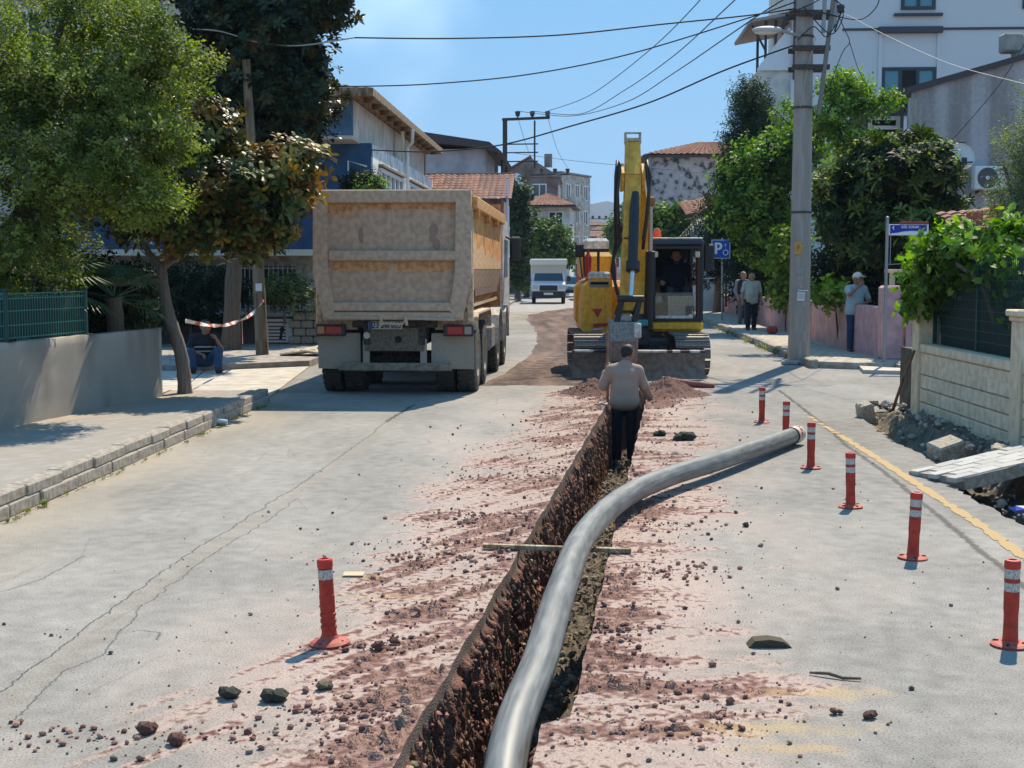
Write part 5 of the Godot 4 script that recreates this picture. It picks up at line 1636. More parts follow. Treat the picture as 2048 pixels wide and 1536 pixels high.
func build_trees():
	var bark: Material = mats["bark"]
	var small := [spray_mesh(9, 0.055, 0.03, 0.16, 1), spray_mesh(11, 0.05, 0.028, 0.2, 2), spray_mesh(8, 0.065, 0.034, 0.14, 3)]
	var light := leaf_mat("leaf_light", 0.55, Color(0.85, 0.95, 0.2))
	var gloss := leaf_mat("leaf_gloss", 0.4, Color(0.7, 0.6, 0.14))
	var matte := leaf_mat("leaf_matte", 0.6, Color(0.75, 0.85, 0.2))
	# left: big light green tree leaning over the wall
	var t := thing("garden_tree", "big light green small-leaved tree overhanging the grey garden wall", "tree")
	limb(t, "trunk", [V(-6.9, 0.6, -17.2), V(-6.6, 1.9, -17.0), V(-5.9, 2.8, -16.8), V(-5.5, 3.5, -16.6)], 0.16, 0.10, bark)
	limb(t, "limb", [V(-6.3, 2.3, -16.95), V(-5.2, 2.75, -16.6), V(-4.3, 3.0, -16.4)], 0.07, 0.025, bark)
	limb(t, "limb", [V(-5.5, 3.5, -16.6), V(-5.6, 4.3, -16.6), V(-5.3, 5.1, -16.5)], 0.09, 0.025, bark)
	limb(t, "limb", [V(-5.7, 3.1, -16.7), V(-5.0, 3.9, -16.5), V(-4.3, 4.4, -16.3)], 0.07, 0.02, bark)
	limb(t, "limb", [V(-6.6, 1.9, -17.0), V(-7.5, 3.2, -16.8), V(-8.0, 4.4, -16.6)], 0.1, 0.03, bark)
	crown(t, small, light, [[V(-5.2, 4.35, -16.5), V(1.5, 0.8, 1.5), 1.7], [V(-6.9, 4.1, -16.5), V(1.6, 1.1, 1.7), 1.7], [V(-4.8, 3.8, -16.4), V(0.8, 0.75, 1.0), 0.8], [V(-6.0, 3.2, -16.0), V(1.6, 0.9, 1.3), 1.3], [V(-7.3, 2.8, -16.0), V(1.3, 1.2, 1.2), 1.1], [V(-4.9, 2.95, -16.1), V(0.9, 0.55, 0.9), 0.7], [V(-5.7, 2.05, -15.8), V(0.45, 0.35, 0.5), 0.18], [V(-5.0, 4.95, -16.6), V(0.7, 0.3, 0.8), 0.3], [V(-6.3, 2.0, -16.6), V(1.3, 0.5, 0.9), 0.5], [V(-4.05, 4.4, -16.3), V(0.45, 0.22, 0.4), 0.16], [V(-4.0, 3.5, -16.3), V(0.4, 0.25, 0.4), 0.16], [V(-4.3, 2.75, -16.2), V(0.4, 0.2, 0.4), 0.12], [V(-6.6, 5.3, -16.6), V(0.9, 0.35, 0.8), 0.4], [V(-7.8, 5.0, -16.6), V(0.8, 0.5, 0.9), 0.4]], 14500, [Color(0.06, 0.09, 0.02), Color(0.11, 0.145, 0.03), Color(0.19, 0.23, 0.05), Color(0.29, 0.335, 0.075), Color(0.39, 0.43, 0.12), Color(0.30, 0.285, 0.14)], 41, 0.13, 26)
	# tall dark magnolia by the wooden pole
	var big := [rosette_mesh(11, 0.2, 0.075, 5), rosette_mesh(9, 0.23, 0.085, 6)]
	t = thing("magnolia_tree", "tall dark glossy magnolia rising behind the wooden pole", "tree")
	limb(t, "trunk", [V(-6.3, 0.1, -30.2), V(-6.0, 3.0, -30.0), V(-5.0, 6.5, -30.0), V(-4.9, 9.4, -30.0)], 0.2, 0.06, bark)
	limb(t, "limb", [V(-5.2, 3.8, -30.0), V(-4.3, 5.0, -29.6), V(-3.8, 5.5, -29.4)], 0.08, 0.03, bark)
	limb(t, "limb", [V(-5.0, 5.8, -30.0), V(-6.2, 7.2, -29.8), V(-6.7, 8.0, -29.8)], 0.09, 0.03, bark)
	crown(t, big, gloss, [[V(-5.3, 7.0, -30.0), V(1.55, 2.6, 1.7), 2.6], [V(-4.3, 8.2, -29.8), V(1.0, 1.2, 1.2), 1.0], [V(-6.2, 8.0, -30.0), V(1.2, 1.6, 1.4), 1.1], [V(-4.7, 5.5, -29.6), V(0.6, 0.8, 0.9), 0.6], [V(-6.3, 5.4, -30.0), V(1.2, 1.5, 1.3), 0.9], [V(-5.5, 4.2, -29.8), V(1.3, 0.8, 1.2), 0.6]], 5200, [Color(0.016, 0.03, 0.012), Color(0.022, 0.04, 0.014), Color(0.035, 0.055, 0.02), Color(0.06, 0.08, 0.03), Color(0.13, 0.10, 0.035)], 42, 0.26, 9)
	# rusty magnolia on the pavement
	t = thing("magnolia_tree", "slender magnolia with rusty brown leaf undersides at the end of the garden wall", "tree")
	limb(t, "trunk", [V(-4.62, 0.12, -19.0), V(-4.66, 0.7, -19.0), V(-4.85, 1.4, -19.0), V(-4.92, 1.95, -19.0)], 0.105, 0.075, mat("bark_grey", lin(0.22, 0.18, 0.145), 0.95, 0.0, "drip", 3.0, 0.6), 12)
	limb(t, "limb", [V(-4.92, 1.95, -19.0), V(-4.55, 2.2, -19.0), V(-4.05, 2.5, -19.2), V(-3.6, 2.9, -19.3)], 0.06, 0.022, mats["bark_grey"])
	limb(t, "limb", [V(-4.92, 1.95, -19.0), V(-5.15, 2.3, -19.0), V(-5.2, 2.9, -19.2)], 0.055, 0.02, mats["bark_grey"])
	limb(t, "limb", [V(-4.3, 2.35, -19.1), V(-3.95, 3.0, -19.0), V(-3.9, 3.5, -19.0)], 0.035, 0.015, mats["bark_grey"])
	var mid := [rosette_mesh(9, 0.18, 0.07, 7), rosette_mesh(8, 0.2, 0.075, 8), rosette_mesh(7, 0.17, 0.068, 18)]
	crown(t, mid, gloss, [[V(-3.75, 3.05, -19.2), V(0.85, 0.6, 0.9), 1.4], [V(-4.6, 3.2, -19.3), V(0.9, 0.75, 0.95), 1.3], [V(-5.4, 3.0, -19.2), V(0.8, 0.7, 0.9), 0.8], [V(-4.35, 4.05, -19.3), V(0.4, 0.25, 0.5), 0.3], [V(-3.15, 3.35, -19.2), V(0.32, 0.3, 0.4), 0.3], [V(-4.35, 2.5, -18.9), V(0.6, 0.3, 0.6), 0.45], [V(-3.6, 2.4, -19.0), V(0.45, 0.25, 0.5), 0.3]], 2500, [Color(0.03, 0.05, 0.014), Color(0.06, 0.085, 0.02), Color(0.12, 0.135, 0.03), Color(0.24, 0.22, 0.045), Color(0.34, 0.22, 0.05), Color(0.30, 0.14, 0.04)], 43, 0.17, 8)
	# fan palms behind the fence
	for q in [[-5.3, 1.55, -18.0, 0.75, "fan palm with drooping spiky leaves at the wall end by the magnolia trunk", 17], [-5.9, 1.7, -17.2, 0.85, "fan palm with pale lit blades above the green fence", 18], [-7.2, 1.8, -16.4, 0.9, "dark fan palm behind the left end of the green fence", 19]]:
		t = thing("fan_palm", q[4], "palm", V(q[0], q[1], q[2]))
		var g := RandomNumberGenerator.new()
		g.seed = q[5]
		limb(t, "trunk", [V(0, -1.4, 0), V(0.02, -0.6, 0), V(0, 0, 0)], 0.13, 0.11, bark)
		for k in 16:
			var a := k * 2.39996
			var el := g.randf_range(-0.45, 0.9)
			var d := Vector3(cos(a) * cos(el), sin(el), sin(a) * cos(el))
			var b := MB.new()
			var hub: Vector3 = d * q[3] * 0.5
			b.tube(PackedVector3Array([Vector3.ZERO, hub]), 0.008, 5)
			var s := d.cross(Vector3.UP).normalized()
			var up := s.cross(d)
			for j in 19:
				var fa := lerpf(-1.5, 1.5, j / 18.0)
				var fd := (d * cos(fa) + s * sin(fa) + up * 0.12).normalized()
				var l: float = q[3] * g.randf_range(0.55, 0.7)
				var w := fd.cross(up).normalized()
				var m1 := hub + fd * l * 0.55
				var tip := hub + fd * l - Vector3(0, 0.3 * l, 0)
				b.tri(hub, m1 + w * 0.014, m1 - w * 0.014, up)
				b.tri(m1 - w * 0.014, m1 + w * 0.014, tip, up)
			obj("frond", b, mat("palm_%d" % (k % 3), [lin(0.035, 0.075, 0.025), lin(0.06, 0.11, 0.04), lin(0.09, 0.13, 0.06)][k % 3], 0.45), t)
	# dark shrubs on the left
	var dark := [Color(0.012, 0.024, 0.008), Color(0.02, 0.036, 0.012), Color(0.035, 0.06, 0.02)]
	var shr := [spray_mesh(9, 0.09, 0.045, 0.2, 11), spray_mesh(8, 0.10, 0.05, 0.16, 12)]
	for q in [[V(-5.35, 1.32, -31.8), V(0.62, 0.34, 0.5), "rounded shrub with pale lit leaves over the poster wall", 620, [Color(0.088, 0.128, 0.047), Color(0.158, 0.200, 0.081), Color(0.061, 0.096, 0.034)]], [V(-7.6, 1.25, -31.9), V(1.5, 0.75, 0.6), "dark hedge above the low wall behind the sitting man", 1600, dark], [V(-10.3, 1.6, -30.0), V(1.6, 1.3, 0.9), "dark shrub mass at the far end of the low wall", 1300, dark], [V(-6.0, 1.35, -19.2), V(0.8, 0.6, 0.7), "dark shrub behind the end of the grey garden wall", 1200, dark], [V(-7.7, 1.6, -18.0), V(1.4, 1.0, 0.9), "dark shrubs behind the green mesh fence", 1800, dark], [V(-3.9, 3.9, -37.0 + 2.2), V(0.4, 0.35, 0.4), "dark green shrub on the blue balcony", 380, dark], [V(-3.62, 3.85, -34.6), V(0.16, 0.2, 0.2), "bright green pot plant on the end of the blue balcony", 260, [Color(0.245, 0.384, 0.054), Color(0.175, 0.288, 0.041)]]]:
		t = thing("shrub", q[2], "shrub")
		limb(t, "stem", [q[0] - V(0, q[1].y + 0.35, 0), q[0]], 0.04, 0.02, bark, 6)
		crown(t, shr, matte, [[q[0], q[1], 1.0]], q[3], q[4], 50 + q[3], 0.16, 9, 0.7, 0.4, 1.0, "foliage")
	# right: conifer far behind
	t = thing("cedar_tree", "dark cedar with drooping tips beside the white apartment house", "tree")
	limb(t, "trunk", [V(8.7, 0.1, -50), V(8.75, 5, -50), V(8.8, 8.6, -50)], 0.25, 0.04, bark)
	var ced := [spray_mesh(16, 0.16, 0.035, 0.5, 21), spray_mesh(14, 0.18, 0.035, 0.45, 22)]
	var blobs := []
	for k in 11:
		var f := k / 10.0
		for s in 3:
			var a := k * 1.9 + s * 2.1
			var r := lerpf(1.35, 0.2, f)
			blobs.append([V(8.75 + cos(a) * r * 0.7, lerpf(3.0, 8.3, f) - 0.1, -50 + sin(a) * r * 0.7), V(0.25 + r * 0.45, 0.28, 0.25 + r * 0.45), 0.3 + r])
	crown(t, ced, matte, blobs, 4200, [Color(0.02, 0.04, 0.015), Color(0.035, 0.06, 0.022), Color(0.06, 0.09, 0.03)], 44, 0.2, 9, 0.25)
	# mulberry before it
	t = thing("street_tree", "leafy mid green tree standing left of the concrete pole over the pink wall", "tree")
	limb(t, "trunk", [V(8.3, 0.1, -42), V(8.25, 1.6, -42), V(8.0, 3.0, -42)], 0.13, 0.08, bark)
	limb(t, "limb", [V(8.1, 2.4, -42), V(7.4, 3.8, -41.7)], 0.06, 0.02, bark)
	limb(t, "limb", [V(8.0, 3.0, -42), V(8.5, 4.8, -42)], 0.06, 0.02, bark)
	var mul := [spray_mesh(8, 0.16, 0.12, 0.3, 31), spray_mesh(9, 0.14, 0.1, 0.32, 32)]
	crown(t, mul, light, [[V(7.7, 4.6, -42), V(1.15, 1.2, 1.2), 1.6], [V(7.3, 3.6, -41.8), V(0.7, 0.8, 0.8), 0.9], [V(8.6, 5.4, -42), V(0.9, 0.8, 1.0), 0.8], [V(8.1, 2.9, -42), V(1.0, 0.9, 0.9), 0.9], [V(8.0, 2.5, -42.3), V(0.5, 0.35, 0.5), 0.3]], 3200, [Color(0.03, 0.065, 0.012), Color(0.06, 0.12, 0.02), Color(0.13, 0.24, 0.035), Color(0.22, 0.35, 0.05), Color(0.30, 0.42, 0.07)], 45, 0.22, 10)
	# loquat behind the pink wall
	t = thing("loquat_tree", "broad loquat with long star-shaped leaf clusters before the grey building", "tree")
	limb(t, "trunk", [V(8.9, 0.1, -31.8), V(8.85, 1.4, -31.8), V(8.8, 2.2, -31.6)], 0.16, 0.1, bark)
	limb(t, "limb", [V(8.85, 1.8, -31.7), V(7.8, 2.9, -31.3), V(7.5, 3.7, -31.2)], 0.07, 0.025, bark)
	limb(t, "limb", [V(8.8, 2.2, -31.6), V(9.6, 3.2, -31.4), V(9.9, 3.9, -31.2)], 0.07, 0.025, bark)
	var loq := [rosette_mesh(13, 0.27, 0.075, 9), rosette_mesh(11, 0.3, 0.08, 10)]
	crown(t, loq, matte, [[V(8.75, 4.15, -31.2), V(1.3, 0.7, 1.2), 1.5], [V(7.75, 3.5, -31.3), V(0.75, 0.9, 0.9), 0.9], [V(9.6, 3.0, -31.2), V(0.9, 0.75, 1.0), 1.0], [V(8.6, 2.7, -31.0), V(1.4, 0.9, 1.0), 1.5], [V(9.95, 3.0, -31.2), V(0.4, 0.4, 0.6), 0.4], [V(9.0, 4.6, -31.4), V(0.7, 0.4, 0.7), 0.4]], 2100, [Color(0.016, 0.03, 0.01), Color(0.03, 0.05, 0.015), Color(0.07, 0.10, 0.026), Color(0.17, 0.22, 0.05), Color(0.30, 0.36, 0.09)], 46, 0.2, 7)
	# dark undergrowth behind the pink wall
	for q in [[V(8.6, 1.7, -32.4), V(1.5, 0.9, 0.7), "dark undergrowth below the loquat behind the pink wall", 1700], [V(8.3, 1.5, -46.0), V(0.8, 1.2, 0.9), "dark green bush behind the walking men", 1100], [V(9.3, 1.3, -29.0), V(1.3, 0.8, 0.6), "dark bush behind the pink corner pillar", 1000], [V(8.7, 3.0, -55.0), V(1.6, 2.2, 1.2), "dark tree behind the parking sign", 1500]]:
		t = thing("shrub", q[2], "shrub")
		limb(t, "stem", [q[0] - V(0, q[1].y + 0.4, 0), q[0]], 0.05, 0.02, bark, 6)
		crown(t, shr, matte, [[q[0], q[1], 1.0]], q[3], dark, 70 + q[3], 0.2, 9, 0.7, 0.4, 1.3, "foliage")
	t = thing("climbing_tree", "light green young tree rising between the pole and the grey building", "tree")
	limb(t, "trunk", [V(7.9, 1.0, -34), V(8.0, 4.0, -34), V(8.3, 6.2, -34)], 0.07, 0.03, bark)
	limb(t, "limb", [V(8.1, 4.6, -34), V(8.9, 5.9, -34), V(9.2, 6.3, -34)], 0.035, 0.012, bark)
	limb(t, "limb", [V(8.05, 4.3, -34), V(7.2, 5.2, -34), V(6.5, 5.9, -34)], 0.03, 0.01, bark)
	crown(t, mul, light, [[V(8.3, 6.3, -34), V(0.55, 0.4, 0.5), 0.8], [V(8.0, 5.5, -34), V(0.6, 0.5, 0.5), 0.9], [V(9.0, 6.0, -34), V(0.4, 0.25, 0.35), 0.4], [V(8.5, 5.0, -34), V(0.6, 0.3, 0.5), 0.5], [V(7.0, 5.6, -34), V(0.45, 0.3, 0.4), 0.35]], 620, [Color(0.07, 0.13, 0.022), Color(0.15, 0.25, 0.04), Color(0.24, 0.37, 0.06), Color(0.32, 0.44, 0.08)], 47, 0.16, 7, 0.7, 0.5, 0.8)
	# olive at the right edge
	t = thing("olive_tree", "grey green olive tree at the right edge behind the vine", "tree")
	limb(t, "trunk", [V(6.3, 0.6, -16.4), V(6.2, 1.4, -16.6), V(6.35, 2.3, -16.8)], 0.09, 0.05, bark)
	limb(t, "limb", [V(6.35, 2.3, -16.8), V(6.1, 3.2, -16.9)], 0.04, 0.015, bark)
	var oli := [spray_mesh(16, 0.055, 0.014, 0.24, 51), spray_mesh(14, 0.06, 0.015, 0.22, 52)]
	crown(t, oli, matte, [[V(6.62, 3.4, -16.9), V(0.38, 0.75, 0.6), 1.2], [V(6.45, 2.6, -16.9), V(0.36, 0.5, 0.6), 0.7], [V(6.9, 3.0, -17.0), V(0.7, 0.9, 0.8), 0.9]], 2600, [Color(0.175, 0.200, 0.115), Color(0.263, 0.288, 0.169), Color(0.385, 0.400, 0.257), Color(0.105, 0.128, 0.068)], 48, 0.13, 10)
	# grape vine over the cream wall
	var vine := [spray_mesh(5, 0.12, 0.075, 0.22, 61, true), spray_mesh(4, 0.13, 0.08, 0.2, 62, true)]
	t = thing("grape_vine", "bright green grape vine spilling over the cream wall and its fence", "vine")
	limb(t, "stem", [V(5.7, 0.7, -15.3), V(5.6, 1.2, -15.5), V(5.45, 1.75, -15.7), V(5.3, 2.0, -16.2)], 0.06, 0.025, bark)
	limb(t, "stem", [V(5.4, 1.8, -15.8), V(5.3, 1.95, -17.0), V(5.25, 1.7, -17.6)], 0.025, 0.01, bark)
	crown(t, vine, light, [[V(5.5, 1.9, -17.2), V(0.3, 0.38, 0.5), 1.3], [V(5.45, 1.55, -17.5), V(0.24, 0.3, 0.25), 0.7], [V(5.45, 2.08, -16.6), V(0.3, 0.18, 0.7), 0.9], [V(5.7, 2.0, -15.6), V(0.4, 0.25, 0.9), 0.9], [V(5.85, 1.75, -14.9), V(0.3, 0.35, 0.7), 0.8], [V(6.0, 2.15, -15.6), V(0.45, 0.3, 0.8), 0.8], [V(5.8, 1.35, -14.5), V(0.2, 0.3, 0.4), 0.35]], 1750, [Color(0.035, 0.075, 0.012), Color(0.08, 0.16, 0.022), Color(0.17, 0.30, 0.045), Color(0.28, 0.43, 0.07), Color(0.36, 0.5, 0.10)], 49, 0.12, 7, 0.3, 0.45, 0.95)
	# creeper by the concrete pole and the bush on the pink wall
	t = thing("creeper", "yellow green creeper hanging beside the concrete pole on the pink wall", "vine")
	limb(t, "stem", [V(7.9, 0.15, -39.0), V(7.9, 1.4, -39.0), V(7.85, 2.6, -39.0)], 0.03, 0.015, bark, 6)
	crown(t, vine, light, [[V(7.95, 2.4, -39.2), V(0.3, 0.6, 0.35), 1.0], [V(7.9, 1.4, -39.0), V(0.2, 0.5, 0.25), 0.7]], 420, [Color(0.123, 0.192, 0.027), Color(0.263, 0.352, 0.047), Color(0.333, 0.432, 0.068)], 53, 0.16, 7, 0.2, 0.5, 1.2)
	t = thing("shrub", "light green shrub leaning over the pink wall right of the concrete pole", "shrub")
	limb(t, "stem", [V(7.5, 0.3, -31.0), V(7.3, 1.3, -30.6)], 0.03, 0.015, bark, 6)
	crown(t, vine, light, [[V(7.2, 1.45, -30.6), V(0.36, 0.3, 0.35), 1.0]], 130, [Color(0.140, 0.224, 0.034), Color(0.280, 0.400, 0.061)], 54, 0.12, 6, 0.3, 0.5, 1.0, "foliage")
	# trees down the street
	var far_leaf := [spray_mesh(7, 0.32, 0.2, 0.5, 71)]
	for q in [["slim dark cypress beside the double pole down the street", "cypress_tree", [[V(0.35, 4.2, -82), V(0.6, 3.3, 0.6), 1.0]], 700, [Color(0.044, 0.080, 0.030), Color(0.061, 0.104, 0.041)]], ["round green tree above the white box van", "street_tree", [[V(2.1, 3.7, -92), V(1.5, 1.3, 1.5), 1.0], [V(1.4, 2.6, -91), V(1.0, 1.0, 1.0), 0.5], [V(3.3, 2.9, -93), V(1.0, 1.0, 1.0), 0.5]], 1300, [Color(0.061, 0.112, 0.027), Color(0.123, 0.200, 0.041), Color(0.175, 0.256, 0.054)]], ["light green tree left of the digger arm far down the street", "street_tree", [[V(11.2, 5.4, -135), V(1.8, 2.6, 2.0), 1.0]], 900, [Color(0.123, 0.208, 0.047), Color(0.175, 0.272, 0.068)]], ["bushy tree below the peeling grey house", "street_tree", [[V(7.6, 3.9, -64), V(1.2, 0.8, 0.9), 1.0], [V(9.0, 3.7, -64), V(0.9, 0.8, 0.9), 0.7], [V(6.7, 3.3, -64), V(0.6, 0.6, 0.6), 0.4]], 1000, [Color(0.088, 0.144, 0.038), Color(0.140, 0.216, 0.047), Color(0.210, 0.288, 0.068)]], ["grey leaved street tree on the far left pavement behind the tipper cab", "street_tree", [[V(-1.6, 4.6, -95), V(1.6, 2.0, 1.2), 1.0]], 600, [Color(0.052, 0.088, 0.030), Color(0.088, 0.128, 0.041)]]]:
		t = thing(q[1], q[0], "tree")
		var c0: Vector3 = q[2][0][0]
		limb(t, "trunk", [V(c0.x, 0, c0.z), c0], 0.2, 0.08, bark, 6)
		crown(t, far_leaf, matte, q[2], q[3], q[4], 80 + q[3], 0.3, 8)
	# small drooping palm before the little white house
	t = thing("palm_tree", "ragged palm with hanging fronds before the little white house", "palm", V(8.7, 4.1, -57))
	limb(t, "trunk", [V(0, -4.1, 0), V(0.1, 0, 0)], 0.22, 0.18, bark, 8)
	for k in 14:
		var a := k * 2.39996
		var d := V(cos(a), 0, sin(a))
		var b := MB.new()
		var s := d.cross(Vector3.UP)
		for j in 18:
			var f := j / 18.0
			var p := d * 1.9 * f + V(0, 0.7 * f - 1.9 * f * f, 0)
			for sd in [-1.0, 1.0]:
				var tip: Vector3 = p + (s * sd * 0.35 + d * 0.2 + V(0, -0.3, 0)) * (1.0 - f * 0.6)
				b.tri(p - d * 0.03, p + d * 0.03, tip, Vector3.UP)
		obj("frond", b, mats["palm_1"], t)
	# weeds along both kerbs
	var blade := MB.new()
	for k in 9:
		var a := k * 2.4
		leaf_quad(blade, V(cos(a) * 0.2, 0, sin(a) * 0.2), V(cos(a) * 0.5, 1, sin(a) * 0.5).normalized(), V(-sin(a), 0, cos(a)), 1.0, 0.12, 0.3)
	var xs := []
	var cs := []
	var g2 := RandomNumberGenerator.new()
	g2.seed = 555
	for k in 330:
		var left := k < 250
		var tt := 6.0 + 13.0 * g2.randf() if left else g2.randf_range(28.0, 44.0)
		var clump := n_fine.get_noise_2d(tt * 0.7, 5.0)
		if clump < 0.02 and g2.randf() < 0.85: continue
		var x := -3.86 + 0.043 * (tt - 10.19) + absf(g2.randfn(0, 0.03)) if left else 5.75 + 0.05 * (tt - 26.2) - absf(g2.randfn(0, 0.06))
		var s := (g2.randf_range(0.02, 0.07)) if left else g2.randf_range(0.05, 0.2)
		xs.append(Transform3D(Basis(Vector3.UP, g2.randf() * 6).scaled(V(s, s * g2.randf_range(0.7, 1.4), s)), V(x, 0, -tt)))
		cs.append(Color(0.09, 0.14, 0.03).lerp(Color(0.36, 0.27, 0.12), g2.randf() if g2.randf() < 0.6 else 0.1))
	tag(scatter("weeds", blade.mesh(), matte, xs, cs), "straggling weeds and dry grass growing along the kerbs", "weeds", "", "stuff")

func cable(label: String, pts: Array, r: float, m: Material, called := "cable"):
	var cv := Curve3D.new()
	for i in pts.size():
		var a: Vector3 = pts[maxi(i - 1, 0)]
		var c: Vector3 = pts[mini(i + 1, pts.size() - 1)]
		var t := (c - a) * 0.16
		cv.add_point(pts[i], -t, t)
	var n := 10 * (pts.size() - 1)
	var ps := PackedVector3Array()
	for i in n + 1:
		ps.append(cv.sample_baked(cv.get_baked_length() * i / n, true))
	var b := MB.new()
	b.tube(ps, r, 5)
	tag(obj(called, b, m), label, "cable", "overhead cables")

func insulator(at: Vector3, parent: Node, k := 1.0):
	var b := MB.new()
	b.lathe([[0.03 * k, 0.0], [0.06 * k, 0.05 * k], [0.13 * k, 0.09 * k], [0.14 * k, 0.22 * k], [0.17 * k, 0.26 * k], [0.15 * k, 0.36 * k], [0.0, 0.38 * k]], 10, at)
	obj("insulator", b, mat("insulator", lin(0.03, 0.025, 0.025), 0.4), parent)

func build_poles():
	var conc := mat("pole_concrete", lin(0.345, 0.32, 0.285), 0.93, 0.0, "drip", 0.8, 0.6)
	var dk: Material = mats["dark_metal"]
	var wire: Material = mats["wire"]
	# round concrete pole on the right kerb
	var o := thing("concrete_pole", "thick round concrete utility pole standing on the right kerb", "utility pole", Vector3(5.84, 0, -27.46))
	var b := MB.new()
	b.lathe([[0.0, -0.1], [0.222, -0.1], [0.214, 0.6], [0.205, 2.0], [0.19, 4.5], [0.172, 7.2], [0.158, 9.4], [0.0, 9.42]], 22)
	obj("shaft", b, conc, o)
	b = MB.new()
	for k in 7:
		b.box(Vector3(0.1 * cos(k * 2.4), 0.04, 0.22 + 0.05 * sin(k * 2.4)) + Vector3(0.22 * cos(k * 0.9), 0, 0.02), Vector3(0.2, 0.1, 0.14), 0.03, Basis(Vector3.UP, k * 0.8))
	obj("footing", b, mats["concrete"], o)
	for q in [[6.98, 0.9, 0.12], [6.3, 0.75, 0.1], [5.93, 0.74, 0.1], [7.55, 1.1, 0.12]]:
		b = MB.new()
		b.box(Vector3(0.1, q[0] - 0.0, 0.2), Vector3(q[1], q[2], 0.06))
		b.box(Vector3(0.1, q[0] - 0.0, -0.2), Vector3(q[1], q[2], 0.06))
		obj("crossarm", b, mat("rusty_steel", lin(0.075, 0.058, 0.05), 0.8, 0.0, "rust", 2.0), o)
	for q in [[5.15, 0.21], [3.07, 0.215], [6.55, 0.19]]:
		b = MB.new()
		b.lathe([[q[1], -0.02], [q[1] + 0.01, 0.0], [q[1], 0.02]], 18, Vector3(0, q[0], 0))
		obj("strap", b, dk, o)
	b = MB.new()
	b.bar(Vector3(0.27, 5.0, 0.2), Vector3(0.52, 7.3, 0.22), 0.075, 0.075)
	obj("service_pipe", b, mat("grey_pipe", lin(0.17, 0.16, 0.14), 0.7), o)
	b = MB.new()
	b.bar(Vector3(0.33, 6.6, 0.2), Vector3(0.4, 9.2, 0.2), 0.07, 0.07)
	b.bar(Vector3(0.55, 6.7, 0.2), Vector3(0.62, 9.2, 0.2), 0.07, 0.07)
	obj("mast", b, mats["galv"], o)
	insulator(Vector3(0.66, 6.95, 0.22), o, 0.5)
	insulator(Vector3(-0.42, 6.72, 0.22), o, 0.5)
	b = MB.new()
	b.bar(Vector3(0.55, 6.62, 0.22), Vector3(0.66, 6.96, 0.22), 0.03, 0.03)
	obj("hook", b, dk, o)
	# plates and notices
	b = MB.new()
	b.box(Vector3(-0.09, 2.35, 0.215), Vector3(0.15, 0.26, 0.012), 0.05)
	var yp := obj("yellow_plate", b, mat("plate_yellow", lin(0.55, 0.36, 0.07), 0.7, 0.0, "dirt", 3.0), o)
	b = MB.new()
	b.prism(PackedVector2Array([Vector2(-0.02, 0.07), Vector2(0.03, 0.07), Vector2(0.0, 0.01), Vector2(0.03, 0.01), Vector2(-0.03, -0.08), Vector2(-0.01, -0.01), Vector2(-0.04, -0.01)]), 0.004, Transform3D(Basis(), Vector3(-0.09, 2.35, 0.225)))
	obj("bolt_mark", b, mat("plate_red", lin(0.4, 0.12, 0.04), 0.7), yp)
	b = MB.new()
	b.box(Vector3(-0.02, 1.38, 0.222), Vector3(0.15, 0.17, 0.008))
	obj("notice", b, mats["paper"], o)
	b = MB.new()
	b.box(Vector3(-0.02, 1.385, 0.2275), Vector3(0.12, 0.12, 0.003))
	obj("notice_print", b, mat("notice_grey", lin(0.42, 0.42, 0.44), 0.85), o)
	b = MB.new()
	b.box(Vector3(0.02, 1.50, 0.222), Vector3(0.2, 0.02, 0.008))
	obj("tape_strip", b, mats["paper"], o)
	var g := RandomNumberGenerator.new()
	g.seed = 12
	for k in 9:
		b = MB.new()
		var a := g.randf_range(0.9, 2.1)
		var bs := Basis(Vector3.UP, PI / 2 - a)
		b.box(Vector3(cos(a) * 0.214, g.randf_range(0.5, 2.1), sin(a) * 0.214), Vector3(g.randf_range(0.06, 0.16), g.randf_range(0.1, 0.22), 0.004), 0.0, bs)
		obj("paper_remnant", b, mat("remnant", lin(0.40, 0.38, 0.355), 0.9, 0.0, "speck", 5.0), o)
	# street lamp head
	o = thing("street_lamp", "grey oval street lamp head on an arm of the concrete pole", "street lamp", Vector3(5.1, 6.62, -27.2))
	b = MB.new()
	b.ball(Vector3(-0.05, 0.02, 0), Vector3(0.31, 0.075, 0.13), 16, 8)
	obj("head", b, mat("lamp_grey", lin(0.46, 0.45, 0.44), 0.5), o)
	b = MB.new()
	b.ball(Vector3(-0.08, -0.03, 0), Vector3(0.24, 0.045, 0.1), 14, 6)
	obj("lens", b, mat("lamp_lens", lin(0.6, 0.58, 0.55), 0.2), o)
	b = MB.new()
	b.tube(PackedVector3Array([Vector3(0.2, 0.02, 0), Vector3(0.42, -0.04, -0.02), Vector3(0.62, -0.08, -0.08)]), 0.035, 8)
	obj("arm", b, mats["galv"], o)
	# double pole with crossarm and rungs
	o = thing("double_pole", "dark steel double pole with three insulators above the street", "utility pole", Vector3(-0.36, 0, -70), 0.0)
	b = MB.new()
	b.bar(Vector3(0, 0, 0), Vector3(0, 9.55, 0), 0.26, 0.24)
	obj("post", b, dk, o)
	b = MB.new()
	b.bar(Vector3(1.52, 7.1, 0), Vector3(1.52, 9.5, 0), 0.09, 0.09)
	obj("post", b, dk, o)
	b = MB.new()
	b.bar(Vector3(-0.15, 9.55, 0), Vector3(2.3, 9.65, 0), 0.14, 0.13)
	obj("crossarm", b, dk, o)
	for y in [8.3, 7.87, 7.42]:
		b = MB.new()
		b.bar(Vector3(0, y, 0), Vector3(1.7, y + 0.02, 0), 0.07, 0.06)
		obj("rung", b, dk, o)
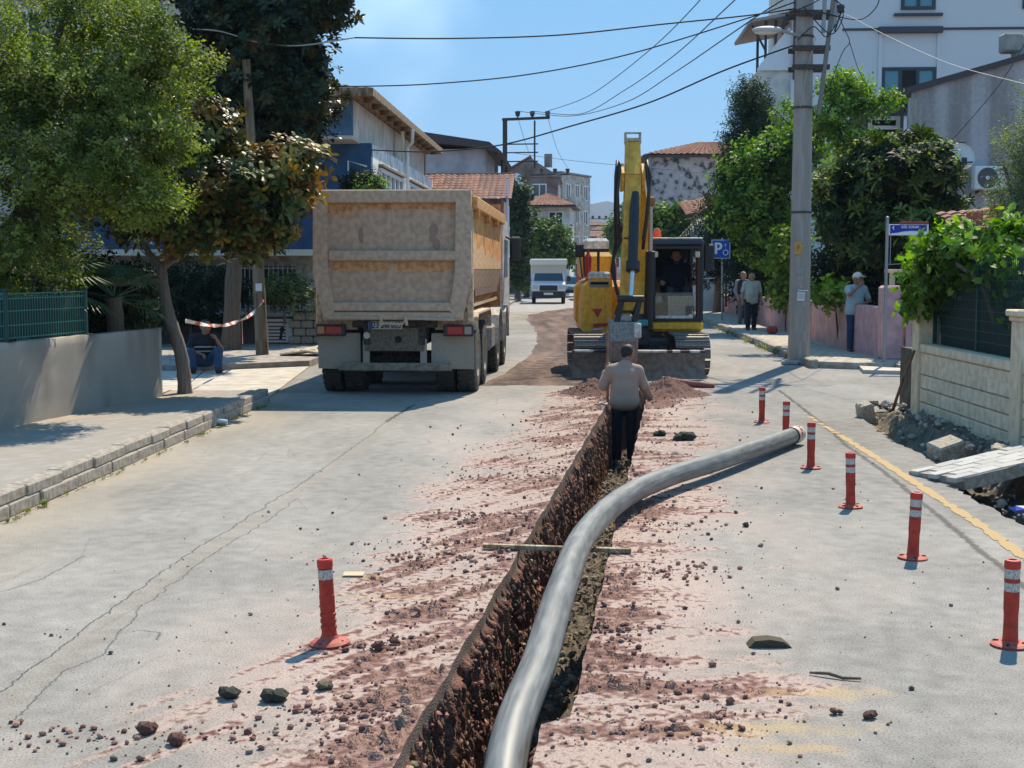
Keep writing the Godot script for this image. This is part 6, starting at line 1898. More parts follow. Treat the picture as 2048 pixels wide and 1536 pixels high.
	for x in [0.65, 1.4, 2.18]:
		insulator(Vector3(x, 9.66, 0), o, 0.85)
	o = thing("utility_pole", "wooden pole with insulator arm beyond the double pole", "utility pole", Vector3(1.0, 0, -92))
	b = MB.new()
	b.tube(PackedVector3Array([Vector3(0, 0, 0), Vector3(-0.05, 8.4, 0)]), [0.2, 0.13], 10)
	obj("shaft", b, mat("pole_wood", lin(0.17, 0.135, 0.10), 0.9, 0.0, "wood", 1.0), o)
	b = MB.new()
	b.bar(Vector3(0.2, 8.25, 0), Vector3(2.9, 8.3, 0), 0.1, 0.1)
	obj("crossarm", b, dk, o)
	for x in [1.0, 1.9, 2.75]:
		insulator(Vector3(x, 8.35, 0), o, 0.9)
	for q in [[5.3, -138, "thin far pole with double crossarm before the tall block"], [9.0, -165, "farthest thin pole by the end roofs"]]:
		o = thing("far_pole", q[2], "utility pole", Vector3(q[0], 0, q[1]))
		b = MB.new()
		b.bar(Vector3(0, 0, 0), Vector3(0, 8.0, 0), 0.2, 0.2)
		obj("post", b, dk, o)
		for y in [8.0, 6.6, 5.4]:
			b = MB.new()
			b.bar(Vector3(-0.1, y, 0), Vector3(2.6, y, 0), 0.1, 0.1)
			obj("crossarm", b, dk, o)
		for x in [0.8, 1.6, 2.4]:
			insulator(Vector3(x, 8.0, 0), o, 1.0)
	# wooden pole on the left
	o = thing("wooden_pole", "bare leaning wooden pole before the blue house with a paper notice", "utility pole", Vector3(-5.27, 0.1, -28.45))
	b = MB.new()
	b.tube(PackedVector3Array([Vector3(0, 0, 0), Vector3(-0.1, 3.0, 0), Vector3(-0.24, 6.15, 0)]), [0.14, 0.115, 0.085], 12)
	obj("shaft", b, mat("pole_wood_pale", lin(0.22, 0.175, 0.125), 0.9, 0.0, "wood", 1.0, 0.6), o)
	b = MB.new()
	b.box(Vector3(-0.03, 1.45, 0.135), Vector3(0.13, 0.16, 0.006))
	obj("notice", b, mats["paper"], o)
	# cables
	cable("slack grey cable dipping across the left tree crowns", [V(-6.74, 6.97, -29.0), V(-6.05, 6.84, -28.5), V(-5.23, 6.61, -28.5), V(-4.40, 6.55, -28.5), V(-3.26, 6.71, -28.5)], 0.0150, mat("cable_grey", lin(0.36, 0.35, 0.33), 0.6))
	cable("topmost black cable crossing the sky to the concrete pole", [V(-3.26, 6.71, -28.5), V(-1.26, 6.61, -28.0), V(0.98, 6.68, -28.0), V(3.11, 6.90, -28.0), V(4.79, 7.02, -27.7), V(5.75, 7.13, -27.5)], 0.0163, wire)
	cable("second black cable from above the blue house roof to the concrete pole", [V(-4.62, 6.33, -33.0), V(-3.64, 6.18, -32.0), V(-1.85, 6.10, -31.0), V(0.28, 6.16, -30.0), V(2.39, 6.43, -29.0), V(4.84, 7.03, -28.0), V(5.75, 7.28, -27.5)], 0.0150, wire)
	cable("thick black cable from the blue house wall up to the concrete pole", [V(-3.70, 5.06, -36.0), V(-2.10, 4.93, -35.0), V(-0.29, 4.96, -33.5), V(1.47, 5.29, -32.0), V(3.07, 5.63, -30.5), V(4.50, 6.12, -29.0), V(5.72, 6.42, -27.5)], 0.0190, wire)
	cable("thin cable from the double pole's right insulator, leftmost of the rising three", [V(1.82, 9.98, -70.0), V(3.42, 9.52, -60.0), V(4.82, 9.56, -48.0), V(5.19, 9.32, -38.0), V(4.95, 8.83, -30.0), V(5.7, 8.9, -27.5)], 0.0163, wire)
	cable("thin cable from the double pole's middle insulator, middle of the rising three", [V(1.04, 9.98, -70.0), V(3.08, 8.93, -62.0), V(4.29, 8.70, -52.0), V(5.10, 8.61, -43.0), V(5.34, 8.35, -33.0), V(5.76, 8.47, -27.5)], 0.0163, wire)
	cable("thin cable from the double pole's left insulator, lowest of the rising three", [V(0.29, 9.98, -70.0), V(2.76, 9.17, -65.0), V(4.29, 8.23, -52.0), V(4.99, 7.93, -42.0), V(5.47, 7.57, -31.0), V(5.77, 7.50, -27.6)], 0.0163, wire)
	cable("pale wire from the pole's hook over the cream wall", [V(6.50, 6.98, -27.24), V(6.56, 6.75, -26.5), V(6.60, 5.96, -24.0), V(6.38, 4.91, -20.0), V(5.98, 4.08, -16.0), V(5.76, 3.65, -14.0)], 0.0054, mats["cable_grey"])
	cable("dark wire slanting across the grey rendered building", [V(10.72, 4.74, -35.0), V(10.58, 4.98, -33.0), V(9.52, 5.44, -27.0), V(8.57, 5.67, -23.0), V(7.81, 5.82, -20.0)], 0.0082, wire)
	cable("drop wire hanging in a bow right of the concrete pole", [V(6.38, 7.21, -27.4), V(6.73, 6.74, -27.8), V(6.88, 6.53, -28.0), V(6.86, 6.41, -28.5), V(6.84, 5.88, -29.5), V(6.80, 5.62, -30.0)], 0.0095, wire)
	cable("drop wire running right and down from the forked drop", [V(6.88, 6.53, -28.0), V(7.58, 6.27, -30.0), V(8.30, 6.15, -32.0)], 0.0082, wire)
	cable("cable tied down the front of the concrete pole", [V(6.02, 6.51, -27.25), V(5.86, 5.85, -27.25), V(5.75, 5.15, -27.24)], 0.0095, mats["cable_grey"])
	cable("thin line between the double pole and the next, lowest", [V(1.16, 7.2, -70.0), V(2.23, 7.37, -80.0), V(3.75, 8.5, -92.0)], 0.0136, wire)
	cable("thin line between the double pole and the next, left", [V(0.28, 9.7, -70.0), V(1.08, 8.76, -82.0), V(2.06, 8.65, -92.0)], 0.0122, wire)
	cable("thin line between the double pole and the next, right", [V(1.82, 9.7, -70.0), V(2.73, 9.05, -82.0), V(3.74, 8.75, -92.0)], 0.0122, wire)
	cable("thin service wire from the double pole behind the digger arm", [V(-0.10, 7.88, -70.0), V(3.05, 7.14, -66.0), V(6.05, 6.53, -62.0), V(8.60, 5.71, -55.0)], 0.0109, wire)
	for q in [[V(6.05, 7.0, -27.2), V(6.9, 6.85, -27.2), V(7.25, 7.3, -27.3), V(6.3, 7.45, -27.3), "wide cable loop right of the pole top"], [V(5.75, 7.1, -27.2), V(6.3, 6.55, -27.15), V(6.55, 7.05, -27.2), V(6.1, 7.4, -27.2), "tight coil of black cable on the pole's crossarm"], [V(5.3, 6.95, -27.2), V(5.7, 7.05, -27.15), V(6.1, 7.25, -27.15), V(6.35, 7.5, -27.2), "cable bundle rising across the pole top"], [V(5.66, 6.45, -27.2), V(5.95, 6.7, -27.15), V(6.2, 6.5, -27.15), V(6.4, 6.75, -27.2), "short cable slung between the pole's straps"]]:
		cable(q[4], [q[0], q[1], q[2], q[3]], 0.0122, wire)

func wheel(parent: Node, at: Vector3, r: float, w: float, side: float, lugs := 30):
	var bs := Basis(Vector3.BACK, -PI / 2 * side)
	var b := MB.new()
	b.lathe([[r * 0.55, -w * 0.5], [r * 0.8, -w * 0.52], [r * 0.95, -w * 0.47], [r, -w * 0.36], [r, w * 0.36], [r * 0.95, w * 0.47], [r * 0.8, w * 0.52], [r * 0.55, w * 0.5]], 30, at, bs)
	for k in lugs:
		var a := TAU * k / lugs
		for s in [-1.0, 1.0]:
			var d := bs * Vector3(cos(a + s * 0.05), 0, sin(a + s * 0.05))
			var ax := bs * Vector3.UP
			b.box(at + d * r + ax * s * w * 0.27, Vector3(0.05, 0.04, w * 0.4), 0.0, Basis(d.cross(ax), d, ax))
	var o := obj("tyre", b, mats["dusty_tyre"], parent)
	b = MB.new()
	b.lathe([[0.0, w * 0.12], [r * 0.2, w * 0.12], [r * 0.22, w * 0.3], [r * 0.3, w * 0.3], [r * 0.34, w * 0.18], [r * 0.48, w * 0.2], [r * 0.56, w * 0.5], [r * 0.6, w * 0.5]], 24, at, bs)
	obj("rim", b, mat("rim_dusty", lin(0.40, 0.35, 0.28), 0.8, 0.0, "dirt", 1.5), o)

func build_truck():
	mat("dusty_tyre", lin(0.075, 0.066, 0.056), 0.95, 0.0, "speck", 2.0)
	var dust := mat("truck_dust", lin(0.59, 0.40, 0.275), 0.9, 0.0, "blotch", 1.5)
	var dust2 := mat("truck_dust_dark", lin(0.57, 0.375, 0.25), 0.9, 0.0, "blotch", 1.2)
	var orange := mat("truck_orange", lin(0.60, 0.27, 0.075), 0.7, 0.0, "dirt", 0.9)
	var orange_dust := mat("truck_orange_dust", lin(0.66, 0.36, 0.165), 0.85, 0.0, "dirt", 1.0)
	var cream := mat("truck_cream", lin(0.60, 0.47, 0.32), 0.85, 0.0, "dirt", 1.2)
	var steel := mat("chassis", lin(0.06, 0.05, 0.042), 0.85, 0.0, "rust", 1.5)
	var grime := mat("flap", lin(0.44, 0.375, 0.295), 0.9, 0.0, "grain", 1.0)
	var t := thing("tipper_truck", "dusty orange tipper truck seen from behind with closed tailgate", "truck", Vector3(-1.74, 0, -21.45), -0.06)
	# tailgate: plate, frame, ribs
	var tz := 1.02
	var gate := Node3D.new()
	gate.name = "tailgate"
	t.add_child(gate)
	var b := MB.new()
	var outer := PackedVector2Array([Vector2(-1.05, 1.17), Vector2(1.05, 1.17), Vector2(1.20, 1.85), Vector2(1.19, 3.12), Vector2(-1.19, 3.12), Vector2(-1.21, 1.85)])
	b.prism(outer, 0.05, Transform3D(Basis(), Vector3(0, 0, tz - 0.1)))
	obj("plate", b, dust2, gate)
	for q in [[[-1.21, 1.85], [-1.19, 3.12], [-0.985, 3.02], [-0.98, 1.9]], [[-1.05, 1.17], [-1.21, 1.85], [-0.98, 1.9], [-0.88, 1.30]], [[1.05, 1.17], [1.20, 1.85], [0.95, 1.9], [0.86, 1.30]], [[1.20, 1.85], [1.19, 3.12], [0.965, 3.02], [0.95, 1.9]]]:
		b = MB.new()
		var p := PackedVector2Array()
		for k in q: p.append(Vector2(k[0], k[1]))
		b.prism(p, 0.12, Transform3D(Basis(), Vector3(0, 0, tz - 0.02)))
		obj("side_frame", b, dust, gate)
	for q in [[3.02, 0.2, 2.36], [2.13, 0.15, 1.96], [1.36, 0.13, 1.86], [1.22, 0.12, 2.14]]:
		b = MB.new()
		b.box(Vector3(0, q[0], tz - 0.022), Vector3(q[2], q[1], 0.11), 0.02)
		obj("rib", b, dust, gate)
	for q in [[-0.78, 2.83, 0.4, 0.16], [-0.28, 2.87, 0.5, 0.09], [0.42, 2.87, 1.05, 0.085], [-0.5, 1.97, 0.85, 0.14], [0.45, 1.96, 0.9, 0.16], [0.0, 1.262, 0.5, 0.03]]:   # paint that the load did not wear
		b = MB.new()
		b.box(Vector3(q[0], q[1], tz - 0.0735), Vector3(q[2], q[3], 0.006))
		obj("paint_band", b, orange_dust, gate)
	for x in [-0.42, 0.02, 0.32]:
		b = MB.new()
		b.box(Vector3(x, 2.45, tz - 0.072), Vector3(0.07, 0.78, 0.008), 0.003)
		obj("stiffener", b, dust2, gate)
	for q in [[0.62, 2.52, 0.07, 0.10], [0.66, 2.30, 0.06, 0.09], [0.6, 2.4, 0.05, 0.06], [-0.48, 2.44, 0.05, 0.12]]:
		b = MB.new()
		b.ball(Vector3(q[0], q[1], tz - 0.074), Vector3(q[2], q[3], 0.004), 12, 6)
		obj("rust_patch", b, mat("gate_rust", lin(0.46, 0.27, 0.20), 0.9, 0.0, "speck", 3.0), gate)
	b = MB.new()
	b.tube(PackedVector3Array([Vector3(-1.0, 1.2, tz + 0.05), Vector3(-0.2, 1.19, tz + 0.05), Vector3(-0.15, 1.11, tz + 0.05), Vector3(0.15, 1.1, tz + 0.05), Vector3(0.22, 1.19, tz + 0.05), Vector3(0.95, 1.17, tz + 0.05)]), 0.025, 6)
	obj("lower_lip", b, dust, gate)
	for x in [-0.18, 0.2]:
		b = MB.new()
		b.bar(Vector3(x, 1.25, tz + 0.05), Vector3(x + 0.02, 1.08, tz + 0.05), 0.05, 0.04)
		obj("latch", b, dust, gate)
	# tub: half-pipe section swept forwards
	var sec := [[1.19, 3.0], [1.19, 1.95], [1.14, 1.6], [0.98, 1.33], [0.7, 1.2], [-0.7, 1.2], [-0.98, 1.33], [-1.14, 1.6], [-1.19, 1.95], [-1.19, 3.0]]
	b = MB.new()
	var zb := tz - 0.13
	var zf := -5.55
	for i in sec.size() - 1:
		var a: Array = sec[i]
		var c: Array = sec[i + 1]
		b.quad(Vector3(a[0], a[1], zb), Vector3(c[0], c[1], zb), Vector3(c[0], c[1], zf), Vector3(a[0], a[1], zf), Vector3(a[0] + c[0], (a[1] + c[1]) * 0.5 - 2.6, 0))
	obj("tub", b, mat("tub_side", lin(0.80, 0.37, 0.11), 0.7, 0.0, "dirt", 0.5), t)
	b = MB.new()
	var low := [[1.195, 1.92], [1.145, 1.6], [1.06, 1.46]]
	for i in 2:
		b.quad(Vector3(low[i][0], low[i][1], zb), Vector3(low[i + 1][0], low[i + 1][1], zb), Vector3(low[i + 1][0], low[i + 1][1], zf), Vector3(low[i][0], low[i][1], zf), Vector3(1, -0.2, 0))
	obj("dust_band", b, mat("dust_band", lin(0.46, 0.28, 0.16), 0.9, 0.0, "dirt", 1.0), t)
	b = MB.new()   # pale splash with a wavy upper edge
	var n := 26
	for i in n:
		var z0 := lerpf(zb, zf, float(i) / n)
		var z1 := lerpf(zb, zf, float(i + 1) / n)
		var h0 := 2.35 - 0.3 * float(i) / n + 0.07 * sin(i * 1.1)
		var h1 := 2.35 - 0.3 * float(i + 1) / n + 0.07 * sin((i + 1) * 1.1)
		b.quad(Vector3(1.194, 1.93, z0), Vector3(1.194, h0, z0), Vector3(1.194, h1, z1), Vector3(1.194, 1.93, z1), Vector3(1, 0, 0))
	obj("splash", b, mat("splash", lin(0.74, 0.47, 0.24), 0.85, 0.0, "dirt", 1.0), t)
	b = MB.new()
	b.bar(Vector3(1.1, 1.36, zb), Vector3(1.1, 1.36, zf), 0.05, 0.05)
	obj("side_rib", b, cream, t)
	for s in [-1.0, 1.0]:
		b = MB.new()
		b.bar(Vector3(s * 1.21, 2.93, zb), Vector3(s * 1.21, 2.9, zf), 0.13, 0.2, 0.02)
		obj("top_rail", b, mat("rail_orange", lin(0.68, 0.36, 0.13), 0.75, 0.0, "dirt", 1.2), t)
		for z in [0.5, -1.6, -3.6]:
			b = MB.new()
			b.box(Vector3(s * 1.23, 2.77, z), Vector3(0.1, 0.14, 0.16), 0.02)
			obj("rail_bracket", b, orange, t)
		b = MB.new()
		b.box(Vector3(s * 1.16, 2.1, tz - 0.19), Vector3(0.09, 1.95, 0.12), 0.015)
		obj("corner_post", b, cream, t)
	b = MB.new()
	b.box(Vector3(0, 2.2, zf + 0.04), Vector3(2.36, 2.0, 0.08))
	obj("headboard", b, orange, t)
	b = MB.new()
	b.prism(PackedVector2Array([Vector2(-1.15, 1.5), Vector2(1.15, 1.5), Vector2(1.15, 2.75), Vector2(0.4, 2.98), Vector2(-0.5, 2.9), Vector2(-1.15, 2.7)]), 5.0, Transform3D(Basis(), Vector3(0, 0, -2.6)))
	obj("load", b, mat("load_soil", lin(0.2, 0.12, 0.09), 0.95, 0.0, "soil", 1.0), t)
	b = MB.new()
	b.box(Vector3(0.95, 3.02, -5.7), Vector3(0.4, 0.3, 0.5), 0.05)
	obj("sheet_roll", b, mat("tarp_rust", lin(0.3, 0.12, 0.06), 0.8), t)
	# chassis and rear end
	for s in [-0.42, 0.42]:
		b = MB.new()
		b.box(Vector3(s, 0.92, -2.9), Vector3(0.1, 0.28, 7.6))
		obj("chassis_rail", b, steel, t)
	b = MB.new()
	b.box(Vector3(0, 0.86, 0.86), Vector3(0.92, 0.36, 0.05), 0.01)
	var cm := obj("crossmember", b, mat("crossmember", lin(0.17, 0.14, 0.105), 0.9, 0.0, "dirt", 2.0), t)
	b = MB.new()
	b.lathe([[0.0, 0.0], [0.055, 0.0]], 14, Vector3(0.06, 0.86, 0.887), Basis(Vector3.RIGHT, PI / 2))
	obj("tow_hole", b, mats["dark_void"], cm)
	b = MB.new()
	b.lathe([[0.0, 0.04], [0.05, 0.04], [0.055, 0.0]], 14, Vector3(-0.42, 0.92, 0.89), Basis(Vector3.RIGHT, PI / 2))
	obj("round_lamp", b, mat("dusty_lens", lin(0.5, 0.46, 0.33), 0.6), cm)
	for s in [-0.44, 0.44]:
		b = MB.new()
		b.box(Vector3(s, 0.62, 0.84), Vector3(0.1, 0.5, 0.07), 0.01)
		obj("bumper_stay", b, grime, t)
	b = MB.new()
	b.box(Vector3(0, 0.44, 0.86), Vector3(1.75, 0.12, 0.08), 0.015)
	obj("bumper_bar", b, mat("bumper_grime", lin(0.27, 0.235, 0.185), 0.9, 0.0, "dirt", 1.0), t)
	b = MB.new()
	b.box(Vector3(0, 1.09, 0.8), Vector3(1.3, 0.1, 0.1))
	obj("hinge_beam", b, steel, t)
	b = MB.new()
	b.box(Vector3(-0.03, 0.75, -0.7), Vector3(0.3, 0.4, 2.0), 0.1)
	b.tube(PackedVector3Array([Vector3(-1.0, 0.53, 0), Vector3(1.0, 0.53, 0)]), 0.12, 10)
	obj("axle", b, steel, t)
	# plate
	b = MB.new()
	b.box(Vector3(-0.13, 1.08, 0.93), Vector3(0.52, 0.125, 0.012), 0.004)
	var pl := obj("number_plate", b, mat("plate_white", lin(0.62, 0.60, 0.57), 0.6, 0.0, "dirt", 4.0), t)
	b = MB.new()
	b.box(Vector3(-0.355, 1.08, 0.938), Vector3(0.06, 0.12, 0.004))
	obj("blue_band", b, mat("plate_blue", lin(0.03, 0.06, 0.2), 0.6), pl)
	letters("23 BM 663", 0.105, Vector3(-0.11, 1.08, 0.939), mat("letter_black", lin(0.02, 0.02, 0.02), 0.7), pl, 0.43)
	# lights and mudflaps
	for s in [-1.0, 1.0]:
		b = MB.new()
		b.box(Vector3(s * 0.98, 1.0, 0.86), Vector3(0.46, 0.18, 0.09), 0.015)
		var lt := obj("light_housing", b, mats["black_plastic"], t)
		b = MB.new()
		b.box(Vector3(s * 0.93, 1.0, 0.905), Vector3(0.25, 0.125, 0.03), 0.012)
		obj("red_lens", b, mat("red_lens", lin(0.36, 0.012, 0.01), 0.25), lt)
		b = MB.new()
		b.box(Vector3(s * 1.125, 1.0, 0.905), Vector3(0.11, 0.12, 0.03), 0.012)
		obj("amber_lens", b, mat("amber_lens", lin(0.46, 0.17, 0.05), 0.3) if s < 0 else mat("grey_lens", lin(0.34, 0.24, 0.19), 0.4), lt)
		var flap := grid(8, 10, func(i: int, j: int):
			return Vector3(s * 0.88 + lerpf(-0.33, 0.33, i / 7.0), lerpf(0.95, 0.40, j / 9.0), 0.74 + 0.03 * sin(i * 0.8 + s) * j / 9.0), func(_i: int, _j: int): return Color.WHITE, true)
		obj("mudflap", flap, grime, t)
		# guards over the tandem
		b = MB.new()
		var pts := [[0.66, 1.0], [0.62, 1.18], [0.45, 1.25], [-1.9, 1.25], [-2.08, 1.17], [-2.12, 0.95]]
		for i in pts.size() - 1:
			b.bar(Vector3(s * 0.93, pts[i][1], pts[i][0]), Vector3(s * 0.93, pts[i + 1][1], pts[i + 1][0]), 0.66, 0.03)
		obj("mudguard", b, mat("guard_dust", lin(0.58, 0.47, 0.34), 0.9, 0.0, "dirt", 1.5), t)
		for z in [0.0, -1.38]:
			wheel(t, Vector3(s * 1.06, 0.53, z), 0.53, 0.29, s)
			wheel(t, Vector3(s * 0.72, 0.53, z), 0.53, 0.29, s)
		for z in [-4.15, -6.05]:
			wheel(t, Vector3(s * 1.08, 0.53, z), 0.53, 0.3, s)
			b = MB.new()
			for k in 7:
				var a0 := PI * k / 7.0
				var a1 := PI * (k + 1) / 7.0
				b.bar(Vector3(s * 1.08, 0.55 + sin(a0) * 0.66, z + cos(a0) * 0.68), Vector3(s * 1.08, 0.55 + sin(a1) * 0.66, z + cos(a1) * 0.68), 0.4, 0.03)
			obj("front_guard", b, mat("guard_grey", lin(0.50, 0.47, 0.43), 0.7, 0.0, "dirt", 1.5), t)
		b = MB.new()
		b.box(Vector3(s * 0.98, 0.72, -2.95), Vector3(0.5, 0.5, 0.95), 0.08)
		obj("side_tank", b, mat("tank", lin(0.34, 0.31, 0.27), 0.6, 0.3, "dirt", 1.0), t)
		b = MB.new()
		b.box(Vector3(s * 1.42, 2.35, -6.6), Vector3(0.22, 0.5, 0.16), 0.04)
		b.bar(Vector3(s * 1.2, 2.6, -6.7), Vector3(s * 1.42, 2.5, -6.6), 0.04, 0.04)
		obj("mirror", b, mats["black_plastic"], t)
	b = MB.new()
	b.prism(PackedVector2Array([Vector2(5.75, 0.6), Vector2(7.6, 0.5), Vector2(7.75, 1.6), Vector2(7.45, 2.9), Vector2(6.0, 2.95), Vector2(5.75, 2.6)]), 2.42, Transform3D(Basis(Vector3.FORWARD, Vector3.UP, Vector3.RIGHT), Vector3.ZERO))
	obj("cab", b, mat("cab_white", lin(0.68, 0.68, 0.67), 0.4, 0.0, "dirt", 0.6), t)
	b = MB.new()
	for s in [-1.0, 1.0]:
		b.box(Vector3(s * 1.212, 2.15, -6.75), Vector3(0.01, 0.75, 1.0))
	obj("side_window", b, mats["glass"], t)

func letters(s: String, size: float, at: Vector3, m: Material, parent: Node, fit := 0.0, bs := Basis(), font_name := "Droid Sans"):
	var f := SystemFont.new()
	f.font_names = PackedStringArray([font_name])
	f.font_weight = 700
	var tm := TextMesh.new()
	tm.text = s
	tm.font = f
	tm.font_size = 32
	tm.pixel_size = size / 24.0
	tm.depth = 0.004
	var o := obj("lettering", tm, m, parent, at)
	o.basis = bs
	if fit > 0.0:
		var w := tm.get_aabb().size.x
		o.basis = bs * Basis.from_scale(Vector3(fit / maxf(w, 0.01), 1, 1))
	return o

func build_excavator():
	var ye := mat("digger_yellow", lin(0.88, 0.44, 0.025), 0.5, 0.0, "blotch", 1.3)
	var yw := mat("digger_worn", lin(0.78, 0.38, 0.03), 0.6, 0.0, "dirt", 1.6)
	var bk := mat("digger_black", lin(0.022, 0.02, 0.02), 0.55, 0.0, "grain", 3.0)
	var st := mat("worn_steel", lin(0.27, 0.26, 0.25), 0.5, 0.5, "dirt", 2.0)
	var mud := mat("mud_steel", lin(0.17, 0.145, 0.125), 0.85, 0.0, "rust", 1.5)
	var wh := mat("digger_white", lin(0.68, 0.66, 0.62), 0.55, 0.0, "dirt", 1.0)
	var rod := mat("chrome", lin(0.55, 0.54, 0.52), 0.25, 0.9)
	var o := thing("excavator", "yellow tracked excavator digging the trench, facing the camera", "excavator", Vector3(2.25, 0, -25.8))
	var b := MB.new()
	# tracks with shoes
	var shoe := MB.new()
	shoe.box(Vector3(0, 0.0, 0), Vector3(0.62, 0.03, 0.165), 0.006)
	shoe.box(Vector3(0, 0.022, 0.05), Vector3(0.6, 0.022, 0.02))
	shoe.box(Vector3(0, 0.022, -0.05), Vector3(0.6, 0.022, 0.02))
	var sm := shoe.mesh()
	for cx in [-0.83, 0.98]:
		b = MB.new()
		b.box(Vector3(cx, 0.38, 0.2), Vector3(0.4, 0.34, 2.5), 0.06)
		var tr := obj("track", b, bk, o)
		for z in [-1.05, 1.45]:
			b = MB.new()
			b.lathe([[0.0, -0.2], [0.29, -0.2], [0.31, 0.0], [0.29, 0.2], [0.0, 0.2]], 16, Vector3(cx, 0.39, z), Basis(Vector3.BACK, PI / 2))
			obj("sprocket", b, mud, tr)
		var per := 2.5 * 2.0 + TAU * 0.34
		for k in 38:
			var s := per * k / 38.0
			var p := Vector3()
			var ang := 0.0
			if s < 2.5: p = Vector3(cx, 0.73, -1.05 + s); ang = 0.0
			elif s < 2.5 + PI * 0.34: ang = (s - 2.5) / 0.34; p = Vector3(cx, 0.39 + 0.34 * cos(ang), 1.45 + 0.34 * sin(ang))
			elif s < 5.0 + PI * 0.34: ang = PI; p = Vector3(cx, 0.05, 1.45 - (s - 2.5 - PI * 0.34))
			else: ang = PI + (s - 5.0 - PI * 0.34) / 0.34; p = Vector3(cx, 0.39 + 0.34 * cos(ang), -1.05 + 0.34 * sin(ang))
			var sh := obj("track_shoe", sm, mat("shoe_steel", lin(0.22, 0.19, 0.17), 0.6, 0.3, "dirt", 3.0), tr, p)
			sh.rotation.x = ang
	b = MB.new()
	b.box(Vector3(0.08, 0.5, 0.2), Vector3(1.2, 0.3, 1.3), 0.05)
	b.lathe([[0.5, 0.6], [0.55, 0.65], [0.55, 0.8], [0.0, 0.8]], 20, Vector3(0.08, 0, 0))
	obj("undercarriage", b, bk, o)
	# blade with worn lip
	var bl := Node3D.new()
	bl.name = "blade"
	o.add_child(bl)
	bl.position = Vector3(-0.04, 0, 2.25)
	bl.rotation.y = -0.06
	b = MB.new()
	b.prism(PackedVector2Array([Vector2(0.0, 0.02), Vector2(0.03, 0.02), Vector2(-0.05, 0.14), Vector2(-0.06, 0.28), Vector2(-0.03, 0.42), Vector2(-0.03, 0.48), Vector2(-0.1, 0.48), Vector2(-0.12, 0.25), Vector2(-0.06, 0.05)]), 2.32, Transform3D(Basis(Vector3.BACK, Vector3.UP, Vector3.LEFT), Vector3.ZERO))
	obj("plate", b, mat("blade_mud", lin(0.22, 0.175, 0.14), 0.85, 0.0, "dirt", 1.0), bl)
	b = MB.new()
	b.box(Vector3(0, 0.495, -0.06), Vector3(2.33, 0.035, 0.12), 0.008)
	obj("top_edge", b, bk, bl)
	for q in [[-0.95, 0.34], [0.22, 0.55], [0.66, 0.14], [0.98, 0.18]]:
		b = MB.new()
		b.box(Vector3(q[0], 0.4955, -0.058), Vector3(q[1], 0.04, 0.124), 0.006)
		obj("worn_paint", b, wh, bl)
	for x in [-0.45, 0.5]:
		b = MB.new()
		b.bar(Vector3(x, 0.25, -0.1), Vector3(x, 0.45, -1.4), 0.14, 0.14)
		obj("blade_arm", b, bk, bl)
	# upper works: left body
	b = MB.new()
	b.prism(PackedVector2Array([Vector2(-0.95, 0.80), Vector2(-0.92, 0.76), Vector2(-0.38, 0.76), Vector2(-0.38, 1.72), Vector2(-0.7, 1.78), Vector2(-0.90, 1.62), Vector2(-0.95, 1.3)]), 2.3, Transform3D(Basis(), Vector3(0, 0, -0.62)))
	var body := obj("side_body", b, ye, o)
	b = MB.new()
	b.box(Vector3(-0.655, 1.22, 0.54), Vector3(0.28, 0.62, 0.02), 0.008)
	b.box(Vector3(-0.84, 1.1, 0.54), Vector3(0.03, 0.5, 0.02), 0.006)
	obj("door_panel", b, mat("digger_yellow_b", lin(0.82, 0.40, 0.024), 0.5, 0.0, "blotch", 1.3), body)
	b = MB.new()
	b.prism(PackedVector2Array([Vector2(-0.10, 0.07), Vector2(0.10, 0.07), Vector2(0.0, -0.10)]), 0.006, Transform3D(Basis(), Vector3(-0.655, 1.12, 0.556)))
	obj("warning_triangle", b, mat("decal_red", lin(0.42, 0.02, 0.012), 0.5), body)
	b = MB.new()
	b.prism(PackedVector2Array([Vector2(-0.14, -0.03), Vector2(0.1, 0.0), Vector2(0.18, 0.06), Vector2(-0.05, 0.05), Vector2(-0.16, 0.03)]), 0.006, Transform3D(Basis(), Vector3(-0.58, 0.87, 0.556)))
	obj("decal", b, mats["decal_red"], body)
	b = MB.new()
	b.prism(PackedVector2Array([Vector2(-0.22, -0.05), Vector2(0.0, -0.03), Vector2(0.06, 0.0), Vector2(-0.1, 0.0)]), 0.006, Transform3D(Basis(), Vector3(-0.6, 0.83, 0.556)))
	obj("decal", b, wh, body)
	b = MB.new()
	b.box(Vector3(-0.62, 1.80, 0.34), Vector3(0.42, 0.16, 0.34), 0.04)
	var hood := obj("hood", b, wh, o)
	b = MB.new()
	b.box(Vector3(-0.62, 1.645, 0.42), Vector3(0.40, 0.13, 0.24), 0.02)
	obj("vent_frame", b, mat("vent_grey", lin(0.24, 0.21, 0.19), 0.6), hood)
	b = MB.new()
	b.box(Vector3(-0.62, 1.665, 0.535), Vector3(0.33, 0.05, 0.02))
	obj("vent_slot", b, mats["dark_void"], hood)
	b = MB.new()
	b.box(Vector3(-0.62, 2.0, -0.95), Vector3(0.62, 0.5, 1.5), 0.08)
	b.box(Vector3(0.1, 1.25, -1.25), Vector3(2.2, 0.9, 1.1), 0.12)
	obj("engine_cover", b, ye, o)
	b = MB.new()
	b.box(Vector3(-0.6, 2.36, -1.0), Vector3(0.5, 0.34, 0.6), 0.06)
	obj("exhaust_cover", b, wh, o)
	b = MB.new()
	b.bar(Vector3(-0.9, 2.28, 0.2), Vector3(-0.42, 2.28, 0.2), 0.05, 0.06)
	b.bar(Vector3(-0.62, 1.85, 0.2), Vector3(-0.62, 2.26, 0.2), 0.05, 0.05)
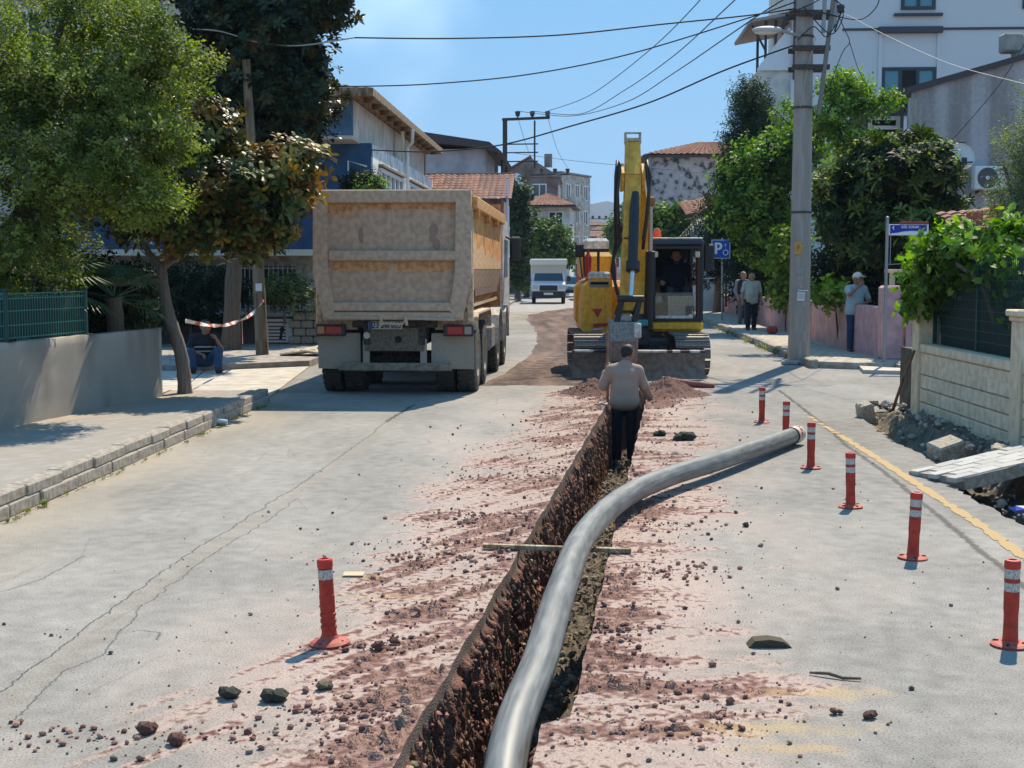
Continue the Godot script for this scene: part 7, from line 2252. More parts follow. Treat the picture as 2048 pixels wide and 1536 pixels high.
	b.bar(Vector3(-0.88, 1.8, 0.2), Vector3(-0.9, 2.26, 0.2), 0.035, 0.035)
	obj("handrail", b, bk, o)
	b = MB.new()
	b.lathe([[0.0, 0.0], [0.06, 0.0], [0.065, 0.38], [0.03, 0.44], [0.03, 0.5], [0.0, 0.5]], 12, Vector3(-0.82, 1.78, 0.32))
	obj("extinguisher", b, mat("signal_red", lin(0.45, 0.02, 0.015), 0.4), o)
	b = MB.new()
	b.box(Vector3(-0.98, 2.28, 0.25), Vector3(0.16, 0.26, 0.06), 0.03)
	b.bar(Vector3(-0.92, 1.75, 0.25), Vector3(-0.98, 2.2, 0.25), 0.025, 0.025)
	obj("mirror", b, bk, o)
	# cab
	var cab := Node3D.new()
	cab.name = "cab"
	o.add_child(cab)
	b = MB.new()
	b.box(Vector3(0.84, 0.86, -0.25), Vector3(0.99, 0.19, 1.6), 0.05)
	obj("base", b, ye, cab)
	b = MB.new()
	b.box(Vector3(0.84, 2.42, -0.27), Vector3(0.98, 0.15, 1.62), 0.05)
	obj("roof", b, mat("cab_dark", lin(0.022, 0.026, 0.035), 0.4), cab)
	b = MB.new()
	b.box(Vector3(0.84, 2.50, -0.27), Vector3(0.94, 0.035, 1.56), 0.012)
	obj("roof_skin", b, wh, cab)
	b = MB.new()
	for q in [[0.39, 0.5], [1.28, 0.5], [0.39, -1.0], [1.28, -1.0]]:
		b.box(Vector3(q[0], 1.66, q[1]), Vector3(0.085, 1.42, 0.09), 0.02)
	b.box(Vector3(0.84, 2.33, 0.5), Vector3(0.9, 0.06, 0.08), 0.01)
	b.box(Vector3(0.84, 0.985, 0.5), Vector3(0.9, 0.07, 0.1), 0.01)
	obj("pillars", b, bk, cab)
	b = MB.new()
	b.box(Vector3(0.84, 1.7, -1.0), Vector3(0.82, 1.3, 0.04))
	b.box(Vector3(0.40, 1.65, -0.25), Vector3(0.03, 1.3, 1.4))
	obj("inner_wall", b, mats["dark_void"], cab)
	b = MB.new()
	b.box(Vector3(1.235, 1.66, 0.49), Vector3(0.06, 1.36, 0.1), 0.02)
	b.box(Vector3(1.325, 1.66, 0.0), Vector3(0.03, 1.4, 0.85), 0.01)
	obj("door", b, mat("door_red", lin(0.10, 0.022, 0.022), 0.5), cab)
	b = MB.new()
	b.bar(Vector3(1.32, 1.75, 0.55), Vector3(1.5, 1.76, 0.5), 0.02, 0.02)
	obj("door_handle", b, mats["galv"], cab)
	var gp := StandardMaterial3D.new()
	gp.transparency = BaseMaterial3D.TRANSPARENCY_ALPHA
	gp.albedo_color = Color(0.5, 0.55, 0.55, 0.12)
	gp.roughness = 0.05
	b = MB.new()
	b.box(Vector3(0.81, 1.25, 0.5), Vector3(0.76, 0.48, 0.008))
	obj("lower_window", b, gp, cab)
	b = MB.new()
	b.box(Vector3(0.78, 1.035, 0.555), Vector3(0.70, 0.055, 0.02), 0.006)
	obj("sill_strip", b, wh, cab)
	b = MB.new()
	b.box(Vector3(0.84, 1.02, -0.2), Vector3(0.85, 0.04, 1.4))
	obj("floor", b, mat("cab_floor", lin(0.09, 0.08, 0.07), 0.9), cab)
	b = MB.new()
	b.box(Vector3(0.85, 1.22, 0.34), Vector3(0.33, 0.42, 0.012), 0.0, Basis(Vector3.RIGHT, -0.25))
	b.box(Vector3(1.1, 1.33, 0.3), Vector3(0.17, 0.2, 0.012), 0.0, Basis(Vector3.RIGHT, -0.25))
	b.box(Vector3(0.5, 1.36, 0.3), Vector3(0.14, 0.13, 0.012), 0.0, Basis(Vector3.RIGHT, -0.25))
	obj("cardboard", b, mat("cardboard", lin(0.50, 0.39, 0.25), 0.9, 0.0, "dirt", 3.0), cab)
	b = MB.new()
	b.box(Vector3(0.9, 1.38, -0.35), Vector3(0.5, 0.12, 0.5), 0.04)
	b.box(Vector3(0.9, 1.75, -0.62), Vector3(0.5, 0.75, 0.12), 0.05)
	obj("seat", b, bk, cab)
	for x in [0.42, 1.2]:
		b = MB.new()
		b.box(Vector3(x, 2.2, 0.58), Vector3(0.09, 0.11, 0.06), 0.015)
		obj("work_light", b, mat("lamp_cream", lin(0.52, 0.45, 0.30), 0.3), cab)
		b = MB.new()
		b.bar(Vector3(x, 1.1, 0.15), Vector3(x + (0.08 if x < 0.8 else -0.05), 1.72, 0.1), 0.03, 0.03)
		b.ball(Vector3(x + (0.08 if x < 0.8 else -0.05), 1.74, 0.1), Vector3(0.03, 0.04, 0.03), 8, 5)
		obj("control_lever", b, bk, cab)
	b = MB.new()
	b.lathe([[0.0, 0.0], [0.08, 0.0], [0.08, 0.05], [0.07, 0.14], [0.04, 0.19], [0.0, 0.2]], 14, Vector3(0.53, 2.51, -0.2))
	obj("beacon", b, mat("beacon_orange", lin(0.75, 0.09, 0.01), 0.2), cab)
	b = MB.new()
	b.box(Vector3(1.46, 2.15, 0.25), Vector3(0.2, 0.5, 0.06), 0.03)
	b.bar(Vector3(1.3, 2.4, 0.3), Vector3(1.46, 2.4, 0.27), 0.03, 0.03)
	obj("mirror", b, bk, cab)
	b = MB.new()
	b.bar(Vector3(0.31, 1.35, 0.62), Vector3(0.31, 1.95, 0.62), 0.035, 0.035, 0.01)
	obj("grab_handle", b, mat("digger_bright", lin(0.68, 0.42, 0.06), 0.5), cab)
	# swing post and boom
	b = MB.new()
	b.box(Vector3(-0.02, 0.86, 0.85), Vector3(0.5, 0.5, 0.55), 0.08)
	b.box(Vector3(0.1, 0.62, 0.9), Vector3(0.36, 0.24, 0.4), 0.05)
	obj("swing_post", b, bk, o)
	var boom := Node3D.new()
	boom.name = "boom"
	o.add_child(boom)
	var bp := [[Vector3(0.0, 1.05, 0.85), 0.4, 0.3], [Vector3(0.0, 1.7, 0.72), 0.46, 0.38], [Vector3(0.02, 2.5, 0.85), 0.46, 0.42], [Vector3(-0.03, 3.15, 1.35), 0.42, 0.34], [Vector3(-0.1, 3.55, 1.85), 0.34, 0.24]]
	b = MB.new()
	for i in bp.size() - 1:
		var p: Vector3 = bp[i][0]
		var q: Vector3 = bp[i + 1][0]
		var d := (q - p).normalized()
		var up := Vector3.RIGHT.cross(d).normalized()
		var c := []
		for e in [[p, bp[i][1], bp[i][2]], [q, bp[i + 1][1], bp[i + 1][2]]]:
			for s in [[-1, -1], [1, -1], [1, 1], [-1, 1]]:
				c.append(e[0] + Vector3.RIGHT * s[0] * e[1] * 0.5 + up * s[1] * e[2] * 0.5)
		for k in 4:
			b.quad(c[k], c[(k + 1) % 4], c[4 + (k + 1) % 4], c[4 + k], (c[k] + c[(k + 1) % 4]) * 0.5 - p)
	obj("arm_plate", b, ye, boom)
	for s in [-0.19, 0.17]:
		b = MB.new()
		b.prism(PackedVector2Array([Vector2(1.55, 3.3), Vector2(1.95, 3.3), Vector2(2.02, 3.6), Vector2(1.8, 3.78), Vector2(1.55, 3.6)]), 0.05, Transform3D(Basis(Vector3.BACK, Vector3.UP, Vector3.LEFT), Vector3(-0.12 + s, 0, 0)))
		obj("fork", b, yw, boom)
		b = MB.new()
		b.tube(PackedVector3Array([Vector3(-0.1 + s * 1.35, 2.3, 1.15), Vector3(-0.12 + s * 1.6, 3.0, 1.75), Vector3(-0.12 + s * 1.65, 3.55, 1.95), Vector3(-0.12 + s * 1.45, 3.82, 1.8), Vector3(-0.12 + s, 3.7, 1.6)]), 0.032, 7)
		obj("hose", b, bk, boom)
		b = MB.new()
		b.tube(PackedVector3Array([Vector3(-0.12 + s * 1.25, 3.75, 1.9), Vector3(-0.12 + s * 1.5, 3.3, 2.05), Vector3(-0.14 + s * 1.35, 2.8, 2.1), Vector3(-0.14 + s * 1.15, 2.45, 1.95)]), 0.026, 7)
		obj("hose", b, bk, boom)
	b = MB.new()
	b.tube(PackedVector3Array([Vector3(-0.25, 1.3, 0.95), Vector3(-0.42, 1.9, 0.95), Vector3(-0.36, 2.4, 1.0), Vector3(-0.22, 2.75, 1.15)]), 0.03, 7)
	obj("hose", b, bk, boom)
	b = MB.new()
	b.tube(PackedVector3Array([Vector3(-0.24, 1.2, 0.98), Vector3(-0.36, 1.6, 1.1), Vector3(-0.4, 2.15, 1.05), Vector3(-0.24, 2.5, 1.1)]), 0.026, 7)
	obj("hose", b, bk, boom)
	# boom cylinder on the right
	b = MB.new()
	b.tube(PackedVector3Array([Vector3(0.25, 0.85, 1.0), Vector3(0.26, 2.25, 1.2)]), 0.085, 12)
	var cyl := obj("boom_cylinder", b, bk, o)
	b = MB.new()
	b.tube(PackedVector3Array([Vector3(0.26, 2.24, 1.2), Vector3(0.24, 3.1, 1.33)]), 0.045, 10)
	obj("rod", b, rod, cyl)
	b = MB.new()
	b.box(Vector3(0.24, 3.14, 1.36), Vector3(0.16, 0.18, 0.16), 0.03)
	obj("rod_eye", b, mat("eye_rust", lin(0.28, 0.13, 0.05), 0.7), cyl)
	# stick
	var S := [Vector3(-0.09, 4.2, 1.32), Vector3(-0.12, 3.5, 1.75), Vector3(-0.2, 2.4, 2.35), Vector3(-0.31, 1.2, 2.75)]
	var sw := [0.26, 0.29, 0.27, 0.24]
	var sd := [0.2, 0.34, 0.28, 0.18]
	b = MB.new()
	for i in 3:
		var d: Vector3 = (S[i + 1] - S[i]).normalized()
		var up := Vector3.RIGHT.cross(d).normalized()
		var c := []
		for e in [i, i + 1]:
			for s in [[-1, -1], [1, -1], [1, 1], [-1, 1]]:
				c.append(S[e] + Vector3.RIGHT * s[0] * sw[e] * 0.5 + up * s[1] * sd[e] * 0.5)
		for k in 4:
			b.quad(c[k], c[(k + 1) % 4], c[4 + (k + 1) % 4], c[4 + k], (c[k] + c[(k + 1) % 4]) * 0.5 - S[i])
	var stick := obj("stick", b, mat("stick_yellow", lin(0.82, 0.40, 0.03), 0.6, 0.0, "dirt", 0.7), o)
	b = MB.new()
	b.box(S[0] + Vector3(0, 0.03, 0.03), Vector3(0.27, 0.06, 0.24), 0.01)
	b.box(S[0] + Vector3(-0.13, 0.06, 0.03), Vector3(0.03, 0.2, 0.22))
	b.box(S[0] + Vector3(0.13, 0.06, 0.03), Vector3(0.03, 0.2, 0.22))
	b.box(S[0] + Vector3(0, 0.15, 0.06), Vector3(0.27, 0.025, 0.1))
	obj("end_bracket", b, mat("bracket_pale", lin(0.50, 0.46, 0.38), 0.7, 0.0, "rust", 3.0), stick)
	b = MB.new()
	b.tube(PackedVector3Array([Vector3(-0.11, 3.25, 2.2), Vector3(-0.14, 2.95, 2.35), Vector3(-0.2, 1.95, 2.78)]), [0.06, 0.085, 0.085], 14)
	b.tube(PackedVector3Array([Vector3(-0.19, 2.05, 2.74), Vector3(-0.2, 1.9, 2.8)]), 0.12, 14)
	var bc := obj("bucket_cylinder", b, bk, o)
	b = MB.new()
	b.tube(PackedVector3Array([Vector3(-0.2, 1.95, 2.78), Vector3(-0.25, 1.42, 2.98)]), 0.045, 10)
	obj("rod", b, rod, bc)
	b = MB.new()
	for s in [-0.15, 0.15]:
		b.bar(Vector3(-0.25 + s, 1.42, 2.98), Vector3(-0.33 + s, 1.12, 2.72), 0.05, 0.1, 0.01)
		b.bar(Vector3(-0.25 + s, 1.42, 2.98), Vector3(-0.35 + s, 0.92, 3.02), 0.05, 0.1, 0.01)
	b.tube(PackedVector3Array([Vector3(-0.47, 1.43, 2.98), Vector3(-0.03, 1.43, 2.98)]), 0.06, 10)
	obj("linkage", b, bk, o)
	# bucket
	var bu := Node3D.new()
	bu.name = "bucket"
	o.add_child(bu)
	b = MB.new()
	b.prism(PackedVector2Array([Vector2(2.55, 1.06), Vector2(3.05, 1.04), Vector2(3.1, 0.72), Vector2(2.98, 0.38), Vector2(2.7, 0.22), Vector2(2.4, 0.28), Vector2(2.45, 0.42), Vector2(2.68, 0.42), Vector2(2.86, 0.6), Vector2(2.9, 0.85), Vector2(2.6, 0.95)]), 0.46, Transform3D(Basis(Vector3.BACK, Vector3.UP, Vector3.LEFT), Vector3(-0.36, 0, 0)))
	obj("shell", b, st, bu)
	b = MB.new()
	for s in [-0.22, 0.22]:
		b.prism(PackedVector2Array([Vector2(2.5, 1.08), Vector2(3.06, 1.05), Vector2(3.11, 0.72), Vector2(2.98, 0.37), Vector2(2.7, 0.21), Vector2(2.3, 0.45)]), 0.03, Transform3D(Basis(Vector3.BACK, Vector3.UP, Vector3.LEFT), Vector3(-0.36 + s, 0, 0)))
	b.box(Vector3(-0.36, 1.1, 2.85), Vector3(0.3, 0.14, 0.3), 0.03)
	obj("side_plate", b, mat("bucket_side", lin(0.33, 0.32, 0.31), 0.55, 0.3, "dirt", 2.0), bu)
	for k in 5:
		b = MB.new()
		b.box(Vector3(-0.54 + 0.09 * k, 0.3, 2.36), Vector3(0.05, 0.06, 0.16), 0.01)
		obj("tooth", b, st, bu)
	b = MB.new()
	b.box(Vector3(-0.14, 0.9, 3.12), Vector3(0.13, 0.26, 0.05), 0.03)
	obj("worn_patch", b, wh, bu)
	b = MB.new()
	b.box(Vector3(0.12, 0.95, 1.15), Vector3(0.22, 0.12, 0.1), 0.02)
	obj("valve_block", b, mat("valve_teal", lin(0.03, 0.22, 0.24), 0.5), o)

func build_small():
	# the pipe
	var cv := Curve3D.new()
	var pts := [V(-0.12, -0.62, -3.2), V(-0.09, -0.42, -4.2), V(-0.02, -0.10, -5.5), V(0.14, 0.02, -6.5), V(0.28, 0.09, -7.6), V(0.50, 0.125, -9.1), V(0.86, 0.15, -10.4), V(1.34, 0.15, -11.5), V(1.98, 0.14, -12.6), V(2.80, 0.12, -14.15), V(3.12, 0.115, -14.75)]
	for i in pts.size():
		var t: Vector3 = (pts[mini(i + 1, pts.size() - 1)] - pts[maxi(i - 1, 0)]) * 0.17
		cv.add_point(pts[i], -t, t)
	var ps := PackedVector3Array()
	for i in 121:
		ps.append(cv.sample_baked(cv.get_baked_length() * i / 120.0, true))
	var b := MB.new()
	b.tube(ps, 0.088, 26)
	var po := thing("plastic_pipe", "long grey plastic pipe curving out of the trench across the right lane", "pipe")
	var pm := mat("pipe_plastic", lin(0.25, 0.26, 0.265), 0.48)
	pm.metallic_specular = 0.4
	var im := Image.create(256, 1024, false, Image.FORMAT_RGB8)
	var na := noise(501, 0.05, 5)
	var nb := noise(502, 0.02, 3)
	for y in 1024:
		for x in 256:
			var a := TAU * x / 256.0
			var s := na.get_noise_3d(cos(a) * 60.0, sin(a) * 60.0, y * 0.05)
			var l := nb.get_noise_3d(cos(a) * 90.0, sin(a) * 90.0, y * 0.8)
			var k := clampf(0.70 + 0.22 * s + 0.34 * l, 0.0, 1.0)
			im.set_pixel(x, y, Color(0.42, 0.42, 0.43).lerp(Color(1.0, 0.99, 0.96), k))
	pm.albedo_texture = ImageTexture.create_from_image(im)
	pm.uv1_scale = Vector3(1, 0.18, 1)
	obj("tube", b, pm, po)
	b = MB.new()
	var e: Vector3 = ps[120]
	var d := (ps[120] - ps[117]).normalized()
	b.tube(PackedVector3Array([e - d * 0.16, e - d * 0.08, e + d * 0.02, e + d * 0.09]), [0.094, 0.098, 0.097, 0.09], 20)
	var wrap := obj("wrapped_end", b, mat("wrap_white", lin(0.66, 0.58, 0.55), 0.5, 0.0, "dirt", 4.0), po)
	b = MB.new()
	b.tube(PackedVector3Array([e - d * 0.17, e - d * 0.15]), 0.098, 20)
	obj("band", b, mats["digger_black"], wrap)
	for k in 5:
		b = MB.new()
		var a := 0.3 + k * 0.5
		var rr := d.cross(Vector3.UP).normalized() * cos(a) + Vector3.UP * sin(a)
		b.ball(e - d * (0.06 - 0.03 * (k % 3)) + rr * 0.097, Vector3(0.035, 0.008, 0.025), 8, 5, Basis(d, rr, d.cross(rr)))
		obj("red_print", b, mat("wrap_red", lin(0.5, 0.10, 0.10), 0.6), wrap)
	# timber across the trench
	b = MB.new()
	b.bar(V(-0.20, 0.024, -9.2), V(0.81, 0.022, -9.05), 0.045, 0.03, 0.003)
	tag(obj("timber_batten", b, mat("batten", lin(0.46, 0.40, 0.32), 0.85, 0.0, "wood", 2.0)), "pale timber batten lying across the trench under the pipe", "batten")
	# bollards
	var red := mat("bollard_red", lin(0.46, 0.035, 0.014), 0.6, 0.0, "dirt", 2.0)
	var pinkred := mat("bollard_base", lin(0.44, 0.085, 0.06), 0.7, 0.0, "dirt", 5.0)
	var refl := mat("reflective", lin(0.52, 0.50, 0.47), 0.55, 0.0, "rust", 8.0)
	var make := func(label: String, at: Vector3, ribbed: bool) -> Node3D:
		var o := thing("bollard", label, "bollard", at, 0.0, "red flexible bollards")
		var m := MB.new()
		if ribbed:
			m.lathe([[0.1, 0.0], [0.105, 0.012], [0.09, 0.022], [0.05, 0.035], [0.042, 0.05]], 24)
		else:
			m.lathe([[0.095, 0.0], [0.1, 0.012], [0.085, 0.018], [0.045, 0.024], [0.04, 0.03]], 24)
		var base := obj("base", m, pinkred, o)
		for k in 4:
			m = MB.new()
			var a := k * PI / 2 + 0.5
			m.box(V(cos(a) * 0.072, 0.024, sin(a) * 0.072), V(0.03, 0.006, 0.012), 0.002, Basis(Vector3.UP, -a))
			obj("bolt_slot", m, mats["dark_void"], base)
		m = MB.new()
		if ribbed:
			m.lathe([[0.043, 0.03], [0.038, 0.08], [0.042, 0.085], [0.042, 0.10], [0.037, 0.104], [0.037, 0.114], [0.042, 0.118], [0.042, 0.133], [0.037, 0.137], [0.037, 0.147], [0.042, 0.151], [0.042, 0.166], [0.037, 0.17], [0.039, 0.18], [0.040, 0.26], [0.038, 0.262], [0.038, 0.34], [0.037, 0.40]], 24)
		else:
			m.lathe([[0.040, 0.022], [0.037, 0.10], [0.036, 0.16], [0.039, 0.20], [0.039, 0.285], [0.037, 0.286], [0.037, 0.335], [0.039, 0.336], [0.039, 0.352], [0.037, 0.353], [0.037, 0.408]], 24)
		obj("post", m, red, o)
		m = MB.new()
		m.lathe([[0.038, 0.402], [0.041, 0.408], [0.041, 0.438], [0.037, 0.448], [0.022, 0.45], [0.02, 0.442], [0.0, 0.442]], 24)
		obj("cap", m, mat("bollard_cap", lin(0.5, 0.03, 0.014), 0.5), o)
		for q in ([[0.345, 0.395]] if ribbed else [[0.288, 0.333], [0.355, 0.405]]):
			m = MB.new()
			m.lathe([[0.0385, q[0]], [0.0388, q[0] + 0.002], [0.0388, q[1] - 0.002], [0.0385, q[1]]], 24)
			obj("reflective_band", m, refl, o)
		return o
	var bo: Node3D = make.call("ribbed red bollard standing alone left of the trench", V(-0.94, 0, -6.83), true)
	bo.rotation.z = 0.05
	var first: Node3D = make.call("nearest red bollard of the right row, cut by the photo's right edge", V(2.56, 0, -6.8), false)
	for q in [["second red bollard from the camera in the right row", V(2.68, 0, -8.9)], ["third red bollard from the camera in the right row", V(2.75, 0, -10.84)], ["red bollard standing at the wrapped end of the pipe", V(2.90, 0, -12.99)], ["red bollard just behind the pipe's end, its base hidden", V(3.08, 0, -15.1)], ["farthest red bollard of the right row, nearest the digger", V(3.15, 0, -16.93)]]:
		var c := dup(first, q[0], q[1], rng.randf() * 6.0)
		c.rotation.z = rng.randf_range(-0.03, 0.03)
		c.rotation.x = rng.randf_range(-0.03, 0.03)
	# pickaxe
	var pk := thing("pickaxe", "pickaxe leaning with its handle against the cream corner pillar", "pickaxe")
	b = MB.new()
	b.tube(PackedVector3Array([V(5.03, 0.06, -17.75), V(5.10, 0.45, -17.6), V(5.2, 0.88, -17.42)]), [0.022, 0.017, 0.02], 8)
	obj("handle", b, mat("handle_wood", lin(0.22, 0.13, 0.07), 0.7, 0.0, "wood", 3.0), pk)
	b = MB.new()
	b.tube(PackedVector3Array([V(4.72, 0.19, -17.75), V(4.88, 0.12, -17.75), V(5.03, 0.06, -17.75), V(5.12, 0.01, -17.75)]), [0.006, 0.018, 0.03, 0.02], 6)
	obj("head", b, mats["dark_metal"], pk)
	# street sign
	var so := thing("street_sign", "blue street name sign with white arrow on a thin post by the pink wall", "sign", V(7.23, 0.11, -26.17))
	b = MB.new()
	b.tube(PackedVector3Array([V(0, 0, 0), V(0, 2.78, 0)]), 0.032, 12)
	b.ball(V(0, 2.8, 0), V(0.035, 0.03, 0.035), 10, 6)
	obj("post", b, mats["galv"], so)
	b = MB.new()
	b.bar(V(0.07, 1.9, 0), V(0.07, 2.45, 0), 0.012, 0.012)
	b.bar(V(0, 1.9, 0), V(0.4, 1.93, 0), 0.012, 0.012)
	obj("bracket", b, mats["galv"], so)
	b = MB.new()
	b.box(V(0.40, 2.57, 0.05), V(0.76, 0.21, 0.015), 0.006)
	var plate := obj("plate", b, mats["white_frame"], so)
	b = MB.new()
	var wave := PackedVector2Array([V2(0.04, 2.665), V2(0.745, 2.665), V2(0.745, 2.53), V2(0.6, 2.545), V2(0.45, 2.55), V2(0.3, 2.54), V2(0.18, 2.515), V2(0.04, 2.50)])
	b.prism(wave, 0.004, Transform3D(Basis(), V(0, 0, 0.0605)))
	obj("blue_field", b, mat("sign_blue", lin(0.012, 0.02, 0.30), 0.45), plate)
	b = MB.new()
	b.box(V(0.50, 2.70, 0.05), V(0.56, 0.05, 0.014), 0.004)
	obj("red_strip", b, mat("sign_red", lin(0.30, 0.015, 0.02), 0.45), so)
	b = MB.new()
	b.prism(PackedVector2Array([V2(0.075, 2.61), V2(0.105, 2.645), V2(0.12, 2.645), V2(0.10, 2.61), V2(0.12, 2.575), V2(0.105, 2.575)]), 0.004, Transform3D(Basis(), V(0, 0, 0.0645)))
	obj("arrow", b, mats["white_frame"], plate)
	letters("GÜL SOKAK", 0.05, V(0.42, 2.625, 0.064), mats["white_frame"], plate, 0.34)
	# parking sign
	so = thing("parking_sign", "blue parking sign with white P and wheelchair mark right of the digger cab", "sign", V(7.38, 0.13, -48.0))
	b = MB.new()
	b.tube(PackedVector3Array([V(0.08, 0, 0), V(0.05, 2.9, 0)]), 0.035, 10)
	obj("post", b, mats["galv"], so)
	b = MB.new()
	b.box(V(0, 2.5, 0.05), V(0.66, 0.66, 0.015), 0.006)
	plate = obj("plate", b, mats["white_frame"], so)
	b = MB.new()
	b.box(V(0, 2.5, 0.0595), V(0.62, 0.62, 0.006), 0.0)
	obj("blue_field", b, mat("sign_blue2", lin(0.012, 0.075, 0.36), 0.45), plate)
	letters("P", 0.42, V(-0.1, 2.52, 0.064), mats["white_frame"], plate)
	b = MB.new()
	b.lathe([[0.075, -0.002], [0.1, -0.002], [0.1, 0.002], [0.075, 0.002]], 18, V(0.17, 2.38, 0.066), Basis(Vector3.RIGHT, PI / 2))
	b.bar(V(0.16, 2.45, 0.066), V(0.16, 2.62, 0.066), 0.03, 0.004)
	b.box(V(0.16, 2.65, 0.066), V(0.05, 0.05, 0.004))
	b.bar(V(0.16, 2.5, 0.066), V(0.25, 2.46, 0.066), 0.025, 0.004)
	obj("wheelchair_mark", b, mats["white_frame"], plate)
	# satellite dish before the grey wall
	so = thing("satellite_dish", "white satellite dish in front of the grey rendered wall", "satellite dish", V(11.1, 4.7, -33.8))
	obj("dish", dish_mb(0.36), mat("dish_white", lin(0.66, 0.62, 0.58), 0.5), so)
	b = MB.new()
	b.bar(V(-0.5, -0.16, 0.1), V(0.28, -0.14, 0.12), 0.03, 0.035)
	b.bar(V(0.05, -0.1, 0.12), V(0.1, -0.45, -0.4), 0.07, 0.07)
	b.box(V(0.06, -0.12, 0.14), V(0.12, 0.2, 0.08), 0.01)
	b.bar(V(0.1, -0.45, -0.4), V(0.1, -0.45, -1.9), 0.05, 0.05)
	obj("mount", b, mats["dark_metal"], so)
	b = MB.new()
	b.box(V(0.0, 0.35, 0.12), V(0.16, 0.04, 0.08), 0.01)
	obj("lnb_arm", b, mats["dark_metal"], so)
	# barrier tape from the magnolia to the wooden pole
	var tp := [V(-4.62, 1.2, -19.1), V(-4.75, 1.03, -21.5), V(-4.92, 0.98, -23.8), V(-5.05, 1.06, -26.2), V(-5.2, 1.28, -28.3)]
	cv = Curve3D.new()
	for i in tp.size():
		var t: Vector3 = (tp[mini(i + 1, 4)] - tp[maxi(i - 1, 0)]) * 0.17
		cv.add_point(tp[i], -t, t)
	so = thing("barrier_tape", "red and white barrier tape strung from the magnolia to the wooden pole", "tape")
	var cw := mat("tape_white", lin(0.72, 0.66, 0.62), 0.6)
	var cr := mat("tape_red", lin(0.45, 0.06, 0.05), 0.6)
	for k in 24:
		b = MB.new()
		for q in 4:
			var f0 := (k + q / 4.0) / 24.0
			var f1 := (k + (q + 1) / 4.0) / 24.0
			var p0 := cv.sample_baked(cv.get_baked_length() * f0, true)
			var p1 := cv.sample_baked(cv.get_baked_length() * f1, true)
			var a0 := sin(f0 * 23.0) * 0.8
			var a1 := sin(f1 * 23.0) * 0.8
			var w0 := V(sin(a0) * 0.03, cos(a0) * 0.03, 0)
			var w1 := V(sin(a1) * 0.03, cos(a1) * 0.03, 0)
			b.quad(p0 - w0, p1 - w1, p1 + w1, p0 + w0, V(0.3, 0, 1))
		obj("red_stretch" if k % 3 == 2 else "white_stretch", b, cr if k % 3 == 2 else cw, so)
	b = MB.new()
	b.bar(V(-5.0, 1.03, -25.0), V(-4.99, 0.55, -24.98), 0.045, 0.006)
	obj("hanging_end", b, mat("tape_pink", lin(0.6, 0.30, 0.28), 0.6), so)
	# litter and bits on the road
	b = MB.new()
	b.lathe([[0.0, 0.0], [0.03, 0.0], [0.034, 0.03], [0.032, 0.12], [0.034, 0.16], [0.012, 0.2], [0.012, 0.22], [0.0, 0.22]], 12, Vector3.ZERO, Basis(Vector3.BACK, 1.45))
	var bottle := obj("plastic_bottle", b, mat("bottle", lin(0.55, 0.58, 0.62), 0.15), null, V(-3.52, 0.04, -16.6))
	tag(bottle, "clear crushed plastic bottle in the gutter of the left kerb", "bottle")
	b = MB.new()
	var g := RandomNumberGenerator.new()
	g.seed = 6
	b.rock(Vector3.ZERO, V(0.11, 0.035, 0.09), g)
	b.rock(V(0.08, 0.02, 0.03), V(0.06, 0.03, 0.05), g)
	tag(obj("blue_wrapper", b, mat("wrapper_blue", lin(0.015, 0.05, 0.36), 0.35), null, V(4.16, -0.02, -10.85)), "crumpled blue wrapper in the pit under the lifted slab", "litter")
	b = MB.new()
	b.tube(PackedVector3Array([V(1.42, 0.012, -6.3), V(1.5, 0.02, -6.26), V(1.56, 0.01, -6.22), V(1.64, 0.014, -6.2)]), [0.006, 0.009, 0.008, 0.006], 6)
	tag(obj("twig", b, mats["bark"]), "dark bent twig lying on the right lane", "twig")
	# chip of lifted asphalt with its hole
	b = MB.new()
	b.prism(PackedVector2Array([V2(-0.11, 0.0), V2(-0.08, 0.035), V2(0.0, 0.042), V2(0.07, 0.03), V2(0.11, 0.0)]), 0.09, Transform3D(Basis(), V(1.32, 0.002, -6.8)))
	tag(obj("asphalt_chunk", b, mat("asphalt_chip", lin(0.10, 0.085, 0.05), 0.95, 0.0, "soil", 5.0)), "flat chunk of mossy asphalt lying on the right lane", "asphalt chunk")
	b = MB.new()
	b.box(V(0, 0.008, 0), V(0.13, 0.006, 0.11), 0.0)
	tag(obj("card_scrap", b, mat("card", lin(0.48, 0.38, 0.25), 0.9), null, V(-1.0, 0.002, -8.4)), "torn scrap of tan card behind the ribbed bollard", "litter")
	b = MB.new()
	b.tube(PackedVector3Array([V(2.5, 0.09, -22.3), V(2.9, 0.06, -22.0), V(3.3, 0.03, -21.9)]), [0.07, 0.055, 0.04], 10)
	tag(obj("clay_pipe", b, mat("clay_red", lin(0.30, 0.10, 0.075), 0.8, 0.0, "dirt", 3.0)), "broken red clay pipe lying before the digger's blade", "pipe")
	# shovel beside the worker
	so = thing("shovel", "long wooden handled shovel held upright by the worker in the trench", "shovel")
	b = MB.new()
	b.tube(PackedVector3Array([V(1.40, -0.62, -19.65), V(1.395, 0.3, -19.62), V(1.385, 1.02, -19.6)]), 0.02, 8)
	obj("handle", b, mat("shaft_wood", lin(0.34, 0.22, 0.15), 0.7, 0.0, "wood", 3.0), so)
	b = MB.new()
	b.prism(PackedVector2Array([V2(-0.1, 0.26), V2(0.1, 0.26), V2(0.1, 0.08), V2(0.0, 0.0), V2(-0.1, 0.08)]), 0.012, Transform3D(Basis(), V(1.40, -0.86, -19.65)))
	obj("blade", b, mats["worn_steel"], so)
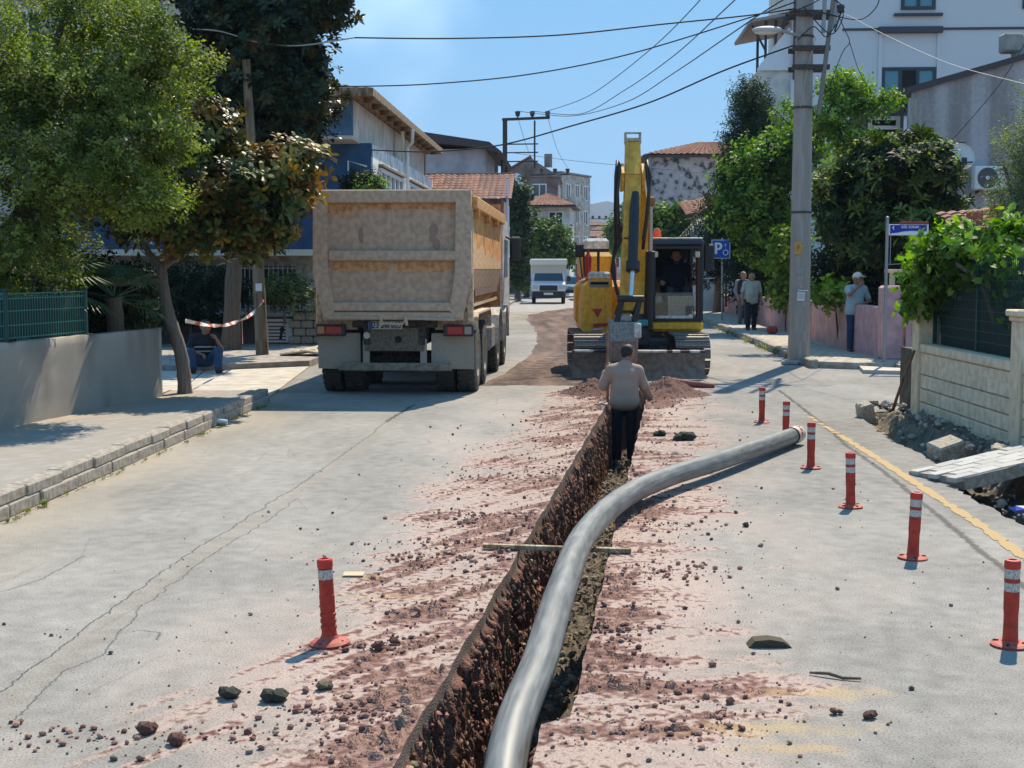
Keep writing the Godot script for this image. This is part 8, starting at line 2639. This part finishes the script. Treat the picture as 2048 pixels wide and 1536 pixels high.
	tag(obj("red_bag", box_mb(V(0.3, 0.22, 0.2), 0.06), mat("bag_red", lin(0.35, 0.06, 0.04), 0.8), null, V(7.25, 0.24, -37.6)), "small red bag on the right pavement by the walking man", "bag")

func V2(x: float, y: float) -> Vector2:
	return Vector2(x, y)

# surface of a set of tapered bones [from, to, radius, radius], joined by a smooth minimum and meshed with surface nets
func flesh(into: MB, bones: Array, cell: float, k := 0.03, xf := Transform3D()):
	var lo := Vector3.ONE * 1e9
	var hi := -lo
	for q in bones:
		for e in 2:
			var r: Vector3 = Vector3.ONE * (q[2 + e] + cell * 2.5)
			lo = lo.min(q[e] - r); hi = hi.max(q[e] + r)
	var n := Vector3i(((hi - lo) / cell).ceil()) + Vector3i.ONE
	var f := PackedFloat32Array()
	f.resize(n.x * n.y * n.z)
	f.fill(1.0)
	for q in bones:
		var a: Vector3 = q[0]
		var ab: Vector3 = q[1] - a
		var l2 := maxf(ab.length_squared(), 1e-9)
		var ra: float = q[2]
		var dr: float = q[3] - ra
		var pad := maxf(q[2], q[3]) + cell * 2.0 + k
		var b0 := Vector3i(((a.min(q[1]) - Vector3.ONE * pad - lo) / cell).floor()).clamp(Vector3i.ZERO, n - Vector3i.ONE)
		var b1 := Vector3i(((a.max(q[1]) + Vector3.ONE * pad - lo) / cell).ceil()).clamp(Vector3i.ZERO, n - Vector3i.ONE)
		for z in range(b0.z, b1.z + 1):
			for y in range(b0.y, b1.y + 1):
				var row := (z * n.y + y) * n.x
				for x in range(b0.x, b1.x + 1):
					var p := lo + Vector3(x, y, z) * cell - a
					var t := clampf(p.dot(ab) / l2, 0.0, 1.0)
					var d := (p - ab * t).length() - ra - dr * t
					var o := f[row + x]
					var h := maxf(k - absf(d - o), 0.0)
					f[row + x] = minf(d, o) - h * h * 0.25 / k
	var idx := PackedInt32Array()
	idx.resize(f.size())
	idx.fill(-1)
	var vs := PackedVector3Array()
	var sx := 1
	var sy := n.x
	var sz := n.x * n.y
	var off := [0, sx, sy, sx + sy, sz, sx + sz, sy + sz, sx + sy + sz]
	var edges := [[0, 1], [2, 3], [4, 5], [6, 7], [0, 2], [1, 3], [4, 6], [5, 7], [0, 4], [1, 5], [2, 6], [3, 7]]
	for z in n.z - 1:
		for y in n.y - 1:
			var row := z * sz + y * sy
			for x in n.x - 1:
				var c := row + x
				if absf(f[c]) > cell * 2.0: continue
				var m := 0
				for e in 8:
					if f[c + off[e]] < 0.0: m |= 1 << e
				if m == 0 or m == 255: continue
				var s := Vector3.ZERO
				var cnt := 0
				for e in edges:
					if ((m >> e[0]) & 1) != ((m >> e[1]) & 1):
						var fa := f[c + off[e[0]]]
						var fb := f[c + off[e[1]]]
						var t := fa / (fa - fb)
						var pa := Vector3(e[0] & 1, (e[0] >> 1) & 1, e[0] >> 2)
						var pb := Vector3(e[1] & 1, (e[1] >> 1) & 1, e[1] >> 2)
						s += pa.lerp(pb, t)
						cnt += 1
				idx[c] = vs.size()
				vs.append(lo + (Vector3(x, y, z) + s / cnt) * cell)
	var tris := PackedInt32Array()
	for z in range(1, n.z - 1):
		for y in range(1, n.y - 1):
			var row := z * sz + y * sy
			for x in range(1, n.x - 1):
				var c := row + x
				var v0 := f[c]
				if absf(v0) > cell * 2.0: continue
				for ax in 3:
					var s0: int = [sx, sy, sz][ax]
					var v1 := f[c + s0]
					if (v0 < 0.0) == (v1 < 0.0): continue
					var s1: int = [sy, sz, sx][ax]
					var s2: int = [sz, sx, sy][ax]
					var q := [idx[c - s1 - s2], idx[c - s2], idx[c], idx[c - s1]]
					if q[0] < 0 or q[1] < 0 or q[2] < 0 or q[3] < 0: continue
					if v0 < 0.0:
						tris.append_array(PackedInt32Array([q[0], q[2], q[1], q[0], q[3], q[2]]))
					else:
						tris.append_array(PackedInt32Array([q[0], q[1], q[2], q[0], q[2], q[3]]))
	var nn := PackedVector3Array()
	nn.resize(vs.size())
	for i in range(0, tris.size(), 3):
		var a := vs[tris[i]]
		var fn := (vs[tris[i + 2]] - a).cross(vs[tris[i + 1]] - a)
		for e in 3: nn[tris[i + e]] += fn
	for i in tris:
		into.put(xf * vs[i], (xf.basis * nn[i]).normalized())

func hand_bones(w: Vector3, dir: Vector3, palm: Vector3, curl: float, thumb: float) -> Array:   # thumb: +1 or -1, the side it leaves from
	dir = dir.normalized()
	palm = (palm - dir * palm.dot(dir)).normalized()
	var side := dir.cross(palm).normalized() * thumb
	var r := []
	for k in 4:
		var off := side * (0.030 - 0.020 * k)
		var base := w + dir * (0.085 - 0.004 * absf(k - 1.2)) + off
		r.append([w + dir * 0.015 + off * 0.6, base, 0.015, 0.0125])
		var l: float = [0.038, 0.043, 0.040, 0.031][k]
		var d1 := (dir * cos(curl) + palm * sin(curl)).normalized()
		var d2 := (dir * cos(curl * 2.1) + palm * sin(curl * 2.1)).normalized()
		var d3 := (dir * cos(curl * 2.9) + palm * sin(curl * 2.9)).normalized()
		r.append([base, base + d1 * l, 0.0105, 0.0095])
		r.append([base + d1 * l, base + d1 * l + d2 * l * 0.7, 0.0095, 0.0088])
		r.append([base + d1 * l + d2 * l * 0.7, base + d1 * l + d2 * l * 0.7 + d3 * l * 0.5, 0.0088, 0.0075])
	var tb := w + dir * 0.03 + side * 0.028
	var td := (dir * 0.75 + side * 0.75 + palm * (0.2 + curl * 0.5)).normalized()
	r.append([tb - side * 0.01, tb + td * 0.042, 0.0145, 0.011])
	r.append([tb + td * 0.042, tb + td * 0.042 + (td + dir * 0.6 + palm * curl * 0.6).normalized() * 0.032, 0.011, 0.0085])
	return r

func grown(bones: Array, by: float) -> Array:
	return bones.map(func(q): return [q[0], q[1], q[2] + by, q[3] + by])

# J holds the joints in the figure's own space, facing +z, feet near y = 0
func person(label: String, at: Vector3, turn: float, J: Dictionary, C: Dictionary, cell := 0.02) -> Node3D:
	var o := thing("person", label, "person", at, turn)
	var skin := mat("skin_%s" % C.skin, {"tan": lin(0.36, 0.19, 0.125), "dark": lin(0.27, 0.135, 0.085)}[C.skin], 0.6)
	skin.subsurf_scatter_enabled = true
	skin.subsurf_scatter_strength = 0.08
	var up: Vector3 = (J.neck - J.pelvis).normalized()
	var hips: Vector3 = (J.hipL - J.hipR).normalized()
	var fw := hips.cross(up).normalized()
	var chest: Vector3 = J.pelvis.lerp(J.neck, 0.66)
	var waist: Vector3 = J.pelvis.lerp(J.neck, 0.28)
	var bl: float = C.get("belly", 0.0)
	var torso := [[J.hipL, J.hipR, 0.105, 0.105], [J.pelvis, waist, 0.115, 0.11 + bl]]
	for s in [-1.0, 1.0]:
		torso.append([waist + hips * s * 0.055, chest + hips * s * 0.075, 0.10 + bl * 0.6, 0.108])
		torso.append([J.pelvis + hips * s * 0.05, waist + hips * s * 0.055, 0.11, 0.10 + bl * 0.6])
	torso.append([waist + fw * (0.02 + bl), chest + fw * 0.025, 0.095 + bl * 0.4, 0.10])
	torso.append([chest, J.neck - up * 0.05, 0.1, 0.07])
	torso.append([J.shL, J.shR, 0.058, 0.058])
	for s in ["L", "R"]:
		torso.append([J.neck - up * 0.015, J["sh" + s] + up * 0.0, 0.05, 0.052])
	torso.append([J.shL - up * 0.05, J.shR - up * 0.05, 0.066, 0.066])
	var legs := []
	var feet := []
	var sleeves := []
	var arms := []
	for s in ["L", "R"]:
		legs.append([J["hip" + s], J["kn" + s], 0.088, 0.062])
		legs.append([J["kn" + s], J["an" + s], 0.060, 0.044])
		var toe: Vector3 = J["to" + s]
		feet.append([J["an" + s] - Vector3(0, 0.035, 0), toe, 0.042, 0.034])
		feet.append([J["an" + s] - Vector3(0, 0.04, 0) - (toe - J["an" + s]).slide(Vector3.UP).normalized() * 0.04, J["an" + s] - Vector3(0, 0.03, 0), 0.038, 0.04])
		arms.append([J["sh" + s], J["el" + s], 0.052, 0.043])
		arms.append([J["el" + s], J["wr" + s], 0.043, 0.029])
		var lo: float = C.get("sleeve", 0.55)
		if lo <= 1.0:
			sleeves.append([J["sh" + s], J["sh" + s].lerp(J["el" + s], lo), 0.055, 0.052])
		else:
			sleeves.append([J["sh" + s], J["el" + s], 0.055, 0.048])
			sleeves.append([J["el" + s], J["el" + s].lerp(J["wr" + s], lo - 1.0), 0.047, 0.038])
	var look: Basis = J.get("look", Basis())
	var hc: Vector3 = J.head
	var b := MB.new()
	flesh(b, torso + legs + arms + [[J.neck - up * 0.04, hc - up * 0.06, 0.056, 0.054]], cell)
	flesh(b, feet, 0.012)
	for s in ["L", "R"]:
		var fore: Vector3 = (J["wr" + s] - J["el" + s]).normalized()
		var hd: Vector3 = J.get("hand" + s, fore)
		flesh(b, [[J["wr" + s] - fore * 0.04, J["wr" + s], 0.03, 0.026]] + hand_bones(J["wr" + s], hd, J.get("palm" + s, -fw if s == "L" else -fw), J.get("curl" + s, 0.55), J.get("thumb" + s, 1.0)), 0.0065, 0.008)
	var head := [[Vector3(0, 0.035, -0.012), Vector3(0, 0.045, 0.012), 0.089, 0.085], [Vector3(0, -0.02, 0.01), Vector3(0, -0.055, 0.03), 0.072, 0.058], [Vector3(-0.022, -0.088, 0.05), Vector3(0.022, -0.088, 0.05), 0.032, 0.032], [Vector3(0, -0.06, -0.03), Vector3(0, -0.11, -0.03), 0.058, 0.055], [Vector3(0, 0.012, 0.088), Vector3(0, -0.028, 0.108), 0.010, 0.017], [Vector3(-0.05, 0.022, 0.066), Vector3(0.05, 0.022, 0.066), 0.022, 0.022], [Vector3(-0.042, -0.028, 0.055), Vector3(-0.045, -0.03, 0.05), 0.03, 0.03], [Vector3(0.042, -0.028, 0.055), Vector3(0.045, -0.03, 0.05), 0.03, 0.03], [Vector3(-0.02, -0.058, 0.085), Vector3(0.02, -0.058, 0.085), 0.012, 0.012]]
	for s in [-1.0, 1.0]:
		head.append([Vector3(s * 0.088, 0.015, -0.012), Vector3(s * 0.085, -0.03, -0.005), 0.02, 0.014])
	var hx_ := Transform3D(look, hc)
	flesh(b, head, 0.0085, 0.022, hx_)
	obj("body", b, skin, o)
	for s in [-1.0, 1.0]:
		b = MB.new()
		b.ball(hx_ * Vector3(s * 0.033, 0.0, 0.079), Vector3(0.013, 0.008, 0.009), 8, 5, look)
		obj("eye", b, mat("eye_dark", lin(0.03, 0.02, 0.015), 0.3), o)
	b = MB.new()
	b.box(hx_ * Vector3(0, -0.058, 0.097), Vector3(0.044, 0.006, 0.006), 0.002, look)
	obj("mouth", b, mat("lip", lin(0.16, 0.05, 0.04), 0.6), o)
	# hair
	if C.has("hair"):
		b = MB.new()
		flesh(b, [[Vector3(0, 0.05, -0.028), Vector3(0, 0.062, -0.005), 0.09, 0.083], [Vector3(0, 0.0, -0.05), Vector3(0, -0.04, -0.048), 0.072, 0.05], [Vector3(-0.05, 0.02, -0.02), Vector3(0.05, 0.02, -0.02), 0.052, 0.052]], 0.011, 0.02, hx_)
		obj("hair", b, mat("hair_%s" % C.hair, {"black": lin(0.014, 0.011, 0.01), "grey": lin(0.2, 0.17, 0.14)}[C.hair], 0.7), o)
	if C.has("beard"):
		b = MB.new()
		flesh(b, [[Vector3(-0.02, -0.092, 0.052), Vector3(0.02, -0.092, 0.052), 0.036, 0.036], [Vector3(-0.055, -0.05, 0.025), Vector3(-0.03, -0.085, 0.04), 0.03, 0.034], [Vector3(0.055, -0.05, 0.025), Vector3(0.03, -0.085, 0.04), 0.03, 0.034]], 0.01, 0.02, hx_)
		obj("beard", b, mats["hair_black"], o)
	if C.has("cap"):
		b = MB.new()
		flesh(b, [[Vector3(0, 0.055, -0.02), Vector3(0, 0.065, 0.005), 0.098, 0.094]], 0.012, 0.02, hx_)
		b.box(hx_ * Vector3(0, 0.05, 0.125), Vector3(0.15, 0.012, 0.1), 0.005, look * Basis(Vector3.RIGHT, 0.25))
		obj("cap", b, mat("cap_cream", lin(0.66, 0.58, 0.48), 0.9), o)
	# clothes
	var shirt := MB.new()
	var loose: float = C.get("loose", 0.013)
	flesh(shirt, grown(torso.slice(1), loose) + sleeves.map(func(q): return [q[0], q[1], q[2] + loose, q[3] + loose * 1.25]) + [[J.pelvis - up * C.get("hem", 0.02) + hips * 0.085, J.pelvis - up * C.get("hem", 0.02) - hips * 0.085, 0.108 + loose, 0.108 + loose], [waist + hips * 0.07, J.pelvis + hips * 0.09, 0.10 + loose, 0.10 + loose], [waist - hips * 0.07, J.pelvis - hips * 0.09, 0.10 + loose, 0.10 + loose]], cell * 0.8, 0.035)
	var sc: StandardMaterial3D = mat("cloth_" + C.shirt_name, C.shirt, 0.92, 0.0, "grain", 2.0)
	var so := obj("shirt", shirt, sc, o)
	if C.has("collar"):
		b = MB.new()
		flesh(b, [[J.neck + hips * 0.03 - fw * 0.01 - up * 0.03, J.neck - hips * 0.03 - fw * 0.01 - up * 0.03, 0.068, 0.068]], 0.012, 0.01)
		obj("collar", b, sc, so)
	var tr := MB.new()
	var baggy := 0.014
	var lg := legs.map(func(q): return [q[0], q[1], q[2] + baggy, q[3] + baggy])
	for s in ["L", "R"]:
		lg.append([J["kn" + s], J["an" + s].lerp(J["kn" + s], 0.05), 0.07, 0.064])
	flesh(tr, lg + [[J.hipL, J.hipR, 0.114, 0.114], [J.pelvis, J.pelvis + up * 0.06, 0.118, 0.115]], cell * 0.8, 0.03)
	obj("trousers", tr, mat("cloth_" + C.trousers_name, C.trousers, 0.92, 0.0, "blotch", 2.5), o)
	for s in 2:
		b = MB.new()
		flesh(b, grown(feet.slice(s * 2, s * 2 + 2), 0.008), 0.012)
		obj("shoe", b, mat("shoe_black", lin(0.015, 0.014, 0.014), 0.5), o)
	return o

func standing() -> Dictionary:
	return {"pelvis": V(0, 0.95, 0), "neck": V(0, 1.44, -0.01), "head": V(0, 1.585, 0.015), "hipL": V(0.095, 0.90, 0), "hipR": V(-0.095, 0.90, 0), "knL": V(0.10, 0.49, 0.02), "knR": V(-0.10, 0.49, 0.02), "anL": V(0.11, 0.08, -0.02), "anR": V(-0.11, 0.08, -0.02), "toL": V(0.13, 0.035, 0.13), "toR": V(-0.13, 0.035, 0.13), "shL": V(0.185, 1.385, -0.01), "shR": V(-0.185, 1.385, -0.01), "elL": V(0.25, 1.10, -0.03), "elR": V(-0.25, 1.10, -0.03), "wrL": V(0.27, 0.86, 0.04), "wrR": V(-0.27, 0.86, 0.04)}

func build_people():
	# the worker in the trench, back to the camera
	var J := standing()
	J.merge({"pelvis": V(0, 0.95, -0.02), "neck": V(-0.01, 1.44, 0.06), "head": V(-0.05, 1.575, 0.12), "look": Basis(Vector3.UP, -0.75) * Basis(Vector3.RIGHT, 0.25), "shL": V(0.185, 1.35, 0.05), "shR": V(-0.19, 1.34, 0.05), "elL": V(0.30, 1.12, 0.08), "wrL": V(0.24, 1.34, 0.27), "handL": V(-0.1, 0.9, 0.3), "palmL": V(-0.7, 0, 0.7), "curlL": 0.85, "elR": V(-0.29, 1.11, 0.08), "wrR": V(-0.40, 0.91, 0.22), "handR": V(-0.4, -0.5, 0.6), "palmR": V(0.3, -0.5, -0.5), "curlR": 0.6}, true)
	person("worker in beige shirt and dark trousers standing waist deep in the trench, back turned", V(1.62, -0.87, -19.35), PI, J, {"skin": "dark", "hair": "black", "shirt": lin(0.50, 0.34, 0.26), "shirt_name": "beige", "loose": 0.02, "trousers": lin(0.012, 0.013, 0.022), "trousers_name": "navy_black", "sleeve": 1.75, "belly": 0.01, "collar": true, "hem": 0.06}, 0.016)
	# man leaning at the pink pillar
	J = standing()
	J.merge({"pelvis": V(0.0, 0.95, 0), "neck": V(0.03, 1.44, 0), "head": V(0.05, 1.59, 0.04), "look": Basis(Vector3.UP, 0.85) * Basis(Vector3.RIGHT, -0.08), "shL": V(0.21, 1.38, -0.02), "shR": V(-0.155, 1.385, 0.02), "elR": V(-0.21, 1.26, 0.26), "wrR": V(0.02, 1.45, 0.235), "handR": V(0.5, 0.55, 0.0), "palmR": V(0.3, 0.2, -0.9), "curlR": 0.5, "elL": V(0.34, 1.12, -0.03), "wrL": V(0.12, 1.04, 0.17), "handL": V(-1, -0.15, 0.25), "palmL": V(0, 0, -1), "curlL": 0.35, "hipL": V(0.09, 0.90, 0), "hipR": V(-0.09, 0.90, 0), "knL": V(0.085, 0.49, 0.03), "knR": V(-0.09, 0.49, 0.03), "anL": V(0.07, 0.08, -0.01), "anR": V(-0.08, 0.08, -0.01), "toL": V(0.12, 0.035, 0.13), "toR": V(-0.11, 0.035, 0.14)}, true)
	person("man in cream cap, pale blue shirt and jeans shading his face by the pink wall", V(7.5, 0.12, -29.6), 0.1, J, {"skin": "dark", "hair": "grey", "cap": true, "shirt": lin(0.44, 0.57, 0.60), "shirt_name": "pale_blue", "trousers": lin(0.025, 0.055, 0.115), "trousers_name": "jeans", "sleeve": 0.75, "hem": 0.07, "belly": 0.015})
	# man walking in a white shirt
	J = standing()
	J.merge({"elL": V(0.27, 1.11, -0.06), "wrL": V(0.3, 0.87, -0.02), "elR": V(-0.27, 1.11, 0.02), "wrR": V(-0.28, 0.88, 0.12), "knL": V(0.1, 0.49, 0.0), "anL": V(0.1, 0.08, -0.14), "toL": V(0.13, 0.04, 0.0), "knR": V(-0.1, 0.5, 0.1), "anR": V(-0.11, 0.08, 0.14), "toR": V(-0.13, 0.04, 0.29), "head": V(0.0, 1.58, 0.03), "look": Basis(Vector3.RIGHT, 0.15)}, true)
	person("man in white polo shirt and black trousers walking along the right pavement", V(7.08, 0.12, -40.0), -0.05, J, {"skin": "tan", "hair": "black", "shirt": lin(0.56, 0.57, 0.49), "shirt_name": "off_white", "trousers": lin(0.012, 0.012, 0.02), "trousers_name": "navy_black", "sleeve": 0.8, "hem": 0.08, "belly": 0.03, "collar": true}, 0.022)
	J = standing()
	J.merge({"look": Basis(Vector3.UP, 0.6), "elR": V(-0.27, 1.1, 0.03), "wrR": V(-0.22, 0.9, 0.18), "knR": V(-0.1, 0.5, 0.08), "anR": V(-0.11, 0.08, 0.12), "toR": V(-0.13, 0.04, 0.27)}, true)
	var mn := person("grey haired man in dark vest and grey trousers walking behind the white shirt", V(7.62, 0.12, -44.6), 0.0, J, {"skin": "tan", "hair": "grey", "shirt": lin(0.36, 0.31, 0.32), "shirt_name": "grey_mauve", "trousers": lin(0.14, 0.13, 0.145), "trousers_name": "grey", "sleeve": 1.7, "hem": 0.04}, 0.022)
	var b := MB.new()
	flesh(b, [[V(0.06, 1.05, 0.02), V(0.08, 1.33, 0.01), 0.135, 0.135], [V(-0.06, 1.05, 0.02), V(-0.08, 1.33, 0.01), 0.135, 0.135]], 0.02)
	obj("vest", b, mat("cloth_vest", lin(0.02, 0.022, 0.03), 0.9), mn)
	# sitting man on the left
	J = standing()
	J.merge({"pelvis": V(0, 0.20, 0), "hipL": V(0.1, 0.18, 0.03), "hipR": V(-0.1, 0.18, 0.03), "neck": V(0.02, 0.66, 0.09), "head": V(0.04, 0.80, 0.15), "look": Basis(Vector3.UP, 0.3) * Basis(Vector3.RIGHT, 0.1), "shL": V(0.2, 0.61, 0.08), "shR": V(-0.17, 0.61, 0.08), "knL": V(0.26, 0.38, 0.40), "knR": V(-0.24, 0.36, 0.38), "anL": V(0.24, 0.06, 0.52), "anR": V(-0.2, 0.06, 0.42), "toL": V(0.28, 0.03, 0.66), "toR": V(-0.24, 0.03, 0.56), "elL": V(0.31, 0.42, 0.24), "wrL": V(0.23, 0.58, 0.40), "handL": V(-0.4, 0.8, -0.2), "palmL": V(-1, 0, -0.5), "elR": V(-0.28, 0.38, 0.2), "wrR": V(-0.08, 0.33, 0.38), "palmR": V(0, -1, 0.2)}, true)
	var sm := person("man in dark striped shirt and jeans sitting on the low kerb in the shade", V(-5.72, 0.06, -25.0), 0.25, J, {"skin": "dark", "hair": "black", "shirt": lin(0.02, 0.02, 0.025), "shirt_name": "dark", "trousers": lin(0.03, 0.075, 0.16), "trousers_name": "jeans_light", "sleeve": 0.7})
	for y in [0.44, 0.36]:
		b = MB.new()
		flesh(b, [[V(0.07, y, 0.06 + (y - 0.2) * 0.2), V(-0.07, y, 0.06 + (y - 0.2) * 0.2), 0.135, 0.135]], 0.02)
		var sc := Transform3D(Basis.from_scale(Vector3(1, 0.12, 1)), V(0, y * 0.88, 0))
		for i in b.v.size(): b.v[i] = sc * b.v[i]
		obj("stripe", b, mat("stripe_grey", lin(0.4, 0.4, 0.4), 0.9), sm)
	# the digger's driver
	J = standing()
	J.merge({"pelvis": V(0, 0.12, 0), "hipL": V(0.1, 0.1, 0.03), "hipR": V(-0.1, 0.1, 0.03), "neck": V(0, 0.62, -0.02), "head": V(0, 0.765, 0.01), "shL": V(0.2, 0.565, -0.02), "shR": V(-0.2, 0.565, -0.02), "knL": V(0.16, 0.12, 0.42), "knR": V(-0.16, 0.12, 0.42), "anL": V(0.14, -0.30, 0.46), "anR": V(-0.14, -0.30, 0.46), "toL": V(0.15, -0.34, 0.6), "toR": V(-0.15, -0.34, 0.6), "elL": V(0.29, 0.32, 0.04), "wrL": V(0.30, 0.30, 0.26), "handL": V(0, -0.1, 1), "palmL": V(0, -1, 0), "curlL": 0.8, "elR": V(-0.29, 0.32, 0.04), "wrR": V(-0.30, 0.30, 0.26), "handR": V(0, -0.1, 1), "palmR": V(0, -1, 0), "curlR": 0.8}, true)
	person("bearded digger driver in dark blue jumper seated in the cab", V(3.16, 1.40, -26.08), -0.02, J, {"skin": "tan", "hair": "black", "beard": true, "shirt": lin(0.012, 0.015, 0.035), "shirt_name": "navy", "trousers": lin(0.03, 0.04, 0.065), "trousers_name": "slate", "sleeve": 1.85})
	# a far pedestrian by the double pole
	J = standing()
	J.merge({"knR": V(-0.1, 0.5, 0.08), "anR": V(-0.11, 0.08, 0.12), "toR": V(-0.13, 0.04, 0.27)}, true)
	person("distant pedestrian in pink top and grey trousers on the left pavement", V(0.32, 0.12, -86.0), 0.4, J, {"skin": "tan", "hair": "black", "shirt": lin(0.5, 0.34, 0.36), "shirt_name": "pink", "trousers": lin(0.38, 0.38, 0.37), "trousers_name": "pale", "sleeve": 0.6}, 0.03)
